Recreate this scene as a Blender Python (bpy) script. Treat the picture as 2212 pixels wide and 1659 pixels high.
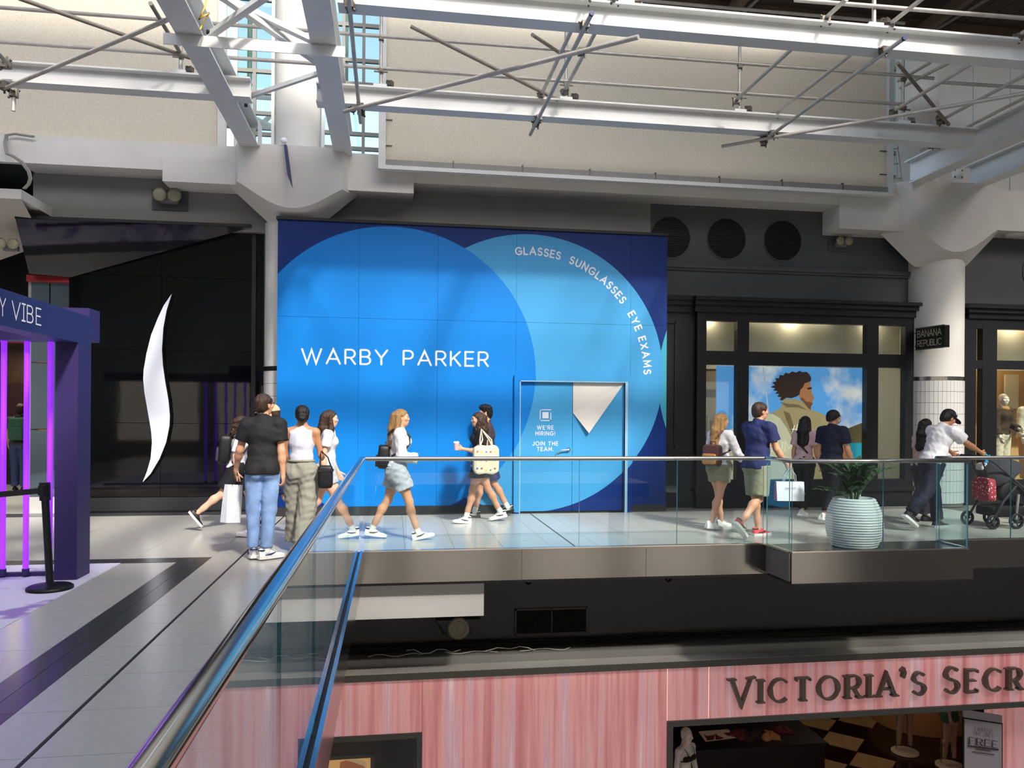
import bpy, bmesh, math, random
import numpy as np
from mathutils import Vector, Matrix
random.seed(7)
for _o in list(bpy.data.objects): bpy.data.objects.remove(_o, do_unlink=True)
scene = bpy.context.scene
C = scene.collection

# ------------------------------------------------------------------ camera
F, CX, CY, EYE = 1680.0, 1106.0, 895.0, 1.6
YAW, ROLL = math.radians(8.7), math.radians(0.4)
_fw = np.array([math.sin(YAW), math.cos(YAW), 0.0])
_r0 = np.array([math.cos(YAW), -math.sin(YAW), 0.0]); _u0 = np.array([0, 0, 1.0])
_rt = _r0*math.cos(ROLL) + _u0*math.sin(ROLL)
_up = _u0*math.cos(ROLL) - _r0*math.sin(ROLL)
_O = np.array([0, 0, EYE])
cam_d = bpy.data.cameras.new('camera')
cam = bpy.data.objects.new('camera', cam_d); C.objects.link(cam)
cam.matrix_world = Matrix(((_rt[0], _up[0], -_fw[0], 0), (_rt[1], _up[1], -_fw[1], 0), (_rt[2], _up[2], -_fw[2], EYE), (0, 0, 0, 1)))
cam_d.sensor_width = 36.0; cam_d.sensor_fit = 'HORIZONTAL'
cam_d.lens = F/2212*36.0
cam_d.shift_y = (CY - 829.5)/2212
cam_d.clip_start = 0.05; cam_d.clip_end = 200
scene.camera = cam

# ------------------------------------------------------------------ world, sun, exposure
w = bpy.data.worlds.new('sky'); scene.world = w; w.use_nodes = True
nt = w.node_tree; nt.nodes.clear()
sky = nt.nodes.new('ShaderNodeTexSky'); sky.sky_type = 'NISHITA'; sky.sun_disc = False
SUN = Vector((-0.36, 0.90, -0.84)).normalized()
sky.sun_elevation = math.asin(-SUN.z); sky.sun_rotation = math.atan2(-SUN.x, -SUN.y)
sky.air_density = 1.0; sky.dust_density = 2.6; sky.ozone_density = 1.0
bg = nt.nodes.new('ShaderNodeBackground'); bg.inputs[1].default_value = 0.46
ow = nt.nodes.new('ShaderNodeOutputWorld')
hs = nt.nodes.new('ShaderNodeHueSaturation'); hs.inputs['Saturation'].default_value = 0.72      # hazy city sky
nt.links.new(sky.outputs[0], hs.inputs['Color']); nt.links.new(hs.outputs[0], bg.inputs[0]); nt.links.new(bg.outputs[0], ow.inputs[0])
sl = bpy.data.lights.new('sun', 'SUN'); so = bpy.data.objects.new('sun', sl); C.objects.link(so)
so.rotation_euler = SUN.to_track_quat('-Z', 'Y').to_euler(); so.location = (3, -6, 14)
sl.energy = 4.9; sl.angle = math.radians(5.0); sl.color = (1.0, 0.94, 0.85)
vs = scene.view_settings
vs.view_transform = 'Standard'; vs.look = 'None'; vs.gamma = 1.0; vs.use_curve_mapping = False
vs.exposure = 0.0

# ------------------------------------------------------------------ pixel rays onto known planes of the place
def ray(x, y): return _fw + _rt*((x-CX)/F) + _up*((CY-y)/F)
def onY(x, y, Y): d = ray(x, y); return _O + d*(Y/d[1])
def onZ(x, y, Z=0.0): d = ray(x, y); return _O + d*((Z-EYE)/d[2])
def onX(x, y, X): d = ray(x, y); return _O + d*(X/d[0])

# ------------------------------------------------------------------ materials
def lin(c):
    if isinstance(c, str):
        c = [int(c[i:i+2], 16)/255 for i in (0, 2, 4)]
    return tuple((v/12.92 if v <= .04045 else ((v+.055)/1.055)**2.4) for v in c) + (1.0,)
M = {}
def mat(name, col, rough=.5, metal=0.0, spec=.5, var=0.0, vscale=6.0, bump=0.0, bscale=60.0, emit=None, es=0.0, trans=0.0, ior=1.45, coat=0.0, alpha=1.0, stretch=None):
    m = bpy.data.materials.new(name); m.use_nodes = True
    n = m.node_tree.nodes; l = m.node_tree.links; b = n['Principled BSDF']
    c = lin(col); b.inputs['Base Color'].default_value = c
    b.inputs['Roughness'].default_value = rough; b.inputs['Metallic'].default_value = metal
    b.inputs['Specular IOR Level'].default_value = spec; b.inputs['IOR'].default_value = ior
    b.inputs['Transmission Weight'].default_value = trans; b.inputs['Coat Weight'].default_value = coat
    if emit: b.inputs['Emission Color'].default_value = lin(emit); b.inputs['Emission Strength'].default_value = es
    if var or bump:
        tc = n.new('ShaderNodeTexCoord'); src = tc.outputs['Object']
        if stretch:
            mp = n.new('ShaderNodeMapping'); mp.inputs['Scale'].default_value = stretch
            l.new(src, mp.inputs[0]); src = mp.outputs[0]
    if var:
        t = n.new('ShaderNodeTexNoise'); t.inputs['Scale'].default_value = vscale; t.inputs['Detail'].default_value = 5
        l.new(src, t.inputs['Vector'])
        r = n.new('ShaderNodeMapRange'); r.inputs[1].default_value = .3; r.inputs[2].default_value = .7
        r.inputs[3].default_value = 1-var; r.inputs[4].default_value = 1+var
        l.new(t.outputs[0], r.inputs[0])
        mx = n.new('ShaderNodeVectorMath'); mx.operation = 'SCALE'; mx.inputs[0].default_value = c[:3]
        l.new(r.outputs[0], mx.inputs['Scale']); l.new(mx.outputs[0], b.inputs['Base Color'])
    if bump:
        t2 = n.new('ShaderNodeTexNoise'); t2.inputs['Scale'].default_value = bscale; t2.inputs['Detail'].default_value = 4
        l.new(src, t2.inputs['Vector'])
        bp = n.new('ShaderNodeBump'); bp.inputs['Strength'].default_value = bump; bp.inputs['Distance'].default_value = .01
        l.new(t2.outputs[0], bp.inputs['Height']); l.new(bp.outputs[0], b.inputs['Normal'])
    M[name] = m; return m
def glass_mat(name, tint=(.86, .94, .93, 1), rough=0.0):
    m = bpy.data.materials.new(name); m.use_nodes = True
    n = m.node_tree.nodes; l = m.node_tree.links; n.clear()
    o = n.new('ShaderNodeOutputMaterial'); mx = n.new('ShaderNodeMixShader')
    ge = n.new('ShaderNodeNewGeometry'); dt = n.new('ShaderNodeVectorMath'); dt.operation = 'DOT_PRODUCT'
    l.new(ge.outputs['Incoming'], dt.inputs[0]); l.new(ge.outputs['Normal'], dt.inputs[1])
    def mth(op, x, y=None):
        k = n.new('ShaderNodeMath'); k.operation = op
        for i, q in enumerate((x, y)):
            if q is None: continue
            if isinstance(q, (int, float)): k.inputs[i].default_value = q
            else: l.new(q, k.inputs[i])
        return k.outputs[0]
    fr = mth('ADD', mth('MULTIPLY', mth('POWER', mth('SUBTRACT', 1.0, mth('ABSOLUTE', dt.outputs['Value'])), 5.0), .95), .045)   # Schlick reflectance
    tr = n.new('ShaderNodeBsdfTransparent'); tr.inputs[0].default_value = tint
    gl = n.new('ShaderNodeBsdfGlossy'); gl.inputs['Roughness'].default_value = rough; gl.inputs[0].default_value = (.95, .97, 1, 1)
    l.new(fr, mx.inputs[0]); l.new(tr.outputs[0], mx.inputs[1]); l.new(gl.outputs[0], mx.inputs[2])
    l.new(mx.outputs[0], o.inputs[0]); M[name] = m; return m

# ------------------------------------------------------------------ mesh collecting helpers
def wloc(o):
    v = Vector((0, 0, 0))
    while o is not None: v += o.location; o = o.parent
    return v
class MB:
    def __init__(s): s.v = []; s.f = []; s.mi = []; s.sm = []
    def add(s, vs, fs, mi=0, sm=False):
        k = len(s.v); s.v.extend([tuple(map(float, p)) for p in vs])
        for f in fs: s.f.append(tuple(i+k for i in f)); s.mi.append(mi); s.sm.append(sm)
        return s
    def box(s, x0, x1, y0, y1, z0, z1, mi=0):
        v = [(x, y, z) for z in (z0, z1) for y in (y0, y1) for x in (x0, x1)]
        return s.add(v, [(0, 2, 3, 1), (4, 5, 7, 6), (0, 1, 5, 4), (2, 6, 7, 3), (0, 4, 6, 2), (1, 3, 7, 5)], mi)
    def cbox(s, x0, x1, y0, y1, z0, z1, c=.01, mi=0):          # box with chamfered vertical edges and top
        o = [(x0+c, y0), (x1-c, y0), (x1, y0+c), (x1, y1-c), (x1-c, y1), (x0+c, y1), (x0, y1-c), (x0, y0+c)]
        i = [(min(max(x, x0+c), x1-c), min(max(y, y0+c), y1-c)) for x, y in o]
        v = [(x, y, z0) for x, y in o] + [(x, y, z1-c) for x, y in o] + [(x, y, z1) for x, y in i]
        f = [tuple(range(7, -1, -1)), tuple(range(16, 24))]
        for k in range(8):
            n = (k+1) % 8; f += [(k, n, 8+n, 8+k), (8+k, 8+n, 16+n, 16+k)]
        return s.add(v, f, mi)
    def obox(s, a, b, w, h, upv=(0, 0, 1), mi=0):               # bar from a to b with width w, height h
        a = Vector(a); b = Vector(b); d = (b-a).normalized(); u = Vector(upv)
        sd = d.cross(u)
        if sd.length < 1e-4: sd = d.cross(Vector((1, 0, 0)))
        sd.normalize(); u = sd.cross(d).normalized()
        v = [p + sd*(sx*w/2) + u*(sz*h/2) for p in (a, b) for sz in (-1, 1) for sx in (-1, 1)]
        return s.add(v, [(0, 1, 3, 2), (4, 6, 7, 5), (0, 4, 5, 1), (2, 3, 7, 6), (0, 2, 6, 4), (1, 5, 7, 3)], mi)
    def prism(s, poly, fn, d0, d1, mi=0):                      # poly (u,v) extruded between depth d0,d1, fn(u,v,d)->xyz
        n = len(poly)
        v = [fn(u, w_, d0) for u, w_ in poly] + [fn(u, w_, d1) for u, w_ in poly]
        f = [tuple(range(n)), tuple(range(2*n-1, n-1, -1))]
        for k in range(n): f.append((k, n+k, n+(k+1) % n, (k+1) % n))
        return s.add(v, f, mi)
    def tube(s, pts, r, n=10, mi=0, cap=True):
        pts = [Vector(p) for p in pts]; rs = r if isinstance(r, (list, tuple)) else [r]*len(pts)
        rings = []; ref = None
        for i, p in enumerate(pts):
            d = (pts[min(i+1, len(pts)-1)] - pts[max(i-1, 0)])
            d = d.normalized() if d.length > 1e-9 else Vector((0, 0, 1))
            if ref is None:
                ref = d.cross(Vector((0, 0, 1)))
                if ref.length < .05: ref = d.cross(Vector((1, 0, 0)))
            ref = (ref - d*ref.dot(d)).normalized(); bn = d.cross(ref)
            rings.append([p + (ref*math.cos(2*math.pi*k/n) + bn*math.sin(2*math.pi*k/n))*rs[i] for k in range(n)])
        v = [q for R in rings for q in R]; f = []
        for i in range(len(rings)-1):
            for k in range(n):
                m = (k+1) % n; f.append((i*n+k, i*n+m, (i+1)*n+m, (i+1)*n+k))
        s.add(v, f, mi, True)
        if cap:
            s.add(rings[0], [tuple(range(n-1, -1, -1))], mi); s.add(rings[-1], [tuple(range(n))], mi)
        return s
    def lathe(s, prof, cen, n=24, mi=0, cap=True, sm=True, axis='z'):
        v = []; f = []; cx, cy, cz = cen
        for r, z in prof:
            for k in range(n):
                a = 2*math.pi*k/n
                if axis == 'z': v.append((cx+r*math.cos(a), cy+r*math.sin(a), cz+z))
                elif axis == 'y': v.append((cx+r*math.cos(a), cy+z, cz+r*math.sin(a)))
                else: v.append((cx+z, cy+r*math.cos(a), cz+r*math.sin(a)))
        for i in range(len(prof)-1):
            for k in range(n):
                m = (k+1) % n; f.append((i*n+k, i*n+m, (i+1)*n+m, (i+1)*n+k))
        s.add(v, f, mi, sm)
        if cap:
            s.add(v[:n], [tuple(range(n-1, -1, -1))], mi); s.add(v[-n:], [tuple(range(n))], mi)
        return s
    def build(s, name, mats, parent=None, fix=True):
        me = bpy.data.meshes.new(name); off = wloc(parent) if parent else Vector((0, 0, 0))
        me.from_pydata([(x-off.x, y-off.y, z-off.z) for x, y, z in s.v], [], s.f)
        for m in (mats if isinstance(mats, (list, tuple)) else [mats]): me.materials.append(M[m] if isinstance(m, str) else m)
        me.polygons.foreach_set('material_index', s.mi); me.polygons.foreach_set('use_smooth', s.sm)
        if fix:
            bm = bmesh.new(); bm.from_mesh(me); bmesh.ops.recalc_face_normals(bm, faces=bm.faces[:]); bm.to_mesh(me); bm.free()
        me.update()
        o = bpy.data.objects.new(name, me); C.objects.link(o)
        if parent: o.parent = parent
        return o
def tag(o, label=None, cat=None, group=None, kind=None):
    if label: o['label'] = label
    if cat: o['category'] = cat
    if group: o['group'] = group
    if kind: o['kind'] = kind
    return o
def thing(name, label, cat, loc=(0, 0, 0), group=None, kind=None):
    o = bpy.data.objects.new(name, None); C.objects.link(o); o.location = loc; o.empty_display_size = .1
    return tag(o, label, cat, group, kind)
def struct(name, label=None, cat=None, loc=(0, 0, 0)):
    return thing(name, label, cat, loc, kind='structure')
def B(name, m, parent, x0, x1, y0, y1, z0, z1): return MB().box(x0, x1, y0, y1, z0, z1).build(name, m, parent, fix=False)
def inst(src, name, parent, dloc):                              # sharing mesh data
    o = bpy.data.objects.new(name, src.data); C.objects.link(o); o.parent = parent; o.location = dloc; return o

# ------------------------------------------------------------------ lettering: stroke alphabet in a unit-height box
def arc(cx, cy, rx, ry, a0, a1, n=14):
    return [(cx+rx*math.cos(math.radians(a0+(a1-a0)*i/n)), cy+ry*math.sin(math.radians(a0+(a1-a0)*i/n))) for i in range(n+1)]
GL = {
 'A': (.84, [[(0, 0), (.42, 1), (.84, 0)], [(.16, .33), (.68, .33)]]),
 'B': (.62, [[(0, 0), (0, 1)], [(0, 1), (.32, 1)]+arc(.34, .76, .24, .24, 90, -90)+[(0, .52)], [(.3, .52)]+arc(.34, .26, .28, .26, 90, -90)+[(0, 0)]]),
 'C': (.8, [arc(.46, .5, .46, .5, 45, 315, 22)]),
'D': (.72, [[(0, 0), (0, 1)], [(0, 1), (.28, 1)]+arc(.28, .5, .44, .5, 90, -90, 14)+[(0, 0)]]),
 'E': (.54, [[(.54, 1), (0, 1), (0, 0), (.54, 0)], [(0, .52), (.47, .52)]]),
 'F': (.52, [[(.52, 1), (0, 1), (0, 0)], [(0, .5), (.45, .5)]]),
 'G': (.86, [arc(.46, .5, .46, .5, 45, 330, 22)+[(.86, .46), (.5, .46)]]),
 'H': (.66, [[(0, 0), (0, 1)], [(.66, 0), (.66, 1)], [(0, .52), (.66, .52)]]),
 'I': (.02, [[(.01, 0), (.01, 1)]]),
 'J': (.45, [[(.45, 1), (.45, .25)]+arc(.22, .23, .23, .23, 0, -160)]),
 'K': (.62, [[(0, 0), (0, 1)], [(.6, 1), (0, .38)], [(.2, .56), (.62, 0)]]),
 'L': (.5, [[(0, 1), (0, 0), (.5, 0)]]),
 'M': (.86, [[(0, 0), (.06, 1), (.43, .25), (.8, 1), (.86, 0)]]),
 'N': (.7, [[(0, 0), (0, 1), (.7, 0), (.7, 1)]]),
 'O': (.96, [arc(.48, .5, .48, .5, 0, 360, 28)]),
 'P': (.6, [[(0, 0), (0, 1)], [(0, 1), (.32, 1)]+arc(.34, .72, .26, .28, 90, -90)+[(0, .44)]]),
 'R': (.62, [[(0, 0), (0, 1)], [(0, 1), (.32, 1)]+arc(.34, .72, .26, .28, 90, -90)+[(0, .44)], [(.32, .44), (.62, 0)]]),
 'S': (.56, [arc(.28, .75, .26, .25, 30, 180, 9)+arc(.28, .74, .26, .24, 180, 270, 6)[1:]+arc(.28, .26, .28, .26, 90, -150, 12)]),
 'T': (.66, [[(0, 1), (.66, 1)], [(.33, 1), (.33, 0)]]),
 'U': (.66, [[(0, 1), (0, .33)]+arc(.33, .33, .33, .33, 180, 360)+[(.66, 1)]]),
 'V': (.8, [[(0, 1), (.4, 0), (.8, 1)]]),
 'W': (1.2, [[(0, 1), (.32, 0), (.6, .95), (.88, 0), (1.2, 1)]]),
 'X': (.68, [[(0, 0), (.68, 1)], [(0, 1), (.68, 0)]]),
 'Y': (.74, [[(0, 1), (.37, .46), (.74, 1)], [(.37, .46), (.37, 0)]]),
 "'": (.05, [[(.03, 1), (.02, .76)]]), '!': (.06, [[(.03, 1), (.03, .34)], [(.03, .06), (.03, .0)]]), '.': (.06, [[(.03, .04), (.03, 0)]]),
}
def stroke(mb, pts, wf, fn, t=0.0, mi=0, capn=6, lift=0.0, flat=False):
    """one continuous ribbon of width wf(direction) along pts (u,v) with round ends; fn(u,v,d)->xyz; t = thickness towards the viewer (0: flat print)"""
    P_ = [pts[0]]
    for p in pts[1:]:
        if math.hypot(p[0]-P_[-1][0], p[1]-P_[-1][1]) > 1e-5: P_.append(p)
    n = len(P_)
    if n < 2: return
    closed = math.hypot(P_[0][0]-P_[-1][0], P_[0][1]-P_[-1][1]) < 1e-4
    D = []
    for a, b in zip(P_[:-1], P_[1:]):
        L = math.hypot(b[0]-a[0], b[1]-a[1]); D.append(((b[0]-a[0])/L, (b[1]-a[1])/L))
    Lf, Rt = [], []
    for i, p in enumerate(P_):
        d0 = D[i-1] if i > 0 else (D[-1] if closed else D[0]); d1 = D[i] if i < n-1 else (D[0] if closed else D[-1])
        w0, w1 = wf(*d0)/2, wf(*d1)/2
        nx, ny = -(d0[1]+d1[1]), d0[0]+d1[0]; L = math.hypot(nx, ny) or 1e-6; nx, ny = nx/L, ny/L
        c = max(nx*-d1[1]+ny*d1[0], .34); k = (w0+w1)/2/c
        Lf.append((p[0]+nx*k, p[1]+ny*k)); Rt.append((p[0]-nx*k, p[1]-ny*k))
    A, Z = [], []
    if not closed and not flat:
        for (lst, q, d, sg) in ((A, P_[0], D[0], -1), (Z, P_[-1], D[-1], 1)):
            w_ = wf(*d)/2
            for k in range(1, capn):
                an = math.pi*k/capn; sx, cx_ = math.sin(an), math.cos(an)
                lst.append((q[0]+sg*d[0]*w_*sx+(-d[1])*w_*cx_*sg*-1, q[1]+sg*d[1]*w_*sx+d[0]*w_*cx_*sg*-1))
    pts2 = Lf+Rt; f = [(i, i+1, n+i+1, n+i) for i in range(n-1)]
    if A:
        k = len(pts2); pts2 = pts2+A; f.append((0, n)+tuple(range(k+len(A)-1, k-1, -1)) if False else (n, 0)+tuple(range(k+len(A)-1, k-1, -1)))
        k = len(pts2); pts2 = pts2+Z; f.append((n-1, 2*n-1)+tuple(range(k, k+len(Z))))
    if not t:
        mb.add([fn(u, v, lift) for u, v in pts2], f, mi); return
    m = len(pts2)
    mb.add([fn(u, v, lift) for u, v in pts2]+[fn(u, v, t+lift) for u, v in pts2], [tuple(i+m for i in q) for q in f], mi)
    ring = list(range(n-1, -1, -1)) + (list(range(2*n+len(A)-1, 2*n-1, -1)) if A else []) + list(range(n, 2*n)) + (list(range(2*n+len(A), 2*n+len(A)+len(Z))) if Z else [])
    if closed:
        for R in (list(range(n)), list(range(n, 2*n))): mb.add([fn(*pts2[i], lift) for i in R]+[fn(*pts2[i], t+lift) for i in R], [(i, i+1, len(R)+i+1, len(R)+i) for i in range(len(R)-1)], mi)
    else:
        R = [q for q in range(n)]
        for R in (list(range(n)), list(range(n, 2*n)), [n-1]+[2*n+len(A)+i for i in range(len(Z))][::-1]+[2*n-1], [0]+[2*n+i for i in range(len(A))]+[n]):
            mb.add([fn(*pts2[i], lift) for i in R]+[fn(*pts2[i], t+lift) for i in R], [(i, i+1, len(R)+i+1, len(R)+i) for i in range(len(R)-1)], mi)
def text_width(s, gap, space): return sum((space if c == ' ' else GL[c][0]+gap) for c in s) - gap
def write(s, fn, m, parent, wd=.12, gap=.3, space=.6, t=0.0, u0=0.0, name='letter'):
    u = u0
    for c in s:
        if c == ' ': u += space; continue
        wid, strokes = GL[c]; mb = MB()
        for j, st in enumerate(strokes): stroke(mb, [(u+a, b) for a, b in st], lambda dx, dy: wd, fn, t, lift=.0004*j)
        mb.build(name, m, parent, fix=bool(t)); u += wid+gap
    return u-gap
def flat_fn(o, right, upv, nrm, sz):
    o, right, upv, nrm = Vector(o), Vector(right), Vector(upv), Vector(nrm)
    return lambda u, v, d: o + right*(u*sz) + upv*(v*sz) + nrm*d
def poly_flat(name, pts, m, parent):                            # thin flat printed shape, pts are xyz
    return MB().add(pts, [tuple(range(len(pts)))]).build(name, m, parent, fix=False)
# ================================================================== materials
mat('concrete_white', 'cfcdc8', .55, var=.05, vscale=1.5, bump=.05, bscale=30)
mat('wall_grey', '807f7c', .6, var=.04, vscale=2)
mat('wall_charcoal', '4c4e50', .6, var=.05, vscale=2)
mat('floor_tile', 'c0bdb6', .22, var=.05, vscale=18, spec=.5)
mat('floor_tile_dark', '48484a', .22, var=.06, vscale=14)
mat('grout', '6c6964', .8)
mat('joint_dark', '242428', .6)
mat('steel_brushed', '8c8a88', .16, metal=1.0, bump=.10, bscale=1.6, stretch=(1, 1, .15))
mat('steel_polished', 'c8c4be', .16, metal=1.0)
mat('steel_white', 'd0d1d0', .38, var=.04, vscale=3)
mat('tube_galv', 'b6b1aa', .42, metal=.35, var=.12, vscale=9)
mat('tube_dark', '7c756c', .5, metal=.3, var=.12, vscale=9)
mat('clamp', '6b645c', .5, metal=.6, var=.2, vscale=30)
mat('clamp_white', 'd8dadc', .4)
mat('bolt', '1e1e20', .5, metal=.4)
mat('black_gloss', '060708', .04, spec=.6, bump=.10, bscale=1.7, stretch=(1, 1, .35))
mat('black_satin', '101113', .4)
mat('dark_plinth', '2c2e30', .35)
mat('black_frame', '101216', .38, var=.05)
mat('black_deep', '050506', .7)
mat('white_sign', 'e8ecf6', .35, emit='dfe6f5', es=.10)
mat('purple_paint', '30235a', .5)
mat('purple_blue', '27295e', .5)
mat('white_letter', 'eaeaf2', .5)
mat('pink_letter', 'd9dbe4', .5)
mat('tube_purple', '9a3cff', .3, emit='7a22f0', es=1.5)
mat('stanchion_black', '0c0c0e', .35)
mat('belt', '101012', .7)
mat('red_paint', '8a1518', .45)
mat('tile_white', 'c9c8c6', .25)
mat('trim_black', '0b0b0d', .35)
mat('grey_cornice', '888883', .5, var=.06, vscale=3)
mat('cornice_top', 'bcb9b2', .5, var=.08, vscale=3)
mat('vs_frame', '55544e', .4, metal=.3)
mat('vs_letter', '6a6256', .4, metal=.35)
mat('store_black', '0b090b', .5)
mat('cable', '0c0d14', .6)
mat('cable_white', 'b8b6b0', .6)
mat('lens', 'c9c7c0', .15, metal=.6)
mat('sensor_cream', '8f8b74', .4)
mat('wood_deck', '3a3028', .8, var=.25, vscale=4, stretch=(1, 8, 8))
mat('deck_beam', '5c4c3c', .7, var=.2, vscale=5)
mat('cream_wall', 'b9b29c', .6, var=.03, vscale=3)
mat('tan_wall', 'b08f5e', .6)
mat('brown_wood', '4a3222', .5, var=.15, vscale=6)
mat('soffit', 'b8b3aa', .7)
mat('rope_yellow', 'd9b93a', .6)
glass_mat('glass_rail', (.90, .955, .955, 1))
glass_mat('glass_clear', (.93, .96, .94, 1))
glass_mat('glass_green', (.75, .88, .84, 1))
mat('glass_edge', '4f8f96', .15, spec=.6)

# ================================================================== floor: bridge, walkway, tiles
RX, RY = -0.38, 9.12              # rail planes: bridge edge (X), walkway edge (Y)
HY = 12.40                        # hoarding face
TX = [2.2-.295-.585*k for k in range(-60, 60)]
def cuts(a, b, base, step):
    r = [a]; k = math.ceil((a+1e-6-base)/step)
    while base+step*k < b-1e-6:
        if base+step*k > a+.12 and base+step*k < b-.12: r.append(base+step*k)
        k += 1
    return r+[b]
fl = struct('floor', 'pale grey stone tiled walkway floor with dark inlaid stripes', 'floor')
slab = MB()
slab.box(-9.0, 16, RY, 19.5, -.34, -.012)
slab.box(-9.0, RX, -3, RY, -.34, -.012)
slab.box(4.60, 6.98, 8.52, RY, -.34, -.012)
slab.box(RX, 6, -3, .55, -.34, -.012)
slab.build('slab', 'grout', fl)
tiles = {}
def tile(x0, x1, y0, y1, m='floor_tile', g=.004):
    key = (round(x1-x0, 3), round(y1-y0, 3), m)
    if key not in tiles:
        a, b = (x1-x0)/2-g/2, (y1-y0)/2-g/2
        o = MB().box(-a, a, -b, b, -.012, 0).build('tile', m, None, fix=False); o.parent = fl; tiles[key] = o
    else:
        o = inst(tiles[key], 'tile', fl, (0, 0, 0))
    o.location = ((x0+x1)/2, (y0+y1)/2, 0)
JX = [-1.655, 2.2]
def fill(x0, x1, y0, y1, m='floor_tile', by=9.14, sx=.585, sy=.585, bx=2.2-.295):
    xs = cuts(x0, x1, bx, sx); ys = cuts(y0, y1, by, sy)
    for a, b in zip(xs[:-1], xs[1:]):
        for c, d in zip(ys[:-1], ys[1:]): tile(a, b, c, d, m)
S0, S1 = -2.27, -1.965            # dark stripe along the bridge
# walkway between rail and shops
fill(-1.645, 2.19, RY+.02, HY-.03); fill(2.21, 9.6, RY+.02, HY-.03, bx=2.21+.28)
fill(-1.645, -.40, 2.6, RY+.02)                                # bridge, rail side
fill(S1, -1.665, 2.6, RY+.02, sx=9, bx=90)
fill(S0, (S0+S1)/2, 2.6, 9.0, 'floor_tile_dark', sx=9, sy=1.17, bx=90); fill((S0+S1)/2, S1, 2.6, 9.0, 'floor_tile_dark', sx=9, sy=1.17, bx=90)
fill(-2.86, S0, 2.6, 8.72, sx=9, sy=1.17, bx=90)
fill(-7.9, S0, 8.74, 9.0, 'floor_tile_dark', sx=1.17, sy=.9)   # cross stripe
fill(-7.9, S1, 9.02, 12.68, sx=1.17, sy=1.22); fill(S1, -1.665, 9.14, 12.68, sx=9, sy=1.22, bx=90)
fill(-7.9, -1.9, 12.70, 13.12, 'floor_tile_dark', sx=.585, sy=.9)
MB().box(-1.663, -1.647, -1, 12.4, -.011, .0005).box(2.192, 2.208, RY+.02, HY-.03, -.011, .0005).build('expansion_joint', 'joint_dark', fl)
MB().box(4.62, 6.95, 8.54, RY+.015, -.012, .0).build('dark_bay_slab', 'floor_tile_dark', fl)
# beyond the shops on the left
fill(-9, -4.9, 13.14, 18.5, 'floor_tile', sx=2.34, sy=2.34)
# floor under the photographer's corner (out of frame)
B('near_floor', 'floor_tile', fl, -9, RX-.02, -3, 2.58, -.012, 0); B('near_floor', 'floor_tile', fl, RX, 6, -3, .53, -.012, 0)
B('far_floor', 'floor_tile', fl, -9, -2.88, 2.6, 8.72, -.012, -.004)

# ================================================================== fascia (brushed steel edge of the walkway)
tr = struct('trim_1', 'brushed steel fascia along the walkway edge', 'fascia')
xs = [RX, 1.52, 3.05, 4.60]
for a, b in zip(xs[:-1], xs[1:]): B('fascia_panel', 'steel_brushed', tr, a+.002, b-.002, RY-.03, RY+.02, -.36, 0)
MB().add([(4.60, RY-.03, 0), (4.62, 8.49, 0), (4.62, 8.49, -.36), (4.60, RY-.03, -.36), (4.66, RY-.03, 0), (4.66, 8.53, 0), (4.66, 8.53, -.36), (4.66, RY-.03, -.36)],
         [(0, 1, 2, 3), (4, 5, 6, 7), (0, 1, 5, 4), (3, 2, 6, 7)]).build('fascia_panel', 'steel_brushed', tr)
B('fascia_panel', 'steel_brushed', tr, 4.62, 6.98, 8.49, 8.53, -.36, 0)
B('fascia_panel', 'steel_brushed', tr, 6.96, 7.0, 8.53, RY, -.36, 0)
B('fascia_panel', 'steel_brushed', tr, 7.0, 12, RY-.03, RY+.02, -.36, 0)
B('fascia_panel', 'steel_brushed', tr, RX, RX+.04, .6, RY-.03, -.36, 0)
MB().box(RX, 12, RY+.02, HY+3, -.40, -.345).box(4.66, 6.95, 8.54, RY+.02, -.40, -.345).box(-9, RX, .6, RY+5, -.40, -.345).build('soffit', 'wall_charcoal', tr)

# ================================================================== railings
def railing(name, label, segs, hand, shoe_w=.05, hr=.026):
    """segs: list of (p0,p1) glass runs cut into panes [(a,b)], hand: handrail polyline"""
    t = thing(name, label, 'railing', (segs[0][0][0], segs[0][0][1], 0))
    for a, b in segs:
        a = Vector(a); b = Vector(b); d = (b-a).normalized(); n = Vector((-d.y, d.x, 0))*.007
        g = .003
        p, q = a+d*g, b-d*g
        zb, zt = .01, 1.05
        v = [p+n, q+n, q-n, p-n]
        mb = MB().add([(x.x, x.y, z) for z in (zb, zt) for x in v], [(0, 1, 5, 4), (2, 3, 7, 6)], 0)
        mb.add([(x.x, x.y, z) for z in (zb, zt) for x in v], [(1, 2, 6, 5), (3, 0, 4, 7), (4, 5, 6, 7)], 1)
        mb.build('glass_pane', ['glass_rail', 'glass_edge'], t)
        if shoe_w > .06:
            sd_ = Vector((-d.y, d.x, 0))
            for q in (-1, 1): MB().obox(a+sd_*q*.034+Vector((0, 0, .008)), b+sd_*q*.034+Vector((0, 0, .008)), .026, .026).build('base_channel', 'steel_polished', t)
            MB().obox(a+Vector((0, 0, .003)), b+Vector((0, 0, .003)), .042, .006).build('channel_gasket', 'joint_dark', t)
        else: MB().obox(a+Vector((0, 0, .006)), b+Vector((0, 0, .006)), shoe_w, .022).build('base_channel', 'steel_polished', t)
    h = MB(); h.tube(hand, hr, 20); h.build('handrail', 'steel_polished', t)
    return t
HZ = 1.075
ys = [9.08, 6.93, 5.28, 3.95, 2.75, 1.2]
railing('glass_railing', 'long glass railing with polished steel handrail along the bridge beside the grey floor',
        [((RX, a, 0), (RX, b, 0)) for a, b in zip(ys[:-1], ys[1:])], [(RX+.032, 9.10, HZ), (RX+.032, 1.0, HZ), (RX+.032, .62, HZ)], .09, .031)
xs = [-.32, .97, 2.22, 3.45, 4.58]
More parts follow.
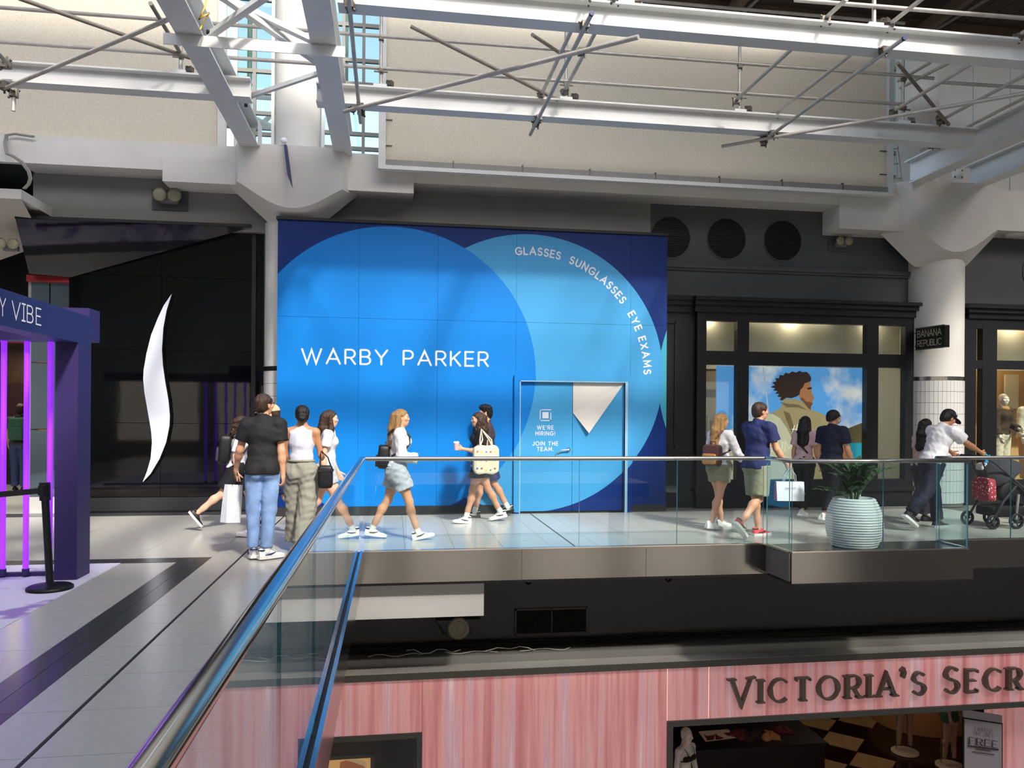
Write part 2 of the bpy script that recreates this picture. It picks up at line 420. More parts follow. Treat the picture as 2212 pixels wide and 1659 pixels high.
railing('glass_railing', 'glass railing with steel handrail along the walkway edge in front of the blue wall',
        [((a, RY, 0), (b, RY, 0)) for a, b in zip(xs[:-1], xs[1:])], [(RX+.07, RY, HZ), (4.575, RY, HZ)])
bx0 = 4.61; yb = 8.52
railing('glass_railing', 'glass railing around the projecting bay that holds the ribbed planter',
        [((bx0, RY-.03, 0), (bx0+.01, yb+.03, 0)), ((bx0+.02, yb, 0), (5.80, yb, 0)), ((5.80, yb, 0), (6.93, yb, 0)), ((6.94, yb+.03, 0), (6.94, RY-.03, 0))],
        [(bx0, RY-.01, HZ), (bx0+.01, yb, HZ), (6.95, yb, HZ), (6.94, RY-.02, HZ)])
railing('glass_railing', 'glass railing beyond the planter bay, beside the stroller',
        [((7.0, RY, 0), (8.04, RY, 0)), ((8.04, RY, 0), (9.4, RY, 0)), ((9.4, RY, 0), (10.7, RY, 0))], [(6.97, RY, HZ), (10.8, RY, HZ)])

# ================================================================== back wall, concrete beam, columns
wb = struct('wall_back', 'dark grey wall above the shop fronts', 'wall')
B('upper_wall', 'wall_grey', wb, -5.52, 4.4, 13.0, 13.2, 4.50, 5.45); B('behind_hoarding', 'wall_grey', wb, -2.0, 4.4, 13.06, 13.2, 0, 4.5)
B('upper_wall', 'wall_charcoal', wb, 4.4, 9.8, 13.0, 13.2, 3.3, 5.5)
B('upper_wall', 'wall_charcoal', wb, 9.8, 16, 13.0, 13.2, 3.3, 5.5)
MB().box(4.4, 9.38, 12.93, 13.0, 4.18, 4.25).box(4.4, 9.36, 12.96, 13.0, 4.14, 4.18).build('moulding', 'wall_charcoal', wb)
cb = struct('trim_2', 'white painted concrete edge beam carrying the roof steel', 'beam')
CYF = 12.5
def xz(px, py, Y=CYF): p = onY(px, py, Y); return (p[0], p[2])
MB().box(-7, 16, CYF, 13.4, 5.28, 5.70).build('edge_beam', 'concrete_white', cb)
MB().box(-3.48, -2.3, CYF-.04, 13.0, 5.10, 5.5).build('haunch', 'concrete_white', cb)
MB().box(-.85, .30, CYF-.04, 13.0, 5.10, 5.5).build('haunch', 'concrete_white', cb)
MB().box(7.62, 8.9, CYF-.04, 13.0, 4.86, 5.5).build('haunch', 'concrete_white', cb)
MB().box(10.5, 14, CYF-.04, 13.0, 4.96, 5.5).build('haunch', 'concrete_white', cb)
def capital(xc, front, back, ztop, name='capital'):
    """front: U-curve (x,z) at Y=12.3; back: V-curve (x,z) at Y=12.75, lofted; vertical front face up to ztop"""
    n = len(front); mb = MB()
    f = [(x, 12.30, z) for x, z in front]; t = [(x, 12.30, ztop) for x, z in front]; b = [(x, 12.72, z) for x, z in back]
    tb = [(x, 12.72, ztop) for x, z in back]
    mb.add(f+t, [(i, i+1, n+i+1, n+i) for i in range(n-1)], 0, False)
    m = []; K = 5
    for k in range(K+1):
        u = k/K; s_ = u*u*.35+u*.65
        m += [tuple(np.array(f[i])*(1-u)+np.array(b[i])*u) for i in range(n)]
    mb.add(m, [(k*n+i, k*n+i+1, (k+1)*n+i+1, (k+1)*n+i) for k in range(K) for i in range(n-1)], 0, True)
    mb.add(t+tb, [(i, i+1, n+i+1, n+i) for i in range(n-1)])
    mb.add([f[0], t[0], tb[0], b[0], f[-1], t[-1], tb[-1], b[-1]], [(0, 1, 2, 3), (4, 5, 6, 7)])
    mb.build(name, 'concrete_white', cb)
def ucurve(xa, za, xb, zb, xm, zm, n=24):
    r = []
    for i in range(n+1):
        a = i/n
        if a < .5: u = a*2; x = xa+(xm-xa)*u; z = za+(zm-za)*math.sin(u*math.pi/2)**1.15
        else: u = 2-a*2; x = xb+(xm-xb)*u; z = zb+(zm-zb)*math.sin(u*math.pi/2)**1.15
        r.append((x, z))
    return r
def vcurve(p, n=24):
    P_ = [Vector((a, b)) for a, b in p]; L = [0]
    for a, b in zip(P_[:-1], P_[1:]): L.append(L[-1]+(b-a).length)
    r = []
    for i in range(n+1):
        s_ = L[-1]*i/n
        for k in range(len(P_)-1):
            if s_ <= L[k+1]+1e-9:
                q = P_[k].lerp(P_[k+1], (s_-L[k])/(L[k+1]-L[k])); r.append((q.x, q.y)); break
    return r
capital(-1.6, ucurve(-2.36, 5.10, -.80, 5.06, -1.56, 4.74), vcurve([(-2.52, 5.10), (-1.88, 4.52), (-1.24, 4.52), (-.60, 5.08)]), 5.70)
capital(9.75, ucurve(8.88, 5.02, 10.58, 4.94, 9.72, 4.50), vcurve([(8.55, 4.88), (9.22, 4.30), (10.22, 4.30), (10.85, 4.92)]), 5.72)
def column(name, label, xc, r):
    t = struct(name, label, 'column', (xc, 12.98, 0))
    MB().lathe([(r, 2.32), (r, 4.62)], (xc, 12.98, 0), 40).build('upper_shaft', 'concrete_white', t)
    MB().lathe([(r+.012, 2.26), (r+.012, 2.33)], (xc, 12.98, 0), 40).build('ring', 'steel_polished' if xc > 5 else 'trim_black', t)
    MB().lathe([(r-.006, 0), (r-.006, 2.3)], (xc, 12.98, 0), 40).build('lower_core', 'grout', t)
    nseg = 46; k = 0
    proto = {}
    for row in range(11):
        z0 = 2.26-.2*(row+1)
        if z0 < .02: break
        for i in range(nseg):
            am = 2*math.pi*(i+.5)/nseg
            if math.sin(am) > .15: continue
            if xc < 0 and math.cos(am) > 0.1: continue
            if 'p' not in proto:
                w_ = math.pi/nseg*r*.955
                o = MB().box(-w_, w_, -.008, .006, -.097, .097).build('tile', 'tile_white', None, fix=False); o.parent = t; proto['p'] = o
            else: o = inst(proto['p'], 'tile', t, (0, 0, 0))
            o.location = (r*math.cos(am), r*math.sin(am), z0+.1); o.rotation_euler = (0, 0, am+math.pi/2)
    MB().lathe([(r-.05, 5.7), (r-.05, 10.15)], (xc, 13.6, 0), 40).build('roof_shaft', 'concrete_white', t)
    return t
column('column', 'white round column beside the blue wall', -1.62, .43)
column('column', 'white round column with tiled foot beside the black shop front', 9.82, .50)

# ================================================================== white boarded panels above the edge beam
def panel_mat(name):
    m = mat(name, 'e2dccf', .5, var=.10, vscale=26, bump=.8, bscale=45)
    n = m.node_tree.nodes; l = m.node_tree.links; b = n['Principled BSDF']
    tl = n.new('ShaderNodeBsdfTranslucent'); tl.inputs[0].default_value = lin('f4e8d2')
    mx = n.new('ShaderNodeMixShader'); mx.inputs[0].default_value = .45
    l.new(b.outputs[0], mx.inputs[1]); l.new(tl.outputs[0], mx.inputs[2]); l.new(mx.outputs[0], n['Material Output'].inputs[0])
panel_mat('sheeting')
pb = thing('weather_screen', 'large white rough-textured weather screen in a metal frame above the blue wall', 'screen', (-.2, 12.2, 5.41))
B('sheet', 'sheeting', pb, -.14, 8.34, 12.24, 12.27, 5.50, 10.15)
B('bottom_rail', 'steel_white', pb, -.25, 8.43, 12.14, 12.26, 5.37, 5.43)
B('inner_rail', 'grey_cornice', pb, -.14, 8.34, 12.18, 12.24, 5.43, 5.53)
B('side_rail', 'steel_white', pb, -.25, -.14, 12.16, 12.26, 5.43, 10.15); B('side_rail', 'steel_white', pb, 8.34, 8.43, 12.16, 12.26, 5.43, 10.15)
for k in range(7): B('clip', 'clamp', pb, .9+k*1.1, .915+k*1.1, 12.17, 12.24, 5.45, 5.56)
for z in (5.75, 6.15, 6.6): B('clip', 'clamp', pb, 8.22, 8.34, 12.21, 12.238, z, z+.012); B('clip', 'clamp', pb, -.14, -.04, 12.21, 12.238, z, z+.012)
pb = thing('weather_screen', 'white rough-textured weather screen left of the sloping steel beam', 'screen', (-4, 12.5, 5.7))
B('sheet', 'sheeting', pb, -6.2, -2.72, 12.62, 12.65, 5.70, 10.15)
B('side_rail', 'concrete_white', pb, -2.72, -2.60, 12.60, 12.70, 5.70, 10.15)
def pr(x0, y0, x1, y1, Y):
    a, b, c, d = onY(x0, y0, Y), onY(x1, y0, Y), onY(x0, y1, Y), onY(x1, y1, Y)
    return ((a[0]+c[0])/2, (b[0]+d[0])/2, (c[2]+d[2])/2, (a[2]+b[2])/2)      # X0 X1 Z0 Z1
def PB(name, m, parent, px, Y0, Y1):
    X0, X1, Z0, Z1 = pr(*px, Y0); return B(name, m, parent, X0, X1, Y0, Y1, Z0, Z1)

# ================================================================== blue printed hoarding
def print_mat():
    m = bpy.data.materials.new('hoarding_print'); m.use_nodes = True; n = m.node_tree.nodes; l = m.node_tree.links
    b = n['Principled BSDF']; b.inputs['Roughness'].default_value = .45; b.inputs['Specular IOR Level'].default_value = .25
    ge = n.new('ShaderNodeNewGeometry')
    def circ(cx, cz, r):
        s = n.new('ShaderNodeVectorMath'); s.operation = 'SUBTRACT'; s.inputs[1].default_value = (cx, 0, cz); l.new(ge.outputs['Position'], s.inputs[0])
        k = n.new('ShaderNodeVectorMath'); k.operation = 'MULTIPLY'; k.inputs[1].default_value = (1, 0, 1); l.new(s.outputs[0], k.inputs[0])
        d = n.new('ShaderNodeVectorMath'); d.operation = 'LENGTH'; l.new(k.outputs[0], d.inputs[0])
        q = n.new('ShaderNodeMath'); q.operation = 'LESS_THAN'; q.inputs[1].default_value = r; l.new(d.outputs['Value'], q.inputs[0]); return q.outputs[0]
    def mix(f, a, bcol):
        x = n.new('ShaderNodeMix'); x.data_type = 'RGBA'; l.new(f, x.inputs[0])
        if isinstance(a, tuple): x.inputs[6].default_value = a
        else: l.new(a, x.inputs[6])
        x.inputs[7].default_value = bcol; return x.outputs[2]
    c = mix(circ(6.75, 2.2, 2.40), lin('00286c'), lin('3f9fb8'))
    c = mix(circ(2.18, 2.265, 2.25), c, lin('4096cc'))
    c = mix(circ(-.02, 2.245, 2.30), c, lin('0478cc'))
    l.new(c, b.inputs['Base Color']); M['hoarding_print'] = m
print_mat()
mat('sign_grey', 'a8a79c', .6); mat('paper_white', 'cfcbc6', .7); mat('door_trim', '9cc0dd', .35, metal=.2)
HX0, HX1, HZ1 = -1.775, 4.495, 4.58
ho = thing('construction_hoarding', 'tall blue printed hoarding with overlapping circles and white brand lettering', 'hoarding', (1.36, HY, 0))
cols = [HX0, -.54, .69, 1.955, 3.87, HX1]; rows = [.14, 3.09, HZ1]
D0, D1, DZ = 1.955, 3.87, 2.19
for i in range(5):
    a, b = cols[i]+.0015, cols[i+1]-.0015
    if i == 3:
        B('panel', 'hoarding_print', ho, a, b, HY, HY+.03, DZ+.0, 3.0885); B('panel', 'hoarding_print', ho, a, b, HY, HY+.03, 3.0915, HZ1); continue
    B('panel', 'hoarding_print', ho, a, b, HY, HY+.03, rows[0] if i != 4 else .12, 3.0885)
    B('panel', 'hoarding_print', ho, a, b, HY, HY+.03, 3.0915, HZ1)
MB().box(HX0, HX1, HY+.03, HY+.12, 0, HZ1-.01).box(HX0-.0, HX0+.03, HY+.03, 13.0, 0, HZ1).box(HX1-.03, HX1, HY+.03, 13.0, 0, HZ1).build('backing', 'black_satin', ho)
B('top_cap', 'black_satin', ho, HX0-.02, HX1+.01, HY-.03, HY+.14, HZ1, HZ1+.045)
B('skirting', 'dark_plinth', ho, HX0, D0-.04, HY-.012, HY+.03, 0.001, .139); B('skirting', 'dark_plinth', ho, D1+.03, HX1, HY-.012, HY+.03, 0.001, .12)
# door
dr = B('door_frame', 'hoarding_print', ho, D0-.03, D0+.06, HY-.05, HY-.0005, 0.001, DZ-.046)
B('door_frame', 'hoarding_print', ho, D0-.03, D1+.03, HY-.05, HY-.0005, DZ-.045, DZ+.04)
B('door_frame', 'hoarding_print', ho, D1-.10, D1+.03, HY-.05, HY-.0005, 0.001, DZ-.046)
MB().box(D0+.06, D0+.075, HY-.052, HY+.02, .001, DZ-.045).box(D1-.10, D1-.055, HY-.058, HY+.02, .001, DZ-.045).box(D0+.06, D1-.1, HY-.052, HY+.0, DZ-.06, DZ-.045).build('door_edging', 'door_trim', ho)
DM = 2.90
d1 = B('door_leaf', 'hoarding_print', ho, D0+.078, DM-.003, HY+.015, HY+.05, .03, DZ-.062)
d2 = B('door_leaf', 'hoarding_print', ho, DM+.003, D1-.103, HY+.015, HY+.05, .03, DZ-.062)
h = MB(); h.lathe([(.035, 0), (.035, -.012), (.018, -.02), (.018, -.05)], (2.835, HY+.015, 1.03), 20, axis='y'); h.tube([(2.835, HY-.03, 1.03), (2.72, HY-.035, 1.025), (2.69, HY-.03, 1.02)], .011, 10)
h.build('door_handle', 'steel_polished', d1)
h = MB(); h.tube([(2.70, HY-.02, 1.0), (2.63, HY-.01, .97), (2.62, HY+.01, .90)], .006, 8); h.build('handle_loop', 'steel_polished', d1)
# peeled corner of the door print, folded down
z1 = DZ-.062; yf = HY-.006
MB().add([(DM+.005, yf+.018, z1), (D1-.105, yf+.018, z1), (DM+.005, yf+.012, 1.62)], [(0, 1, 2)]).build('bare_corner', 'paper_white', d2)
MB().add([(DM+.005, yf+.010, 1.63), (D1-.106, yf+.010, z1-.004), (3.16, yf-.055, 1.30), (3.14, yf-.02, 1.60)], [(0, 3, 2), (3, 1, 2), (0, 1, 3)]).build('peeled_flap', 'paper_white', d2)
# lettering
sz = .222
uw = text_width('WARBY PARKER', .34, .72); fn = flat_fn((-1.40, HY-.002, 2.37), (2.90/uw, 0, 0), (0, 0, sz), (0, -1, 0), 1.0)
write('WARBY PARKER', fn, 'pink_letter', ho, .125, .34, .72)
def arc_text(s, cx, cz, r, a0, a1, size, wd):
    tot = text_width(s, .36, .62); u = 0
    for c in s:
        if c == ' ': u += .62; continue
        wid, sts = GL[c]; mid = (u+wid/2)/tot; a = math.radians(a0+(a1-a0)*mid)
        o = Vector((cx+r*math.cos(a), HY-.002, cz+r*math.sin(a))); tx = Vector((math.sin(a), 0, -math.cos(a))); ty = Vector((math.cos(a), 0, math.sin(a)))
        f = lambda q, v, d: o + tx*((q-wid/2)*size) + ty*((v-.5)*size) + Vector((0, -d, 0))
        mb = MB()
        for j, st in enumerate(sts): stroke(mb, st, lambda x, y: wd, f, lift=.0004*j)
        mb.build('letter', 'pink_letter', ho, fix=False); u += wid+.36
for s, a0, a1 in (('GLASSES', 97, 75.5), ('SUNGLASSES', 70.5, 37.5), ('EYE EXAMS', 31.5, 0.5)):
    arc_text(s, 2.18, 2.265, 1.98, a0, a1, .112, .21)
for s, z in (("WE'RE", 1.36), ('HIRING!', 1.265), ('JOIN THE', 1.10), ('TEAM.', 1.01)):
    k = .058; wdt = text_width(s, .42, .7)*k
    write(s, flat_fn((2.45-wdt/2, HY+.013, z), (1, 0, 0), (0, 0, 1), (0, -1, 0), k), 'pink_letter', d1, .19, .42, .7)
mb = MB(); q = .088
fn = flat_fn((2.45, HY+.013, 1.59), (1, 0, 0), (0, 0, 1), (0, -1, 0), 1)
stroke(mb, [(-q*.7, q), (q, q)], lambda x, y: .014, fn); stroke(mb, [(-q, q*.9), (-q, -q*.9)], lambda x, y: .014, fn); stroke(mb, [(-q*.9, -q), (q*.9, -q)], lambda x, y: .014, fn)
stroke(mb, [(q, q*.45), (q, -q*.9)], lambda x, y: .014, fn)
stroke(mb, [(-q*.7, q), (-q, q*.9)], lambda x, y: .014, fn); stroke(mb, [(q*.9, -q), (q, -q*.9)], lambda x, y: .014, fn); stroke(mb, [(-q*.9, -q), (-q, -q*.9)], lambda x, y: .014, fn)
mb.add([fn(-.05, -.05, 0), fn(.05, -.05, 0), fn(.05, .05, 0), fn(-.05, .05, 0)], [(0, 1, 2, 3)]); mb.build('square_emblem', 'pink_letter', d1, fix=False)

# ================================================================== black glossy shop front with the white flame sign
YB = 13.10
bs = thing('storefront', 'glossy black panelled shop front with a slanted black canopy', 'shop front', (-3.6, YB, 0))
zr = [.245, 1.42, 2.58, 3.755, 4.62]
for k in range(4):
    for a, b in ((-5.03, -3.66), (-3.654, -2.275)): B('panel', 'black_gloss', bs, a, b, YB, YB+.05, zr[k]+.004, zr[k+1]-.004)
B('plinth', 'dark_plinth', bs, -5.03, -2.06, YB-.015, YB+.05, .03, .24)
B('plinth_foot', 'black_satin', bs, -5.03, -2.06, YB-.02, YB+.05, 0.001, .03)
B('side_frame', 'black_satin', bs, -2.275, -2.21, YB-.02, YB+.05, .24, 4.62)
B('side_frame', 'black_satin', bs, -2.09, -2.055, YB-.02, YB+.05, .24, 4.62)
B('side_glass', 'black_gloss', bs, -2.21, -2.09, YB+.02, YB+.04, .24, 4.62)
B('backing', 'black_satin', bs, -5.03, -2.055, YB+.05, YB+.12, 0.001, 4.62)
P_ = lambda x, y, Y: Vector(onY(x, y, Y))
TL, TR, BR_ = P_(33, 472, 12.55), P_(543, 491, 12.98), P_(152, 599, 13.06)
_n = (TR-TL).cross(BR_-TL); _d = Vector(ray(63, 591)); _o3 = Vector((0, 0, EYE)); BL = _o3+_d*((TL-_o3).dot(_n)/_d.dot(_n))      # keeps the facet flat
up_ = Vector((0, 0, .05))
cn = MB(); cn.add([TL, TR, BR_, BL, TL+Vector((0, .55, 0)), P_(543, 491, 13.09), BR_+Vector((0, .03, 0)), BL+Vector((.0, .3, 0))],
       [(0, 1, 2), (0, 2, 3), (4, 5, 1, 0), (3, 2, 6, 7), (0, 3, 7, 4), (1, 5, 6, 2)]); cn.build('canopy', 'black_gloss', bs)
cn = MB(); cn.obox(TL+up_*.4, TR+up_*.4, .06, .045); cn.build('canopy_edge', 'black_satin', bs)
sw = [(375, 637), (358, 662), (345, 690), (331, 725), (321, 765), (315, 800), (314, 820), (317, 850), (324, 890), (331, 930), (333, 955), (330, 990), (322, 1018), (313, 1040),
      (330, 1022), (349, 990), (363, 955), (370, 920), (371, 898), (368, 865), (361, 825), (356, 790), (354, 755), (357, 710), (364, 672)]
fn = lambda u, v, d: onY(u, v, YB-.001)+np.array([0, -d, 0])
fs = thing('flame_sign', 'slender white illuminated flame-shaped sign on the glossy black shop front', 'sign', (onY(345, 840, YB)[0], YB-.03, onY(345, 1040, YB)[2]))
MB().prism(sw, fn, .0, .10).build('return_edge', 'black_satin', fs)
MB().prism(sw, fn, .10, .112).build('face', 'white_sign', fs)

# ================================================================== storefronts on the right
YS = 12.85
br = thing('storefront', 'black timber shop front with three tall windows and transoms beside the white tiled column', 'shop front', (7, YS, 0))
ci = [(1525, 1592), (1617, 1872), (1897, 1955)]; xL, xR = 1505, 1985
def rect(px0, px1, z0, z1, Y0, Y1, name, m, par):
    X0 = onY(px0, 895, Y0)[0]; X1 = onY(px1, 895, Y0)[0]; return B(name, m, par, X0, X1, Y0, Y1, z0, z1)
zt = [pr(1617, 698, 1872, 762, YS)[3], pr(1617, 698, 1872, 762, YS)[2], pr(1617, 791, 1872, 1036, YS)[3], pr(1617, 791, 1872, 1036, YS)[2]]
zt = [zt[0], zt[1], zt[2], .48]
for a, b in ((1505, 1525), (1592, 1617), (1872, 1897), (1955, 1985)): rect(a, b, .35, 3.40, YS, YS+.14, 'post', 'black_frame', br)
for a, b in ci:
    rect(a, b, zt[2], zt[1], YS+.002, YS+.14, 'transom_bar', 'black_frame', br)
    rect(a, b, zt[0], 3.40, YS+.002, YS+.14, 'head_rail', 'black_frame', br)
    rect(a, b, .35, zt[3], YS+.002, YS+.14, 'sill_rail', 'black_frame', br)
    rect(a, b, zt[1], zt[0], YS+.09, YS+.10, 'transom_pane', 'glass_clear', br)
    rect(a, b, zt[3], zt[2], YS+.09, YS+.10, 'window_pane', 'glass_clear', br)
for z0, z1, ov in ((3.40, 3.52, .04), (3.52, 3.60, .09), (3.60, 3.66, .14)):
    X0, X1 = onY(1500, 895, YS)[0], onY(1985, 895, YS)[0]; B('cornice', 'black_frame', br, X0-ov*.3, X1+ov, YS-ov, YS+.14, z0, z1)
rect(1503, 1990, .27, .35, YS-.04, YS+.14, 'sill_moulding', 'black_frame', br)
rect(1505, 1985, .04, .27, YS+.01, YS+.14, 'stall_riser', 'black_satin', br); rect(1503, 1990, 0.001, .04, YS-.02, YS+.14, 'plinth', 'black_frame', br)
# pilaster bay beside the hoarding
X0, X1 = 4.52, onY(1505, 895, YS)[0]
B('pilaster', 'black_frame', br, X0, X1, YS+.10, YS+.2, 0.001, 3.45)
for z0, z1, ov in ((3.40, 3.52, .02), (3.52, 3.60, .06), (3.60, 3.68, .09)): B('cornice', 'black_frame', br, X0, X1-.04, YS+.08-ov, YS+.2, z0, z1)
for a, b, c, d in ((X0+.04, X0+.33, 3.2, 3.24), (X0+.04, X0+.33, 1.03, 1.06), (X0+.31, X0+.335, 1.03, 3.24)): B('panel_moulding', 'black_frame', br, a, b, YS+.08, YS+.1, c, d)
B('panel_rail', 'black_frame', br, X0, X1, YS+.06, YS+.1, .82, .93)
B('display_box_glass', 'glass_green', br, X0+.03, X0+.36, YS+.085, YS+.095, .26, .80)
# interior
ri = thing('window_display_room', 'cream lit display interior behind the black framed windows', 'room interior', (7, 13.5, 0))
XA, XB_ = onY(1505, 895, YS)[0]+.02, onY(1985, 895, YS)[0]
B('back_wall', 'cream_wall', ri, XA, XB_, 14.6, 14.65, 0, 3.6); B('ceiling', 'cream_wall', ri, XA, XB_, YS+.15, 14.6, 3.45, 3.5)
B('bulkhead', 'cream_wall', ri, XA, XB_, YS+.5, YS+.55, 2.52, 3.45); B('display_floor', 'cream_wall', ri, XA, XB_, YS+.15, 14.6, .3, .34)
B('side_wall', 'brown_wood', ri, XA, XA+.04, YS+.15, 14.6, .34, 3.45); B('side_wall', 'cream_wall', ri, XB_-.04, XB_, YS+.15, 14.6, .34, 3.45)
rect(1527, 1552, .34, 2.5, 14.2, 14.25, 'wood_panel', 'brown_wood', ri); rect(1520, 1546, 2.1, 2.45, 14.1, 14.15, 'shelf_box', 'tan_wall', ri); rect(1520, 1546, 1.5, 1.95, 14.1, 14.15, 'shelf_box', 'tan_wall', ri)
rect(1528, 1533, .8, 1.6, 13.9, 13.95, 'hanging_garment', 'tan_wall', ri)
rect(1938, 1948, .34, 2.5, 13.6, 13.65, 'doorway_frame', 'black_frame', ri)
lampm = mat('downlight', 'fff0d0', .4, emit='ffe9c0', es=6)
def warm(name, loc, e, s=.4, col=(1, .88, .72)):
    l_ = bpy.data.lights.new(name, 'AREA'); l_.energy = e; l_.size = s; l_.color = col
    o = bpy.data.objects.new(name, l_); C.objects.link(o); o.location = loc; return o
for k, px in enumerate((1543, 1585, 1690, 1750, 1850, 1905)):
    x = onY(px, 895, YS+.4)[0]; MB().lathe([(.035, 0), (.035, .012)], (x, YS+.42, 3.436), 14).build('downlight', 'downlight', ri)
for x in (5.6, 7.2, 8.8): warm('display_downlight', (x, 13.25, 3.40), 5, .15)
warm('display_light', (7.2, 13.9, 3.42), 45, 1.6)
# ---- poster board
def sky_mat():
    m = mat('poster_sky', '4f9ade', .3, emit='4f9ade', es=.0); n = m.node_tree.nodes; l = m.node_tree.links; b = n['Principled BSDF']
    tc = n.new('ShaderNodeNewGeometry'); t = n.new('ShaderNodeTexNoise'); t.inputs['Scale'].default_value = 1.3; t.inputs['Detail'].default_value = 7
    l.new(tc.outputs['Position'], t.inputs[0])
    r = n.new('ShaderNodeValToRGB'); r.color_ramp.elements[0].position = .50; r.color_ramp.elements[0].color = lin('5aa4ea'); r.color_ramp.elements[1].position = .66; r.color_ramp.elements[1].color = lin('e8e6e4')
    l.new(t.outputs[0], r.inputs[0]); l.new(r.outputs[0], b.inputs['Base Color']); l.new(r.outputs[0], b.inputs['Emission Color']); b.inputs['Emission Strength'].default_value = .6
sky_mat()
def pm(name, col, e=.50, **k): return mat(name, col, .3, emit=col, es=e, **k)
pm('poster_sea', '1f98b0', var=.15, vscale=20); pm('poster_hill', '5c5232', var=.3, vscale=12); pm('poster_jacket', 'b09d72', var=.1, vscale=5); pm('poster_jacket_dark', '7d6c48'); pm('poster_sail', 'd8d4b6')
pm('poster_skin', 'b8794e', var=.1, vscale=20); pm('poster_skin_dark', '7a4a30'); pm('poster_hair', '3a2018', .3, var=.4, vscale=40); pm('poster_white', 'f2f0e6'); pm('poster_rope', 'b9c4cc')
YP = 13.30
po = thing('poster_board', 'backlit poster of a windswept man in a tan jacket behind the large window', 'poster', (7, YP, .34))
X0, X1, Z0, Z1 = pr(1548, 793, 1878, 1042, YP); Z0 = .36
B('print_board', 'poster_sky', po, X0, X1, YP, YP+.04, Z0, Z1)
def pp(name, pts, m, lay): 
    v = [onY(x, y, YP-.0015*lay) for x, y in pts]; return MB().add(v, [tuple(range(len(v)))]).build(name, m, po, fix=False)
pp('sea', [(1790, 958), (1876, 956), (1876, 1045), (1790, 1045)], 'poster_sea', 1)
pp('hill', [(1800, 958), (1800, 937), (1825, 928), (1850, 918), (1876, 908), (1876, 956)], 'poster_hill', 2)
pp('rope', [(1647, 793), (1650, 793), (1663, 900), (1660, 900)], 'poster_rope', 1)
pp('sail', [(1549, 1040), (1549, 940), (1572, 930), (1600, 917), (1625, 903), (1650, 895), (1668, 894), (1685, 903), (1700, 925), (1716, 960), (1722, 1040)], 'poster_sail', 2)
pp('jacket', [(1663, 893), (1683, 884), (1692, 868), (1680, 858), (1705, 862), (1722, 862), (1740, 872), (1755, 886), (1775, 893), (1792, 905), (1800, 925), (1812, 950), (1830, 985), (1840, 1040), (1722, 1040), (1716, 960), (1700, 925), (1685, 903), (1668, 894)], 'poster_jacket', 3)
pp('jacket_fold', [(1692, 887), (1706, 893), (1716, 925), (1720, 955), (1708, 930), (1698, 905)], 'poster_jacket_dark', 4)
pp('jacket_fold', [(1684, 868), (1700, 872), (1724, 874), (1745, 886), (1722, 880), (1700, 880)], 'poster_jacket_dark', 4)
pp('sleeve', [(1813, 948), (1822, 950), (1834, 990), (1838, 1040), (1824, 1040)], 'poster_skin', 4)
pp('face', [(1735, 822), (1749, 822), (1752, 838), (1754, 850), (1759, 860), (1755, 866), (1756, 873), (1751, 878), (1751, 884), (1745, 880), (1735, 868), (1728, 862), (1722, 850), (1724, 838)], 'poster_skin', 5)
pp('beard', [(1750, 868), (1756, 872), (1752, 878), (1751, 886), (1745, 881), (1735, 868), (1728, 862), (1733, 858), (1742, 868)], 'poster_skin_dark', 6)
pp('brow', [(1744, 838), (1753, 836), (1754, 840), (1745, 842)], 'poster_hair', 6)
hairp = [(1664, 836), (1674, 832), (1668, 826), (1677, 824), (1675, 817), (1683, 817), (1684, 810), (1692, 811), (1697, 805), (1704, 807), (1712, 802), (1719, 805), (1727, 801), (1734, 804), (1742, 803), (1748, 808), (1752, 815), (1752, 823), (1745, 826), (1738, 828), (1735, 836), (1729, 842), (1727, 852), (1720, 857), (1710, 860), (1699, 859), (1690, 865), (1684, 864), (1688, 858), (1679, 857), (1683, 851), (1674, 850), (1680, 845), (1670, 843), (1675, 839)]
pp('hair', hairp, 'poster_hair', 7)
def serif(s, fn, m, parent, wd, gap, space, t=0.0, sizes=None, name='letter'):
    u = 0
    for i, c in enumerate(s):
        if c == ' ': u += space; continue
        k = sizes[i] if sizes else 1.0; mb = MB(); j = 0
        wid, sts = GL[c]
        wf = lambda dx, dy: wd*(.34+.66*abs(dy)**1.6 if not (dx*dy > .12) else .45)*(.6+.4*k)
        for st in sts: stroke(mb, [(u+a*k, b*k) for a, b in st], wf, fn, t, lift=.0006*j, flat=True); j += 1
        if c not in "OCGS'.!":
            ends = set()
            for st in sts:
                for q in (st[0], st[-1]):
                    if q[1] < .02 or q[1] > .98: ends.add(q)
            for q in sorted(ends):
                if (c in 'EFL' and q[0] > .2) or (c == 'T' and q[1] > .9 and q[0] in (0, .66)):
                    stroke(mb, [(u+q[0]*k, q[1]*k-.12*(1 if q[1] > .5 else -1)*k), (u+q[0]*k, q[1]*k)], lambda a, b: wd*.4, fn, t, lift=.0006*j, flat=True); j += 1; continue
                if c == 'T' and q[1] > .9: continue
                stroke(mb, [(u+q[0]*k-.19*k, q[1]*k-(.02 if q[1] > .5 else -.02)), (u+q[0]*k+.19*k, q[1]*k-(.02 if q[1] > .5 else -.02))], lambda a, b: wd*.34, fn, t, lift=.0006*j, flat=True); j += 1
        mb.build(name, m, parent, fix=bool(t)); u += wid*k+gap
    return u-gap
def poster_word(s, px, py, h, wd=.1):
    o = onY(px, py, YP-.012); serif(s, flat_fn(o, (1, 0, 0), (0, 0, 1), (0, -1, 0), h), 'poster_white', po, wd, .28, .6)
poster_word('SUM', 1661, 975, .175); poster_word('S', 1692, 1007, .175); poster_word('S', 1692, 1038, .175)
mb = MB(); o = onY(1708, 942, YP-.012); f_ = flat_fn(o, (1, 0, 0), (.18, 0, 1), (0, -1, 0), .19)
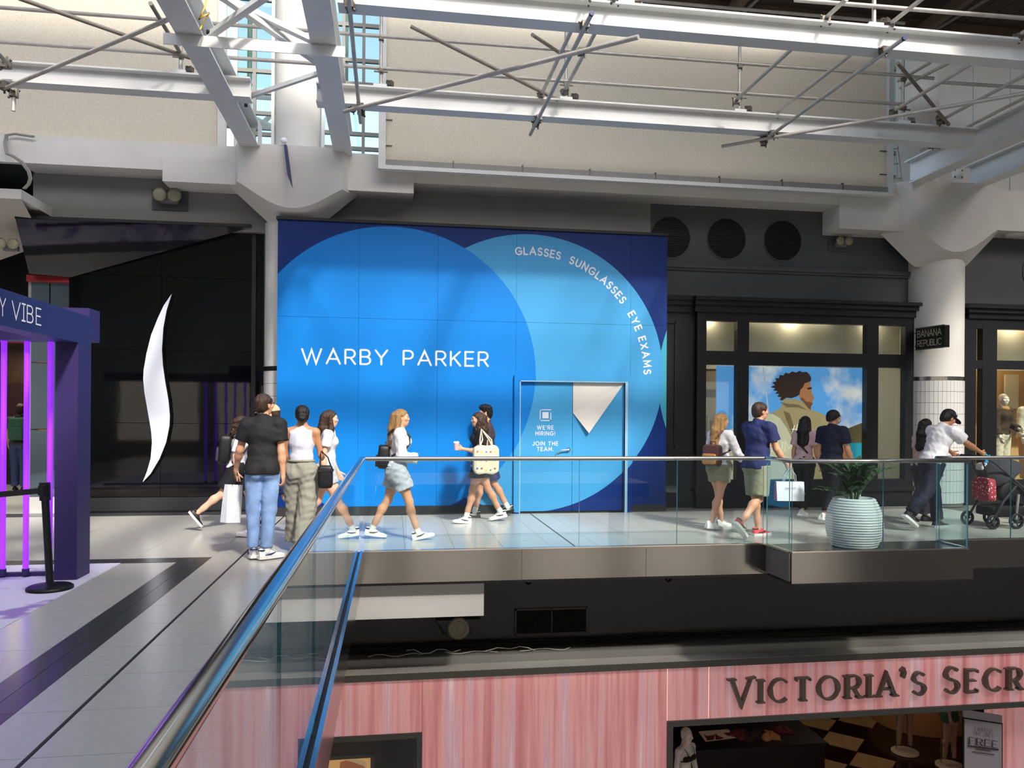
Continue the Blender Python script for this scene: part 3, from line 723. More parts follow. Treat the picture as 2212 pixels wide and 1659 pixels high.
stroke(mb, [(.2, 1.0), (.1, .2), (.2, .02), (.34, .12)], lambda a, b: .1, f_); stroke(mb, [(0, .66), (.4, .66)], lambda a, b: .07, f_)
stroke(mb, [(.5, 1.1), (.45, 0)], lambda a, b: .1, f_); stroke(mb, [(.47, .45), (.6, .66), (.75, .6), (.72, .05)], lambda a, b: .09, f_); mb.build('poster_lettering', 'poster_white', po, fix=False)

# ---- projecting blade sign on the shop front
a, b = Vector((8.99, YS-.06, 3.02)), Vector((9.42, YS-.95, 3.02))
a = Vector(onY(1983, 725, YS-.08)); b = Vector(onY(2046, 719, YS-.75)); a.z = b.z = 3.0
dv = (b-a).normalized(); nv = Vector((-dv.y, dv.x, 0)); nv = nv if nv.y < 0 else -nv
bsn = thing('blade_sign', 'small dark projecting sign with pale brand lettering on the column side of the shop front', 'sign', (a.x, a.y, a.z-.2))
mb = MB(); hgt = .19; L = (b-a).length
mb.add([a+nv*s1*.05+Vector((0, 0, z)) + (dv*L if e else Vector((0, 0, 0))) for e in (0, 1) for s1 in (-1, 1) for z in (-hgt, hgt)], [(0, 1, 3, 2), (4, 6, 7, 5), (0, 4, 5, 1), (2, 3, 7, 6), (0, 2, 6, 4), (1, 5, 7, 3)])
mb.build('sign_box', 'trim_black', bsn)
for z in (-hgt, hgt):
    MB().obox(a+nv*.055+Vector((0, 0, z)), b+nv*.055+Vector((0, 0, z)), .012, .02).build('sign_rim', 'vs_frame', bsn)
MB().obox(a-dv*.1+Vector((0, 0, .12)), a+Vector((0, 0, .12)), .02, .02).obox(a-dv*.1+Vector((0, 0, -.12)), a+Vector((0, 0, -.12)), .02, .02).build('bracket', 'trim_black', bsn)
for s, z, k in (('BANANA', .03, .115), ('REPUBLIC', -.135, .105)):
    tw = text_width(s, .2, .5); sc = min(.82*L/(tw*k), 1.2)
    f_ = flat_fn(a+dv*(L*.07)+nv*.0525+Vector((0, 0, z)), dv*k*sc, Vector((0, 0, k)), nv, 1.0)
    write(s, f_, 'sign_grey', bsn, .12, .2, .5)

# ---- second bay at the far right
b2 = thing('storefront', 'black timber shop front bay with warm lit mannequin window beyond the column', 'shop front', (11.2, YS, 0))
c2 = [(2108, 2122), (2153, 2290)]
for a_, b_ in ((2078, 2108), (2122, 2153), (2290, 2320)): rect(a_, b_, .001, 3.42, YS, YS+.14, 'post', 'black_frame', b2)
for a_, b_ in c2:
    rect(a_, b_, 2.50, 2.66, YS+.002, YS+.14, 'transom_bar', 'black_frame', b2); rect(a_, b_, 3.24, 3.42, YS+.002, YS+.14, 'head_rail', 'black_frame', b2)
    rect(a_, b_, .001, .45, YS+.002, YS+.14, 'stall_riser', 'black_frame', b2)
    rect(a_, b_, 2.66, 3.24, YS+.09, YS+.10, 'transom_pane', 'glass_clear', b2); rect(a_, b_, .45, 2.50, YS+.09, YS+.10, 'window_pane', 'glass_clear', b2)
for z0, z1, ov in ((3.42, 3.52, .04), (3.52, 3.60, .09), (3.60, 3.68, .14)): rect(2092, 2330, z0, z1, YS-ov, YS+.14, 'cornice', 'black_frame', b2)
r2 = thing('window_display_room', 'warm tan display interior behind the mannequins', 'room interior', (11.5, 13.6, 0))
XA, XB_ = onY(2085, 895, YS)[0], 14.0
B('back_wall', 'tan_wall', r2, XA, XB_, 14.6, 14.65, 0, 3.6); B('ceiling', 'cream_wall', r2, XA, XB_, YS+.15, 14.6, 3.45, 3.5); B('bulkhead', 'cream_wall', r2, XA, XB_, YS+.6, YS+.65, 2.52, 3.45)
B('display_floor', 'cream_wall', r2, XA, XB_, YS+.15, 14.6, .25, .3); B('side_wall', 'cream_wall', r2, XA-.25, XA-.21, YS+.15, 14.6, .3, 3.45); B('end_wall', 'tan_wall', r2, XB_, XB_+.04, YS+.15, 14.6, .3, 3.45)
rect(2172, 2200, 1.8, 2.5, 14.45, 14.5, 'wall_panel', 'cream_wall', r2); rect(2150, 2260, 1.25, 1.55, 14.3, 14.35, 'rail_shelf', 'brown_wood', r2)
warm('display_light', (11.8, 13.9, 3.40), 40, 1.2, (1, .74, .45)); warm('display_downlight', (11.8, 13.2, 3.42), 8, .2)

# ---- round grilles, small wall fittings
for px, py in ((1448, 513), (1569, 516), (1690, 520), (2246, 588)):
    X, _, Z = onY(px, py, 13.0); R = .375
    g = thing('round_grille', 'round black louvred wall grille, %s' % {1448: 'partly behind the blue hoarding', 1569: 'middle of a row of three', 1690: 'nearest the twin floodlight', 2246: 'beyond the right column'}[px], 'grille', (X, 12.98, Z-R), 'round wall grilles')
    MB().lathe([(R, -.015), (R-.02, -.02), (R-.02, 0)], (X, 13.0, Z), 48, axis='y', cap=False).build('rim', 'wall_charcoal', g)
    MB().lathe([(R-.02, -.004), (.001, -.004)], (X, 13.0, Z), 48, axis='y', cap=False, sm=False).build('mesh_back', 'black_deep', g)
    for k in range(-11, 12):
        z = k*.031; hw = math.sqrt(max((R-.025)**2-z*z, 0)); 
        if hw > .05: B('louvre', 'black_satin', g, X-hw, X+hw, 12.984, 12.995, Z+z-.005, Z+z+.005)
for k, (px, py) in enumerate(((205, 373), (453, 409), (829, 428), (1055, 418), (1267, 429), (1473, 436), (1671, 443), (1867, 508))):
    X, _, Z = onY(px, py, 13.0)
    o = thing('sprinkler', 'chrome sprinkler head on the dark wall '+['above the black canopy end', 'between the emergency light and the column head', 'just right of the left column head', 'above the first blue circle edge', 'above the second blue circle', 'above the first round grille', 'above the last round grille', 'left of the right column head'][k], 'sprinkler', (X, 12.99, Z), 'sprinkler heads above the shops')
    MB().lathe([(.032, 0), (.032, -.008), (.012, -.01), (.01, -.05), (.024, -.055), (.024, -.06)], (X, 13.0, Z), 14, axis='y').build('head', 'lens', o)
def flood(px, py, Y, label, m='sensor_cream', s=1.0, back=True):
    X, _, Z = onY(px, py, Y); o = thing('emergency_light', label, 'light', (X, Y-.02, Z-.1))
    if back: B('back_plate', 'wall_charcoal', o, X-.27*s, X+.27*s, Y-.02, Y, Z-.17*s, Z+.15*s)
    MB().cbox(X-.12*s, X+.14*s, Y-.10, Y-.02, Z-.08*s, Z+.03*s, .01).build('battery_box', 'wall_grey', o)
    for sx in (-1, 1):
        mb = MB(); mb.lathe([(.05*s, 0), (.10*s, -.05), (.105*s, -.07), (.07*s, -.085), (.001, -.09)], (X+sx*.11*s, Y-.12, Z+.03*s), 20, axis='y'); mb.build('lamp_head', m, o)
    return o
flood(368, 432, 13.0, 'twin-head cream emergency light on a grey plate above the black shop front')
flood(1812, 528, 13.0, 'twin-head emergency light on the dark wall right of the round grilles', s=.75)
fv = thing('security_camera', 'slim dark blue hanging sign edge on the column head below the steel beam', 'sign', onY(620, 400, 12.2))
v = [onY(613, 312, 12.2), onY(619, 312, 12.2), onY(631, 404, 11.9), onY(621, 378, 12.2)]
MB().prism([(0, 0), (1, 0), (2, 0), (3, 0)], lambda u, w_, d: np.array(v[int(u)])+np.array([0, d, 0]), 0, .095 if False else .098).build('blade', 'purple_blue', fv)
MB().lathe([(.001, -.05), (.035, -.035), (.05, 0), (.035, .035), (.001, .05)], onY(613, 304, 12.25), 16).build('ball', 'white_letter', fv)
fv.name = 'hanging_blade_sign'

X, _, Z = onY(2190, 500, 12.7)
o = thing('ceiling_disc', 'flat white round fitting under the concrete edge beam right of the right column', 'fitting', (X, 12.7, 4.93)); MB().lathe([(.17, -.004), (.17, -.03), (.12, -.045), (.001, -.05)], (X, 12.7, 4.962), 28).build('cover', 'concrete_white', o)
X, _, Z = onY(2069, 376, 12.29)
o = thing('anchor_plate', 'small pale bolted anchor plate on the right column head', 'plate', (X, 12.29, Z-.1)); B('plate', 'clamp_white', o, X-.09, X+.09, 12.275, 12.31, Z-.08, Z+.08)
for sx in (-1, 1):
    for sz in (-1, 1): MB().lathe([(.012, 0), (.012, -.012)], (X+sx*.07, 12.275, Z+sz*.06), 8, axis='y').build('bolt', 'bolt', o)
# ================================================================== roof steel: white I-beams over the walkway
def ibeam(label, a, b, w=.22, h=.26, name='steel_beam'):
    a = Vector(a); b = Vector(b); d = (b-a).normalized(); s_ = Vector((d.y, -d.x, 0)); tf = .022
    o = thing(name, label, 'beam', tuple(a), 'white roof steel beams')
    def bar(nm, ou, ov, ww, hh):
        MB().obox(a+s_*ou+Vector((0, 0, ov)), b+s_*ou+Vector((0, 0, ov)), ww, hh).build(nm, 'steel_white', o)
    bar('bottom_flange', 0, tf/2, w, tf); bar('top_flange', 0, h-tf/2, w, tf); bar('web', 0, h/2, .02, h-2*tf)
    return o
ZB = 5.65
bA = ibeam('white steel roof beam running out from the column head, with bolted cross angle', (-2.19, 1.0, ZB), (-2.19, 12.48, ZB), .28, .36)
bB = ibeam('white steel roof beam running out above the left edge of the blue hoarding', (-.74, 1.0, ZB), (-.80, 12.48, ZB), .28, .36)
bC = ibeam('white steel roof beam ending on the edge beam left of the tiled column', (8.98, 2.0, ZB+.02), (8.98, 12.48, ZB+.02), .26, .42)
bD = ibeam('white steel roof beam ending on the edge beam right of the tiled column', (10.15, 2.0, ZB+.02), (10.15, 12.48, ZB+.02), .26, .40)
b1 = ibeam('long white steel cross beam above the walkway railing', (-.57, 7.965, ZB+.008), (8.83, 7.965, ZB+.008), .21, .26)
b2_ = ibeam('long white steel cross beam close to the white weather screens', (-1.02, 10.51, ZB+.008), (8.60, 10.51, ZB+.008), .22, .26)
b3 = ibeam('short white steel cross beam in front of the left weather screen', (-8.5, 10.51, ZB+.008), (-1.85, 10.51, ZB+.008), .22, .26)
b3b = ibeam('white steel cross beam left of the bolted frame, close overhead', (-8.5, 7.7, ZB+.02), (-2.32, 7.7, ZB+.02), .21, .26)
# bolted cross angle and bracing between the two left beams
def pbar(nm, par, p, q, w_, h_, m='steel_white'): MB().obox(p, q, w_, h_).build(nm, m, par)
p, q = Vector(onZ(388, 82, ZB-.03)), Vector(onZ(732, 104, ZB-.03)); q.y = p.y = 8.85
ca = MB(); ca.obox((-2.45, 8.85, ZB-.012), (-.55, 8.85, ZB-.012), .16, .022); ca.obox((-2.45, 8.78, ZB+.05), (-.55, 8.78, ZB+.05), .02, .13) if False else None
ca.obox((-2.45, 8.77, ZB-.07), (-.55, 8.77, ZB-.07), .014, .11); ca.build('cross_angle', 'steel_white', bA)
for x in (-2.36, -2.22, -.80, -.64):
    MB().lathe([(.022, 0), (.022, -.02), (.012, -.022), (.012, -.05)], (x, 8.86, ZB-.022), 8).build('bolt', 'bolt', bA)
for (y0, z0, y1, z1) in ((8.95, ZB+.06, 7.55, ZB+.06), (7.75, ZB+.14, 9.6, ZB+.14), (8.15, ZB+.22, 9.25, ZB+.22)):
    mb = MB(); mb.obox((-2.03, y0, z0), (-.92, y1, z1), .075, .012); mb.obox((-2.03, y0-.03, z0+.03), (-.92, y1-.03, z1+.03), .012, .06); mb.build('brace_angle', 'steel_white', bA)
mb = MB(); mb.obox((-2.03, 10.9, ZB+.17), (-.92, 9.9, ZB+.17), .05, .05); mb.build('brace_angle', 'steel_white', bA)
for (x, y, z) in ((-2.02, 8.9, ZB+.1), (-2.02, 8.2, ZB+.2), (-.92, 7.7, ZB+.1), (-.92, 9.4, ZB+.1), (-2.02, 10.8, ZB+.17), (-2.04, 11.2, ZB+.2)):
    MB().lathe([(.025, -.02), (.025, .02)], (x, y, z), 8, axis='x').build('bolt', 'bolt', bA)
B('end_plate', 'steel_white', bA, -2.05, -2.03, 12.2, 12.46, ZB, ZB+.36)
rp = thing('yellow_cable', 'thin yellow cable hanging from the roof beam', 'cable', onZ(440, 40, ZB+.2))
pts = [onX(446, 0, -2.0), onX(443, 15, -2.0), onX(430, 42, -2.0), onX(438, 36, -1.98), onX(452, 28, -1.98), onX(440, 45, -2.0), onX(432, 65, -2.0)]
MB().tube(pts, .008, 6).build('strand', 'rope_yellow', rp)

# ================================================================== tube scaffold clamped to the beams
sc = thing('scaffold', 'galvanised tube and clamp scaffold fixed to the roof beams', 'scaffold', (2.3, 10.5, ZB+.26))
R = .024
def T(a, b, m='tube_galv', r=R): MB().tube([a, b], r, 10).build('tube', m, sc)
_cl = {}
def clamp(p, s_=1.0):
    if 'c' not in _cl:
        mb = MB(); mb.box(-.04, .04, -.035, .035, -.03, .03); mb.tube([(-.05, .0, -.05), (.05, .0, .05)], .012, 6); mb.tube([(.0, -.06, .02), (.0, .06, .02)], .010, 6); mb.tube([(.03, -.04, -.05), (.03, -.04, .06)], .009, 6)
        o = mb.build('coupler', 'clamp', None); o.parent = sc; _cl['c'] = o
    else: o = inst(_cl['c'], 'coupler', sc, (0, 0, 0))
    o.location = Vector(p)-sc.location; o.rotation_euler = (0, 0, (p[0]*7.3) % 3.1); o.scale = (s_,)*3
ZT = ZB+.26
PX = [-5.4, -2.72, -.19, 2.325, 4.86, 7.42, 9.9]
for x in PX[1:6]:
    T((x, 10.5, ZT+.03), (x, 10.5, ZT+1.25))
    MB().cbox(x-.10, x+.08, 10.42, 10.58, ZT, ZT+.05, .006).build('base_jack_plate', 'clamp_white', sc); clamp((x+.12, 10.46, ZT+.07)); MB().obox((x-.09, 10.46, ZT+.22), (x+.09, 10.46, ZT+.22), .02, .015).build('jack_nut', 'clamp', sc)
    for z in (6.16, 6.58): clamp((x, 10.48, z), .8)
for z in (6.15, 6.575, 7.35): T((-8.0, 10.47, z), (7.42, 10.47, z+.06))
T((7.42, 10.47, 6.63), (7.9, 10.47, 6.63)); T(onY(2033, 178, 9.6), onY(2240, 191, 9.6))
for x in (2.0, 4.86, 7.3):
    T((x+.4, 7.95, ZT+.03), (x+.4, 7.95, ZT+1.4)); MB().cbox(x+.3, x+.48, 7.88, 8.03, ZT, ZT+.05, .006).build('base_jack_plate', 'clamp_white', sc); clamp((x+.52, 7.92, ZT+.08))
T((4.3, 7.92, 6.14), (9, 7.92, 6.20)); T((-.2, 7.92, 6.75), (9, 7.92, 6.80))
# tubes slung under the beams
for x, y0, y1 in ((1.93, 7.55, 10.95), (5.31, 7.50, 10.45), (-.45, 7.6, 10.9)):
    T((x, y0, ZB-.05), (x-.02, y1, ZB-.05))
    for y in (7.84, 10.40, 10.62): clamp((x, y, ZB-.02), 1.1)
    MB().lathe([(.026, 0), (.026, .03)], (x, y0-.02, ZB-.05), 10, axis='y').build('tube_cap', 'purple_blue', sc)
# tubes lying over the beams
for x, y0, y1 in ((1.97, 7.3, 10.65), (2.25, 7.3, 10.3), (5.42, 7.3, 10.6), (4.65, 7.5, 10.2), (7.02, 7.2, 10.2), (7.92, 7.2, 10.4)):
    T((x, y0, ZT+.05), (x, y1, ZT+.05)); clamp((x, y1-.06, ZT+.03), 1.1); clamp((x, 7.9, ZT+.03), 1.1)
T((8.70, 7.0, ZT+.18), (8.60, 11.7, ZT+.10)); clamp((8.62, 11.5, ZT+.1)); clamp((8.62, 11.35, ZT+.06))
# loose diagonals
def D(x0, y0, Y0, x1, y1, Y1, m='tube_galv'): T(onY(x0, y0, Y0), onY(x1, y1, Y1), m)
D(743, 241, 10.35, 1379, 80, 7.2); clamp(onY(761, 236, 10.3)); clamp(onY(1255, 112, 7.75))
D(887, 57, 10.0, 1205, 216, 10.44, 'tube_dark'); clamp(onY(1168, 206, 10.4))
D(1150, 75, 9.6, 1215, 118, 10.4, 'tube_dark')
D(1559, 316, 10.9, 2230, 199, 8.6); clamp(onY(1674, 293, 10.5)); clamp(onY(1650, 310, 10.6))
D(1939, 136, 9.2, 2049, 269, 10.35, 'tube_dark'); clamp(onY(2030, 255, 10.3))
D(40, -4, 9.0, 410, 125, 10.40, 'tube_dark'); D(10, 191, 10.30, 361, 43, 8.2)
D(-5, 115, 9.3, 20, 140, 10.2, 'tube_dark'); clamp(onY(12, 140, 10.25), 1.3); clamp(onY(8, 185, 10.3), 1.4); clamp(onY(30, 203, 10.3), 1.2)
D(325, 7, 9.0, 388, 112, 10.3, 'tube_dark'); D(30, 205, 10.3, 29, 240, 10.3)
D(1940, 175, 10.9, 2010, 135, 10.2); D(1945, 190, 10.9, 2090, 115, 9.6)
# ================================================================== timber scaffold deck above, at the right
dk = thing('scaffold_deck', 'dark timber scaffold deck overhead at the upper right', 'deck', (8, 11.4, 7.88))
for k in range(28):
    x = 3.3+k*.30; B('plank', 'wood_deck', dk, x, x+.285, (8.6 if x < 6.9 else 3.2)+.12*(k % 3 == 0), 11.42-.06*(k % 2), 7.93, 7.97)
for y in (11.3, 9.6, 7.9, 6.2, 4.4): B('joist', 'deck_beam', dk, 3.2 if y > 8.5 else 6.85, 11.7, y-.05, y+.05, 7.78, 7.925)
for x in (5.0, 8.2, 11.0): B('ledger', 'deck_beam', dk, x-.06, x+.06, 8.5 if x < 6 else 3.2, 11.3, 7.62, 7.775); MB().tube([(x+.2, 8.7, 7.5), (x+.2, 11.2, 7.72)], .03, 8).build('support_tube', 'tube_dark', dk)
# ================================================================== windows and sky structure behind the gaps
def curtain(label, x0, x1, y, nx, zs):
    o = thing('window_wall', label, 'window', (x0, y, 5.7))
    for k in range(nx+1): B('mullion', 'steel_white' if k in (0, nx) else 'grey_cornice', o, x0+(x1-x0)*k/nx-.025, x0+(x1-x0)*k/nx+.025, y, y+.08, 5.7, 10.15)
    for a_, b_ in zip(zs[:-1], zs[1:]):
        B('transom', 'grey_cornice', o, x0, x1, y+.01, y+.07, b_-.03, b_+.03)
        for k in range(nx): B('pane', 'glass_green', o, x0+(x1-x0)*k/nx+.026, x0+(x1-x0)*(k+1)/nx-.026, y+.035, y+.043, a_+.031, b_-.031)
    return o
o = curtain('narrow clerestory window between the left weather screen and the round column', -2.62, -2.02, 13.45, 2, [5.7, 6.02, 6.25, 6.6, 6.95, 7.3, 7.8, 8.5, 9.3, 10.15])
o = curtain('narrow clerestory window between the round column and the large weather screen', -1.2, -.2, 13.45, 3, [5.7, 6.1, 6.35, 6.8, 7.2, 7.6, 8.2, 9.2, 10.15])
o = curtain('clerestory window between the large weather screen and the right column', 8.3, 9.4, 13.45, 2, [5.7, 6.15, 6.6, 7.3, 8.2, 9.2, 10.15])
o = thing('ladder', 'metal ladder leaning behind the gap beside the large weather screen', 'ladder', (9.0, 13.1, 5.7))
for x in (8.72, 8.98): MB().tube([(x+.15, 12.9, 5.7), (x-.05, 13.2, 8.6)], .02, 8).build('rail', 'tube_galv', o)
for k in range(9): MB().tube([(8.86-.012*k, 12.92+.03*k, 5.9+.28*k), (9.12-.012*k, 12.92+.03*k, 5.95+.28*k)], .014, 6).build('rung', 'tube_galv', o)
fr_ = thing('outer_steelwork', 'grey tube bracing outside the clerestory window beside the left column', 'steelwork', (-2.2, 14.6, 5.7))
for a_, b_ in (((-3.2, 14.6, 7.2), (-1.9, 14.4, 6.6)), ((-2.6, 14.6, 5.7), (-2.6, 14.6, 9)), ((-3.0, 14.7, 6.2), (-1.8, 14.5, 7.4)), ((-3.2, 14.6, 6.75), (-1.4, 14.6, 6.75)), ((-3.2, 14.6, 7.3), (-.2, 14.6, 7.3)), ((-.9, 14.6, 5.7), (-.9, 14.6, 9))):
    MB().tube([a_, b_], .045, 8).build('tube', 'grey_cornice', fr_)
B('sill_block', 'concrete_white', fr_, -3.4, 0, 14.3, 14.9, 5.0, 6.0)
dark = thing('outer_structure', 'dark structure outside the right clerestory gap', 'steelwork', (9.2, 15, 5.6))
B('dark_wall', 'black_satin', dark, 8.0, 9.7, 15.0, 15.1, 5.5, 10.15); B('pale_block', 'concrete_white', dark, 8.4, 8.7, 14.0, 14.1, 5.7, 5.95)
rw = thing('white_bulkhead', 'pale white clad wall above the edge beam beyond the right column', 'wall', (11.5, 13.7, 5.7))
for k in range(4): B('cladding_panel', 'concrete_white', rw, 10.42+k*.82, 11.22+k*.82, 13.75, 13.8, 5.70, 10.15)
B('narrow_return', 'black_satin', rw, 10.22, 10.40, 13.9, 13.95, 5.7, 10.15)
# ================================================================== far left: white bulkhead, dark recess, cable
ls = struct('trim_3', 'white boxed ceiling bulkhead at the far left above the black canopy', 'bulkhead')
v = [onY(0, 407, 12.0), onY(46, 409, 12.0), onY(71, 440, 13.0), onY(71, 462, 13.0), onY(46, 430, 12.0), onY(0, 428, 12.0)]
MB().box(-8.5, float(v[1][0]), 12.0, 14.5, float(v[4][2]), float(v[1][2])).build('bulkhead_band', 'concrete_white', ls)
MB().add([(-8.5, 12.0, v[4][2]), (v[4][0], 12.0, v[4][2]), (-5.5, 13.4, v[4][2]-.35), (-8.5, 14.5, v[4][2]-1.2)], [(0, 1, 2, 3)]).build('sloped_soffit', 'soffit', ls)
B('dark_recess', 'black_deep', ls, -9, -5.0, 14.5, 14.6, 2.75, 5.6); B('recess_roof', 'black_deep', ls, -9, -5.5, 12.6, 14.5, 5.27, 5.3)
B('side_return', 'black_deep', ls, -5.03, -4.98, 13.2, 18.4, 0, 4.6)
cb_ = thing('conduit', 'grey looping cable conduit hanging from the edge beam at the far left', 'conduit', onY(10, 300, 12.4))
for d in (0, 4): MB().tube([onY(x+d, y, 12.42-(.08 if y > 330 else 0)) for x, y in ((70, 295), (30, 289), (12, 292), (9, 310), (14, 332), (28, 338), (45, 350), (60, 370), (64, 385), (60, 398), (50, 408))], .016, 8).build('cable', 'grey_cornice', cb_)
for px, py in ((27, 535),): flood(px, py, 12.9, 'twin emergency light under the white bulkhead at the far left', s=.8, back=False)
# ================================================================== the hall around: added roof slabs with a slot shaping the sun, walls out of frame, lower floor
mat('fill_glow', 'd8d0c4', .5, emit='fff0dc', es=1.0)
rf = struct('ceiling', 'unseen white roof slabs added to shade the hall, with a long opening for the sun', 'roof')
B('shade_slab', 'concrete_white', rf, -13, 18, 5.6, 9.3, 10.2, 10.5); B('shade_slab', 'concrete_white', rf, 7.6, 18, 9.3, 13.35, 10.2, 10.5); B('shade_slab', 'concrete_white', rf, -13, 18, -9, -2.4, 10.2, 10.5)  # unseen slabs, edges placed to bound the sun patch and shade the rest
for k in range(9): B('skylight_bar', 'steel_white', rf, -12+k*3.6, -11.92+k*3.6, -2.4, 5.6, 10.25, 10.4)
wf = struct('wall_front', 'pale wall of the opposite side of the hall', 'wall')
B('lower_wall', 'soffit', wf, -13, 18, -9.2, -9, -5.2, 10.2)
for k in range(7): B('fill_glow_pane', 'fill_glow', wf, -11.5+k*4, -8.3+k*4, -9.0, -8.95, .4, 3.2); B('upper_window', 'cream_wall', wf, -11.5+k*4, -8.3+k*4, -9.0, -8.96, 5.6, 8.2); B('fill_glow_pane', 'fill_glow', wf, -11.5+k*4, -8.3+k*4, -9.0, -8.95, -4.9, -1.9)  # the glowing panes are added out of view as ambient fill
wl = struct('wall_left', 'dim wall closing the hall at the left', 'wall'); B('wall_face', 'wall_grey', wl, -13.2, -13, -9, 20, -5.2, 10.2)
wr = struct('wall_right', 'dim wall closing the hall at the right', 'wall'); B('wall_face', 'soffit', wr, 18, 18.2, -9, 20, -5.2, 10.2)
lf = struct('floor_lower', 'polished floor of the level below', 'floor'); B('floor_face', 'floor_tile', lf, -13, 18, -9, 10.3, -5.3, -5.2)

# ================================================================== level below: soffit beam, dark wall, cornice, pink panelled shop
ub = struct('trim_4', 'white boxed beam under the walkway fascia', 'beam')
p0 = onY(1045, 1330, 9.3); B('boxed_beam', 'concrete_white', ub, -9, float(p0[0]), 9.3, 9.7, float(p0[2]), -.40)
MB().tube([(-.55, 9.28, -.72), (-.55, 9.27, -.85), (-.54, 9.28, -1.0)], .006, 6).build('hanging_wire', 'cable_white', ub); MB().cbox(-.57, -.53, 9.27, 9.30, -.74, -.70, .004).build('hook_plate', 'clamp_white', ub)
dw = struct('wall_lower', 'dark charcoal wall below the walkway', 'wall')
YD = 10.70
B('dark_wall', 'wall_charcoal', dw, -9, 14, YD, YD+.1, -1.60, -.36)
lvx = [pr(1115, 1317, 1190, 1367, YD), pr(1192, 1317, 1265, 1365, YD)]
gv = thing('louvre_grille', 'wide dark ventilation grille in two halves on the charcoal wall', 'grille', (lvx[0][0], YD-.02, lvx[0][2]))
for X0, X1, Z0, Z1 in lvx:
    B('grille_back', 'black_deep', gv, X0, X1, YD-.012, YD, Z0, Z1)
    for k in range(13): z = Z0+(Z1-Z0)*(k+.5)/13; MB().obox((X0, YD-.02, z), (X1, YD-.02, z), .02, .008, (0, .5, 1)).build('slat', 'black_satin', gv)
X0, X1, Z0, Z1 = lvx[0][0]-.02, lvx[1][1]+.02, lvx[0][2]-.02, lvx[0][3]+.02
for a_, b_, c_, d_ in ((X0, X1, Z0, Z0+.02), (X0, X1, Z1-.02, Z1), (X0, X0+.02, Z0, Z1), (X1-.02, X1, Z0, Z1), (lvx[0][1], lvx[1][0], Z0, Z1)): B('grille_frame', 'wall_charcoal', gv, a_, b_, YD-.03, YD, c_, d_)
for px, py, wh in ((1141, 1255, 'above the ventilation grille'), (1443, 1250, 'right of the ventilation grille')):
    X, _, Z = onY(px, py, YD)
    o = thing('wall_camera', 'small round chrome fitting on the charcoal wall %s' % wh, 'fitting', (X, YD-.03, Z-.04))
    MB().lathe([(.05, 0), (.05, -.02), (.035, -.04), (.001, -.05)], (X, YD, Z), 18, axis='y').build('dome', 'black_gloss', o); MB().lathe([(.052, 0), (.055, -.012), (.05, -.016)], (X, YD, Z), 18, axis='y').build('ring', 'lens', o)
X, _, Z = onY(988, 1350, YD)
o = thing('loudspeaker', 'cream round loudspeaker in a tapered housing under the white boxed beam', 'loudspeaker', (X, YD-.2, Z-.1))
MB().add([(X-.30, YD, Z+.12), (X+.30, YD, Z+.12), (X+.2, YD, Z-.12), (X-.2, YD, Z-.12), (X-.30, YD-.2, Z+.12), (X+.30, YD-.2, Z+.12), (X+.14, YD-.12, Z-.1), (X-.14, YD-.12, Z-.1)], [(0, 1, 2, 3), (4, 7, 6, 5), (0, 4, 5, 1), (1, 5, 6, 2), (2, 6, 7, 3), (3, 7, 4, 0)]).build('housing', 'wall_charcoal', o)
MB().lathe([(.15, 0), (.15, -.02), (.11, -.04), (.10, -.02), (.05, -.03), (.001, -.04)], (X, YD-.17, Z), 28, axis='y').build('cone', 'sensor_cream', o)
cs = struct('trim_5', 'stepped grey cornice above the pink shop panels', 'cornice')
B('shelf', 'grey_cornice', cs, -9, 14, 10.255, YD, -1.66, -1.586); B('riser', 'grey_cornice', cs, -9, 14, 10.23, 10.25, -1.70, -1.59)
for k in range(10): B('ledge_stone', 'cornice_top', cs, -9+k*2.3, -6.703+k*2.3, 9.97, 10.24, -1.74, -1.695)
B('front_trim', 'vs_frame', cs, -9, 14, 9.955, 9.975, -1.785, -1.70)
rng = random.Random(3)
for k in range(5):
    pts = [(-2+i*.8, 10.42+.05*k+.02*rng.random(), -1.572+.012*k+(.05*rng.random()**3)) for i in range(16)]
    o = tag(MB().tube(pts, .010, 6).build('cable', 'cable', None), 'dark cable lying along the cornice shelf below the charcoal wall', 'cable', 'cables on the cornice shelf')
    o.location = (0, 0, 0)
for k in range(5):
    pts = [(-.3+.5*k+.1*i, 10.30+.05*math.sin(i*1.3+k), -1.575+.05*abs(math.sin(i*.9+k))*(k % 2+.3)) for i in range(8)]
    tag(MB().tube(pts, .006, 6).build('loose_wire', 'cable_white', None), 'thin pale loose wire on the cornice shelf under the boxed beam', 'wire', 'loose wires on the cornice shelf')
def pink_mat():
    m = mat('pink_panel', 'd99aa0', .35); n = m.node_tree.nodes; l = m.node_tree.links; b = n['Principled BSDF']
    g = n.new('ShaderNodeNewGeometry'); mp = n.new('ShaderNodeMapping'); mp.inputs['Scale'].default_value = (4.5, 0, .12); l.new(g.outputs['Position'], mp.inputs[0])
    t = n.new('ShaderNodeTexNoise'); t.inputs['Scale'].default_value = 1.6; t.inputs['Detail'].default_value = 6; t.inputs['Roughness'].default_value = .6; l.new(mp.outputs[0], t.inputs[0])
    r = n.new('ShaderNodeValToRGB'); e = r.color_ramp.elements; e[0].position = .32; e[0].color = lin('bb6f72'); e[1].position = .72; e[1].color = lin('f2cfc8')
    x = e.new(.47); x.color = lin('d48f8e'); x = e.new(.56); x.color = lin('e0a6a2'); x = e.new(.62); x.color = lin('cfa2ae')
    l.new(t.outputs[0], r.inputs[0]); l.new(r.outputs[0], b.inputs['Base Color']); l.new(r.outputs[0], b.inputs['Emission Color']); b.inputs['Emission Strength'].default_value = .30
pink_mat(); mat('seam_light', 'fff0dc', .4, emit='ffe8cc', es=.9)
YV = 10.0
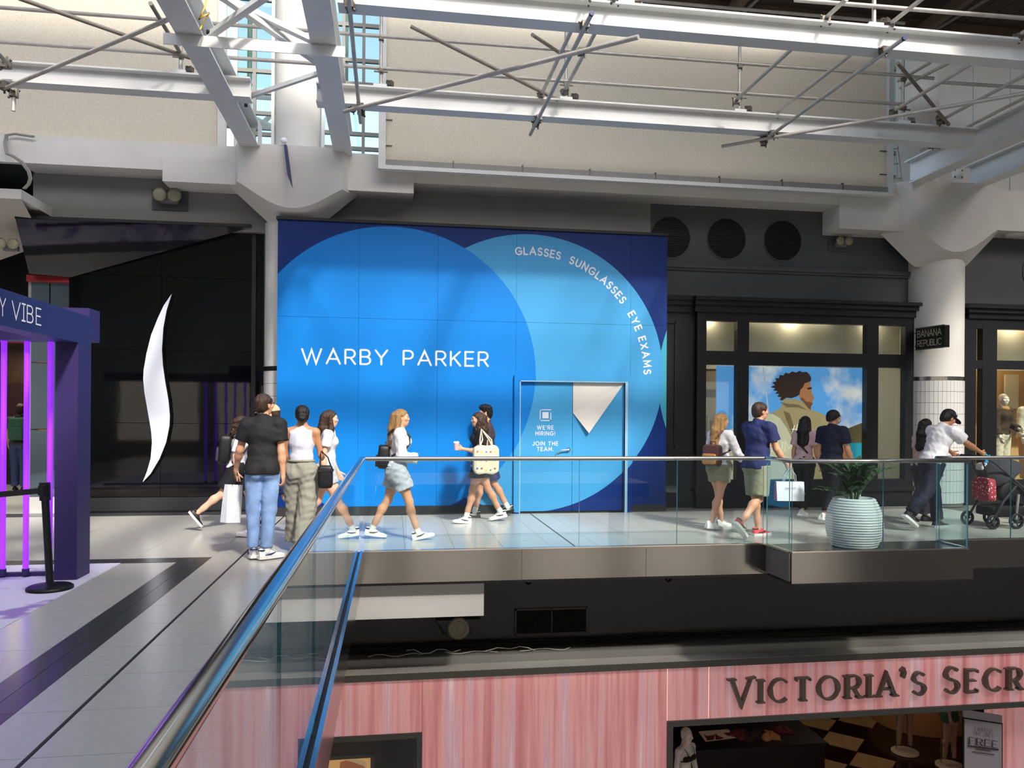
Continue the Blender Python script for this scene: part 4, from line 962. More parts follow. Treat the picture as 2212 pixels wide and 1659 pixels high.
vsf = thing('storefront', 'pink streaked panel shop front on the level below with large raised lettering', 'shop front', (3, YV, -5.2))
ex = lambda px, py=1500: float(onY(px, py, YV)[0])
W0, W1, WZ = ex(630, 1597), ex(912, 1582), -2.47
O0, OZ = ex(1441, 1557), -2.50
O1 = 13.0
edges = [-8.0, -6.2, -4.4, -2.95, W0-.02]
ZT_ = -1.78
for a_, b_ in zip(edges[:-1], edges[1:]): B('panel', 'pink_panel', vsf, a_+.003, b_-.003, YV, YV+.06, -5.2, ZT_)
B('panel', 'pink_panel', vsf, W0-.017, W1-.003, YV, YV+.06, WZ, ZT_)
for a_, b_ in ((W1+.003, ex(1186)-.003), (ex(1186)+.003, O0-.003)): B('panel', 'pink_panel', vsf, a_, b_, YV, YV+.06, -5.2, ZT_)
sx_ = [O0, ex(1531), ex(1931), 9.4, 11.2, 13]
for a_, b_ in zip(sx_[:-1], sx_[1:]): B('header_panel', 'pink_panel', vsf, a_+.006, b_-.004, YV, YV+.06, OZ, ZT_)
B('seam', 'seam_light', vsf, O0-.003, O0+.006, YV+.01, YV+.05, OZ, ZT_); B('seam', 'seam_light', vsf, sx_[1]-.004, sx_[1]+.006, YV+.01, YV+.05, OZ, ZT_)
for a_, b_, c_, d_ in ((O0, O1, OZ-.075, OZ), (O0, O0+.075, -5.2, OZ-.075)): B('opening_frame', 'vs_frame', vsf, a_, b_, YV-.03, YV+.12, c_, d_)
for a_, b_, c_, d_ in ((W0, W1, WZ-.07, WZ), (W0, W0+.07, -5.2, WZ-.07), (W1-.07, W1, -5.2, WZ-.07)): B('window_frame', 'vs_frame', vsf, a_, b_, YV-.02, YV+.12, c_, d_)
B('window_glass', 'glass_clear', vsf, W0+.07, W1-.07, YV+.06, YV+.07, -5.2, WZ-.07)
B('pink_pier', 'pink_panel', vsf, ex(2150, 1600)+.33, 13, YV+.55, YV+.61, -5.2, OZ-.08)
# raised letters
s_ = "VICTORIA'S SECRET"; szs = [1.0]+[.8]*9+[1, 1.0]+[.8]*5; szs = [1.0 if c in 'VS' and i in (0, 11) else .86 for i, c in enumerate(s_)]
V0 = onY(1577, 1522, YV); hl = .36
def ser_w(): 
    u = 0
    for i, c in enumerate(s_): u += .55 if c == ' ' else GL[c][0]*szs[i]+.40
    return u
span = float(onY(2037, 1490, YV)[0]-onY(1577, 1490, YV)[0])          # to the second S
uS = sum(.55 if c == ' ' else GL[c][0]*szs[i]+.40 for i, c in enumerate(s_[:11]))
fnV = lambda u, v, d: Vector((float(V0[0])+u*span/uS, YV-.005-d, -2.325+v*hl+(.02 if u > .9 else 0)))
u = 0
serif(s_.replace("'", ' ')[:9], fnV, 'vs_letter', vsf, .17, .40, .55, .07, szs)
def ser_at(txt, u0, k0):
    serif(txt, lambda u, v, d: fnV(u+u0, v, d), 'vs_letter', vsf, .17, .40, .55, .07, szs[k0:])
pre = lambda k: sum(.55 if c == ' ' else GL[c][0]*szs[i]+.40 for i, c in enumerate(s_[:k]))
ser_at("S", pre(9), 9); ser_at("SECRET", pre(11), 11)
mb = MB(); stroke(mb, [(.0, .95), (.06, 1.0), (.1, .9), (.05, .74)], lambda a, b: .13, lambda u, v, d: fnV(u+pre(8)-.08, v, d), .07); mb.build('apostrophe', 'vs_letter', vsf)
# ---- inside the pink shop
si = struct('floor_shop', 'dark shop interior with diamond chequered floor on the level below', 'room interior', (9, 14, -5.2))
B('back_wall', 'store_black', si, O0-4, 18, 19, 19.1, -5.2, -1.8); B('side_wall', 'store_black', si, O0-.05, O0, YV+.2, 19, -5.2, -2.0) if False else None
B('ceiling', 'store_black', si, -3, 18, YV+.15, 19, -1.95, -1.85)
mat('marble_dark', '2a1712', .15, var=.5, vscale=5); mat('marble_cream', 'b59b72', .2, var=.15, vscale=4)
B('floor_base', 'marble_dark', si, -3, 18, YV+.1, 19, -5.26, -5.205)
dia = None; n_ = 0
for i in range(0, 14):
    for j in range(0, 16):
        x, y = 5.2+i*.52, 10.9+j*.52
        if x > 9.9+.25*(y-14) or i % 2 or j % 2: continue
        if dia is None: dia = MB().box(-.36, .36, -.36, .36, -.004, .004).build('floor_diamond', 'marble_cream', None, fix=False); dia.parent = si; o = dia
        else: o = inst(dia, 'floor_diamond', si, (0, 0, 0))
        o.location = Vector((x, y, -5.2))-si.location; o.rotation_euler = (0, 0, math.radians(45)); o.scale = (.98,)*3
tb = thing('display_table', 'black display table with folded garments inside the pink shop', 'table', (5.6, 13.3, -5.2))
MB().cbox(4.55, 7.7, 12.8, 14.0, -4.25, -4.2, .01).build('top', 'store_black', tb); B('body', 'store_black', tb, 4.6, 7.65, 12.85, 13.95, -5.2, -4.25)
q = [onZ(*p, -4.19) for p in ((1509, 1580), (1573, 1575), (1590, 1593), (1524, 1601))]
cd = thing('display_card', 'pale card showing dark red lingerie on the black table', 'card', tuple(q[0])); mat('card', 'cdb9a0', .6); mat('burgundy', '5a1020', .7); mat('garment_dark', '2a1016', .8, var=.5, vscale=20); mat('garment_tan', 'a87a48', .8)
MB().add([Vector(p) for p in q]+[Vector(p)-Vector((0, 0, .01)) for p in q], [(0, 1, 2, 3), (0, 4, 5, 1), (1, 5, 6, 2), (2, 6, 7, 3), (3, 7, 4, 0), (7, 6, 5, 4)]).build('board', 'card', cd)
for pts in (((1520, 1584), (1526, 1590), (1545, 1587), (1541, 1598), (1528, 1599)), ((1545, 1583), (1550, 1589), (1564, 1594), (1556, 1597), (1546, 1597)), ((1563, 1583), (1580, 1582), (1576, 1589), (1572, 1589))):
    MB().add([onZ(*p, -4.183) for p in pts], [tuple(range(len(pts)))]).build('print_shape', 'burgundy', cd, fix=False)
rng = random.Random(11)
for k, (px, py, m_) in enumerate(((1600, 1586, 'burgundy'), (1618, 1590, 'garment_dark'), (1645, 1583, 'garment_dark'), (1662, 1588, 'garment_tan'), (1690, 1574, 'burgundy'))):
    c_ = onZ(px, py, -4.16); mb = MB(); n1, n2 = 16, 7; vv = []
    for i in range(n2+1):
        th = math.pi/2*i/n2
        for j in range(n1):
            ph = 2*math.pi*j/n1; r_ = .17*(1+.25*math.sin(3*ph+k)+.15*math.sin(5*ph+i))*math.cos(th*.98); vv.append((c_[0]+r_*math.cos(ph), c_[1]+r_*math.sin(ph), -4.199+.09*math.sin(th)*(1+.3*math.sin(4*ph))))
    mb.add(vv, [(i*n1+j, i*n1+(j+1) % n1, (i+1)*n1+(j+1) % n1, (i+1)*n1+j) for i in range(n2) for j in range(n1)], 0, True)
    tag(mb.build('folded_garment', m_, None), '%s garment lying %s' % ({'burgundy': 'crumpled dark red', 'garment_dark': 'crumpled patterned dark', 'garment_tan': 'crumpled tan'}[m_], ['beside the pale card', 'next to the dark red garment', 'between the dark and tan garments', 'near the middle of the black table', 'at the far end of the black table'][k]), 'garment', 'garments on the black table')
st = thing('display_podium', 'round cream podium among the mannequins inside the pink shop', 'podium', (11.7, 15.6, -5.2)); MB().lathe([(1.0, 0), (1.0, .55), (.95, .6)], (11.7, 15.9, -5.2), 36).build('drum', 'garment_tan', st)
# standing notice
ns = thing('notice_stand', 'tall pale notice board offering a free reward card in the pink shop doorway', 'notice', (8.6, 10.3, -5.2))
mat('notice_face', 'a59ca0', .5); mat('notice_ink', '3a2c34', .6)
YN = 10.24
A_ = lambda x, y, d=0: Vector(onY(x, y, YN-d+ (x-2080)*.001))
def quad(nm, pts, m_, d): MB().add([A_(*p, d) for p in pts]+[A_(*p, d)+Vector((0, .02, 0)) for p in pts], [(0, 1, 2, 3), (4, 7, 6, 5), (0, 4, 5, 1), (1, 5, 6, 2), (2, 6, 7, 3), (3, 7, 4, 0)]).build(nm, m_, ns)
quad('header', ((2080, 1532), (2165, 1546), (2165, 1562), (2081, 1549)), 'notice_face', .02)
quad('face', ((2084, 1553), (2164, 1565), (2164, 2040), (2084, 2040)), 'notice_face', .02); quad('frame', ((2081, 1549), (2166, 1562), (2166, 2050), (2081, 2050)), 'store_black', 0)
def nwrite(s, px, py, hgt, wid, wd=.14):
    a0 = A_(px, py, .042); a1 = A_(px+wid, py+wid*.15, .042); tw = text_width(s, .3, .6); dv_ = (a1-a0)/tw
    serif(s, lambda u, v, d: a0+dv_*u+Vector((0, 0, hgt*v))+Vector((0, -d, 0)), 'notice_ink', ns, wd, .3, .6)
nwrite('LIMITED', 2106, 1578, .05, 38); nwrite('TIME ONLY', 2102, 1587, .05, 44); nwrite('FREE', 2094, 1607, .10, 60, .18)
for y, x0, x1 in ((1616, 2091, 2157), (1623, 2108, 2140), (1629, 2100, 2148)):
    a0, a1 = A_(x0, y-5, .042), A_(x1, y-5+(x1-x0)*.13, .042); MB().obox(a0, a1, .004, .022 if y < 1620 else .01).build('small_print_line', 'notice_ink', ns)
ns2 = thing('notice_stand', 'dark framed poster stand with a pale header at the edge of the pink shop', 'notice', (10.5, 12.3, -5.2)); 
MB().box(float(onY(2193, 1600, 11.0)[0]), float(onY(2193, 1600, 11.0)[0])+.8, 11.0, 11.05, -5.2, float(onY(2193, 1594, 11.0)[2])).build('dark_poster', 'poster_hair', ns2); MB().box(float(onY(2192, 1600, 11.0)[0]), float(onY(2192, 1600, 11.0)[0])+.8, 10.98, 11.05, float(onY(2193, 1592, 11.0)[2]), float(onY(2193, 1575, 11.0)[2])).build('header', 'notice_face', ns2)
warm('shop_light', (9.5, 14.5, -2.0), 14, 2.0, (1, .72, .5)); warm('shop_light', (5.5, 12.2, -2.0), 6, 1.2, (1, .75, .6))
# portrait picture in the small window
pc = thing('portrait_poster', 'lit warm portrait poster inside the small dark window of the pink shop', 'poster', (0, 10.8, -4.5))
YQ = 10.8; q_ = lambda x, y, d=0: onY(x, y, YQ-d)
pm('portrait_bg', 'e8b070', .5); pm('portrait_skin', 'b9704a', .35); pm('portrait_hair', 'd9b98a', .35)
X0, X1, Z0, Z1 = pr(620, 1641, 800, 1790, YQ); B('board', 'portrait_bg', pc, X0, X1, YQ, YQ+.04, Z0, Z1); 
for a_, b_, c_, d_ in ((X0-.04, X1+.04, Z1, Z1+.05), (X1, X1+.05, Z0, Z1+.05)): B('frame', 'vs_frame', pc, a_, b_, YQ-.02, YQ+.05, c_, d_)
MB().add([q_(*p, .002) for p in ((735, 1646), (750, 1642), (775, 1644), (788, 1655), (786, 1680), (770, 1700), (745, 1700), (732, 1670))], [tuple(range(8))]).build('face_print', 'portrait_skin', pc, fix=False)
MB().add([q_(*p, .004) for p in ((745, 1642), (770, 1639), (790, 1645), (795, 1665), (786, 1655), (765, 1647))], [tuple(range(6))]).build('hair_print', 'portrait_hair', pc, fix=False)
B('window_back', 'store_black', vsf, W0, W1, YV+1.6, YV+1.65, -5.2, -1.9)

# ================================================================== purple light installation
pu = thing('light_installation', 'purple framed booth with glowing violet light tubes and white lettering', 'installation', (-3.05, 8.05, 0))
XR = -2.95
B('corner_post', 'purple_paint', pu, XR-.20, XR, 7.90, 8.22, .001, 2.25)
B('letter_beam', 'purple_blue', pu, XR-.20, XR, 4.6, 8.22, 2.25, 2.53)
B('tube_beam', 'purple_paint', pu, -6.2, XR-.2, 7.95, 8.2, 2.27, 2.45)
B('rear_beam', 'purple_paint', pu, -3.55, XR-.02, 8.23, 8.5, 2.30, 2.62)
B('near_post', 'purple_paint', pu, XR-.20, XR, 4.6, 4.9, .001, 2.25)
B('base_bar', 'purple_paint', pu, -6.2, XR-.2, 8.12, 8.18, .001, .04)
for px in (7, 57, 108, -45, -97):
    X = float(onY(px, 1000, 8.10)[0])
    MB().tube([(X, 8.1, .08), (X, 8.1, 2.27)], .026, 14).build('light_tube', 'tube_purple', pu)
    MB().tube([(X, 8.1, .02), (X, 8.1, .085)], .032, 12).build('tube_socket', 'purple_paint', pu)
k_ = .135
yY = lambda px: float(onX(px, 705, XR)[1])
fnP = lambda u, v, d: Vector((XR+.003+d, yY(25)+u*k_*1.22, 2.385-.06+v*k_))
write('VIBE', fnP, 'white_letter', pu, .09, .36, .55)
for y_ in (2.325, 2.46):                                                                # bars of the slab-shaped I
    uI = GL['V'][0]+.36; MB().obox(fnP(uI-.17, (y_-2.325)/k_, .0006), fnP(uI+.19, (y_-2.325)/k_, .0006), .003, .013).build('letter_bar', 'white_letter', pu)
fnP2 = lambda u, v, d: Vector((XR+.003+d, yY(-2)+u*k_*.9, 2.325+v*k_)); write('Y', fnP2, 'white_letter', pu, .10, .28, .55)
def carpet_mat():
    m = mat('printed_carpet', 'b9a8d8', .55); n = m.node_tree.nodes; l = m.node_tree.links; b = n['Principled BSDF']
    g = n.new('ShaderNodeNewGeometry'); t = n.new('ShaderNodeTexNoise'); t.inputs['Scale'].default_value = 2.6; t.inputs['Detail'].default_value = 4; l.new(g.outputs['Position'], t.inputs[0])
    r = n.new('ShaderNodeValToRGB'); e = r.color_ramp.elements; e[0].position = .36; e[0].color = lin('a488c4'); e[1].position = .46; e[1].color = lin('e6e0f0')
    l.new(t.outputs[0], r.inputs[0]); l.new(r.outputs[0], b.inputs['Base Color'])
carpet_mat()
tag(MB().box(-6.5, -2.83, 4.5, 8.73, -.003, .004).build('floor_mat', 'printed_carpet', None, fix=False), 'lavender marbled floor mat under the purple light installation', 'mat')
sp = thing('stanchion', 'black belt stanchion with round base beside the purple post', 'stanchion', (-3.02, 7.5, .004))
bx, by = -3.03, 7.52
MB().lathe([(.19, 0), (.19, .02), (.17, .035), (.05, .05), (.035, .06)], (bx, by, .004), 40).build('base', 'stanchion_black', sp)
MB().tube([(bx, by, .05), (bx-.045, by, .82)], .032, 18).build('pole', 'stanchion_black', sp)
mb = MB(); mb.tube([(bx-.045, by, .80), (bx-.05, by, .96)], .045, 16); mb.cbox(bx-.085, bx-.025, by-.06, by+.02, .85, .94, .008); mb.build('belt_head', 'stanchion_black', sp)
bl = [(bx-.07, by-.05, .87), (-4.2, 6.7, .80)]
MB().add([(bx-.07, by-.05, .865), (-4.4, 6.6, .80), (-4.4, 6.6, .85), (bx-.07, by-.05, .915), (bx-.07, by-.047, .865), (-4.4, 6.603, .80), (-4.4, 6.603, .85), (bx-.07, by-.047, .915)], [(0, 1, 2, 3), (7, 6, 5, 4), (0, 4, 5, 1), (3, 2, 6, 7)]).build('belt', 'belt', sp)
def small_text(s, o, right, upv, size, m_, parent, name='lettering'):
    c_ = bpy.data.curves.new('t', 'FONT'); c_.body = s; c_.size = 1.0; to = bpy.data.objects.new('t', c_); C.objects.link(to)
    bpy.context.view_layer.update(); me = to.evaluated_get(bpy.context.evaluated_depsgraph_get()).to_mesh()
    vv = [Vector(o)+Vector(right)*(v.co.x*size)+Vector(upv)*(v.co.y*size) for v in me.vertices]; ff = [tuple(p.vertices) for p in me.polygons]
    to.to_mesh_clear() if False else None
    mb = MB().add(vv, ff); C.objects.unlink(to); bpy.data.objects.remove(to); return mb.build(name, m_, parent, fix=False)
dB = (Vector((-4.4, 6.6, .80))-Vector((bx-.07, by-.05, .865))); dBn = dB.normalized(); nB = Vector((-dBn.y, dBn.x, 0)).normalized(); nB = nB if nB.y < 0 else -nB
oB = Vector((bx-.07, by-.05, .865))+dBn*.435+nB*.004+Vector((0, 0, .017)); small_text('Centre', oB, -dBn, (0, 0, 1), .047, 'lens', sp, 'belt_lettering')

# ================================================================== ribbed planter and plant
px_, py_ = 5.64, 8.86
pt = thing('planter', 'large white horizontally ribbed planter in the glass bay', 'planter', (px_, py_, 0))
prof = []; nr = 19
for k in range(nr*6+1):
    z = .60*k/(nr*6); r_ = .205+.118*math.sin(math.pi*min(1, (z+.07)/.70))**.85; prof.append((r_+.015*abs(math.sin(math.pi*k/6)), z))
prof += [(prof[-1][0]-.02, .60), (prof[-1][0]-.03, .55)]
mat('planter_white', 'dfe3e3', .35); mat('soil', '1c1512', .9)
MB().lathe([(.10, .0)]+prof, (px_, py_, 0), 56).build('pot', 'planter_white', pt)
MB().lathe([(prof[-1][0], .53), (.01, .545)], (px_, py_, 0), 24).build('soil', 'soil', pt)
pl = thing('potted_plant', 'dark green glossy plant with arching stems growing from the ribbed planter', 'plant', (px_, py_, .545))
mat('leaf_green', '30502a', .3, var=.25, vscale=8); mat('stem_green', '3c5228', .5)
lv = MB(); n_ = 7; vv = []
for i in range(n_+1):
    t_ = i/n_; w_ = .024*math.sin(math.pi*min(t_*.93+.05, 1))**.8; 
    for sx in (-1, 0, 1): vv.append((sx*w_, t_*.105, .012*math.sin(t_*3)-(.005 if sx == 0 else 0)))
lv.add(vv, [(i*3+j, i*3+j+1, i*3+j+4, i*3+j+3) for i in range(n_) for j in range(2)], 0, True); leaf = lv.build('leaf', 'leaf_green', None, fix=False); leaf.parent = pl; leaf0 = True
leaf.location = (0, 0, 0); rng = random.Random(5)
for k in range(17):
    az = 2*math.pi*k/17+rng.uniform(-.2, .2); reach = rng.uniform(.08, .34); hgt = rng.uniform(.28, .46); pts = []
    if k == 0: az, reach, hgt = .1, .42, .40
    if k == 8: az, reach, hgt = 3.25, .40, .16
    for i in range(9):
        t_ = i/8; pts.append(Vector((px_+math.cos(az)*(.04+reach*t_**1.4), py_+math.sin(az)*(.04+reach*t_**1.4)*.8, .54+hgt*math.sin(t_*1.45))))
    MB().tube(pts, [.009*(1-.6*i/8) for i in range(9)], 6).build('stem', 'stem_green', pl)
    nl = 15
    for i in range(3, nl+1):
        t_ = i/nl*.99; f_ = t_*8; i0 = min(int(f_), 7); p = pts[i0].lerp(pts[i0+1], f_-i0); d = (pts[i0+1]-pts[i0]).normalized()
        sd = d.cross(Vector((0, 0, 1)))
        sd = sd.normalized() if sd.length > .05 else Vector((1, 0, 0)); sg = 1 if i % 2 else -1
        dirv = (d*.55+sd*sg*.8+Vector((0, 0, rng.uniform(.05, .45)))).normalized() if i < nl else d
        if leaf0: o = leaf; leaf0 = False
        else: o = inst(leaf, 'leaf', pl, (0, 0, 0))
        zv = (Vector((0, 0, 1))-dirv*dirv.z); zv = zv.normalized() if zv.length > .05 else Vector((1, 0, 0)); xv = dirv.cross(zv)
        mt = Matrix((xv, dirv, zv)).transposed().to_4x4(); o.matrix_basis = Matrix.Translation(p-pl.location) @ mt @ Matrix.Scale(rng.uniform(1.0, 1.5), 4)

# ================================================================== beyond the black front at the far left
fs_ = thing('storefront', 'distant lit shop seen between the violet light tubes', 'shop front', (-7, 18.4, 0))
B('back_wall', 'brown_wood', fs_, -12, -5.03, 18.4, 18.5, 0, 4.2); B('fascia_red', 'red_paint', fs_, -9, -5.05, 14.35, 14.4, 2.75, 2.95)
mat('strip_light', 'ffffff', .5, emit='fff4e6', es=3.5); mat('warm_box', 'c88a58', .5, emit='c88a58', es=.6)
for k in range(9): B('light_strip', 'strip_light', fs_, -8.8, -6.2, 17.2-.25*k, 17.22-.25*k, 3.0-.0*k, 3.012)
B('ceiling', 'wall_charcoal', fs_, -12, -5.03, 14.6, 18.4, 3.02, 3.05)
for x0, x1, z0, z1, m_ in ((-7.6, -7.1, 1.3, 2.6, 'warm_box'), (-7.6, -7.1, .9, 1.2, 'garment_tan'), (-8.6, -7.8, 1.0, 2.2, 'garment_dark'), (-6.9, -6.4, .5, 2.0, 'purple_blue'), (-8.5, -7.7, .2, .8, 'store_black'), (-6.2, -5.6, .2, 1.4, 'red_paint')):
    B('display_unit', m_, fs_, x0, x1, 18.2, 18.38, z0, z1)
gp = thing('glass_partition', 'tall mirrored glass partition with thin mullions beside the black shop front', 'partition', (-5.35, 13.2, 0))
mat('mirror_glass', '8fa2ae', .04, metal=.85)
for k, (a_, b_) in enumerate(((-5.62, -5.36), (-5.34, -5.05))):
    for j, (c_, d_) in enumerate(((.25, 1.3), (1.32, 2.35), (2.37, 3.1), (3.12, 3.62))): B('pane', 'mirror_glass', gp, a_, b_, 13.2, 13.22, c_, d_)
B('base', 'tile_white', gp, -5.64, -5.04, 13.19, 13.25, 0.001, .25); B('head_red', 'red_paint', gp, -5.66, -5.04, 13.12, 13.25, 3.62, 3.72); B('jamb', 'lens', gp, -5.66, -5.62, 13.19, 13.24, .25, 3.62)
warm('far_shop_light', (-7.5, 17, 2.9), 40, 1.5, (1, .85, .7))
# ================================================================== people: continuous bodies from smooth-blended tapered limbs
def rotx(a): c, s = math.cos(a), math.sin(a); return np.array([[1, 0, 0], [0, c, -s], [0, s, c]])
def roty(a): c, s = math.cos(a), math.sin(a); return np.array([[c, 0, s], [0, 1, 0], [-s, 0, c]])
def rotz(a): c, s = math.cos(a), math.sin(a); return np.array([[c, -s, 0], [s, c, 0], [0, 0, 1]])
RAD = math.radians
def cone(a, b, ra, rb, clip=None): return ('c', np.array(a, float), np.array(b, float), ra, rb, clip)
def ell(c, r, R=None, clip=None): return ('e', np.array(c, float), np.array(r, float), np.eye(3) if R is None else R, None, clip)
def sdf_mesh(prims, h, k=.03, cuts=(), wrinkle=0.0, wl=.07, subtract=(), seed=0, stretch=(1, 1, 1)):
    lo = np.full(3, 9e9); hi = -lo
    for p in prims:
        if p[0] == 'c': r = max(p[3], p[4]); l_, h_ = np.minimum(p[1], p[2])-r, np.maximum(p[1], p[2])+r
        else: r = max(p[2]); l_, h_ = p[1]-r, p[1]+r
        lo = np.minimum(lo, l_); hi = np.maximum(hi, h_)
    m = k+3*h+wrinkle; lo -= m; hi += m
    n = np.ceil((hi-lo)/h).astype(int)+1
    ax = [lo[i]+h*np.arange(n[i]) for i in range(3)]
    g = np.full(n, 1.0, np.float32)
    for p in prims:
        if p[0] == 'c': r = max(p[3], p[4]); l_, h_ = np.minimum(p[1], p[2])-r-m, np.maximum(p[1], p[2])+r+m
        else: r = max(p[2]); l_, h_ = p[1]-r-m, p[1]+r+m
        i0 = np.clip(((l_-lo)/h).astype(int), 0, n-1); i1 = np.clip(((h_-lo)/h).astype(int)+2, 1, n)
        X, Y, Z = np.meshgrid(*[ax[i][i0[i]:i1[i]] for i in range(3)], indexing='ij')
        if p[0] == 'c':
            a, b = p[1], p[2]; ab = b-a; L2 = max(ab@ab, 1e-9)
            t = np.clip(((X-a[0])*ab[0]+(Y-a[1])*ab[1]+(Z-a[2])*ab[2])/L2, 0, 1)
            d = np.sqrt((X-a[0]-t*ab[0])**2+(Y-a[1]-t*ab[1])**2+(Z-a[2]-t*ab[2])**2) - (p[3]+(p[4]-p[3])*t)
        else:
            R = p[3]; dx, dy, dz = X-p[1][0], Y-p[1][1], Z-p[1][2]
            q = [(R[0, i]*dx+R[1, i]*dy+R[2, i]*dz) for i in range(3)]
            k0 = np.sqrt(sum((q[i]/p[2][i])**2 for i in range(3))); k1 = np.sqrt(sum((q[i]/p[2][i]**2)**2 for i in range(3)))
            d = k0*(k0-1)/np.maximum(k1, 1e-6)
        if p[5] is not None:
            for (o, nn) in p[5]: d = np.maximum(d, (X-o[0])*nn[0]+(Y-o[1])*nn[1]+(Z-o[2])*nn[2])
        s = (slice(i0[0], i1[0]), slice(i0[1], i1[1]), slice(i0[2], i1[2])); G = g[s]
        hh = np.clip(.5+.5*(G-d)/k, 0, 1); g[s] = G*(1-hh)+d*hh-k*hh*(1-hh)
    X, Y, Z = np.meshgrid(*ax, indexing='ij')
    if wrinkle:
        f = 2*math.pi/wl; X_, Y_, Z_ = X*stretch[0], Y*stretch[1], Z*stretch[2]; rg = np.random.RandomState(int(seed*10) % 9973)
        wsum = 0
        for q in range(6):
            dv = rg.normal(size=3); dv /= np.linalg.norm(dv); dw = rg.normal(size=3)*.5; ph = rg.rand(2)*6.28; fq = f*(.45+.25*q)
            wsum = wsum+np.sin(fq*(dv[0]*X_+dv[1]*Y_+dv[2]*Z_)+ph[0]+1.6*np.sin(f*.4*(dw[0]*X_+dw[1]*Y_+dw[2]*Z_)+ph[1]))/(1+.45*q)
        g += wrinkle*.62*wsum
    for (o, nn) in cuts: g = np.maximum(g, (X-o[0])*nn[0]+(Y-o[1])*nn[1]+(Z-o[2])*nn[2])
    for (c, r) in subtract: g = np.maximum(g, -(np.sqrt(((X-c[0])/r[0])**2+((Y-c[1])/r[1])**2+((Z-c[2])/r[2])**2)-1)*min(r))
    return surf_nets(g, lo, h)
def surf_nets(g, lo, h):
    s = g < 0; nx, ny, nz = g.shape; cs = (nx-1, ny-1, nz-1)
    acc = np.zeros(cs+(3,), np.float32); cnt = np.zeros(cs, np.float32)
    I = np.indices(cs).astype(np.float32)
    for axis in range(3):
        sl0 = [slice(None)]*3; sl1 = [slice(None)]*3; sl0[axis] = slice(0, -1); sl1[axis] = slice(1, None)
        A, Bq = g[tuple(sl0)], g[tuple(sl1)]; x = s[tuple(sl0)] != s[tuple(sl1)]
        t = np.where(x, A/np.where(np.abs(A-Bq) < 1e-9, 1e-9, A-Bq), 0)
        o = [i for i in range(3) if i != axis]
        for du in (0, 1):
            for dv in (0, 1):
                q = [None]*3; q[axis] = slice(None)
                q[o[0]] = slice(du, du+cs[o[0]]); q[o[1]] = slice(dv, dv+cs[o[1]])
                xx, tt = x[tuple(q)], t[tuple(q)]
                cnt += xx; acc[..., axis] += np.where(xx, tt, 0); acc[..., o[0]] += np.where(xx, du, 0); acc[..., o[1]] += np.where(xx, dv, 0)
    m = cnt > 0; idx = np.full(cs, -1, np.int64); idx[m] = np.arange(m.sum())
    P = np.stack([I[i][m]+acc[..., i][m]/cnt[m] for i in range(3)], 1)*h+lo
    F_ = []
    for axis in range(3):
        o = [i for i in range(3) if i != axis]
        sl0 = [slice(None)]*3; sl1 = [slice(None)]*3; sl0[axis] = slice(0, -1); sl1[axis] = slice(1, None)
        x = s[tuple(sl0)] != s[tuple(sl1)]; w_ = np.argwhere(x)
        w_ = w_[(w_[:, o[0]] > 0) & (w_[:, o[1]] > 0) & (w_[:, o[0]] < cs[o[0]]) & (w_[:, o[1]] < cs[o[1]])]
        if not len(w_): continue
        def cid(du, dv):
            q = w_.copy(); q[:, o[0]] -= du; q[:, o[1]] -= dv; return idx[q[:, 0], q[:, 1], q[:, 2]]
        f = np.stack([cid(1, 1), cid(0, 1), cid(0, 0), cid(1, 0)], 1)
        inside = s[tuple(sl0)][w_[:, 0], w_[:, 1], w_[:, 2]]; flip = inside if axis != 1 else ~inside
        f[~flip] = f[~flip][:, ::-1]; F_.append(f)
    F_ = np.concatenate(F_); F_ = F_[(F_ >= 0).all(1)]
    return P, F_
def raw(name, meshes, mats, parent):
    """meshes: list of (verts, faces, material index) in the figure's own frame"""
    V, Fc, mi = [], [], []; k = 0
    for v, f, i in meshes:
        v = np.asarray(v, float); V.append(v); Fc += [tuple(int(q)+k for q in ff) for ff in f]; mi += [i]*len(f); k += len(v)
    me = bpy.data.meshes.new(name); me.from_pydata(np.concatenate(V).tolist(), [], Fc)
    for m in mats: me.materials.append(M[m])
    me.polygons.foreach_set('material_index', mi); me.polygons.foreach_set('use_smooth', [True]*len(Fc)); me.update()
    o = bpy.data.objects.new(name, me); C.objects.link(o); o.parent = parent; return o
def mbm(mb, i=0): return (np.array(mb.v), mb.f, i)

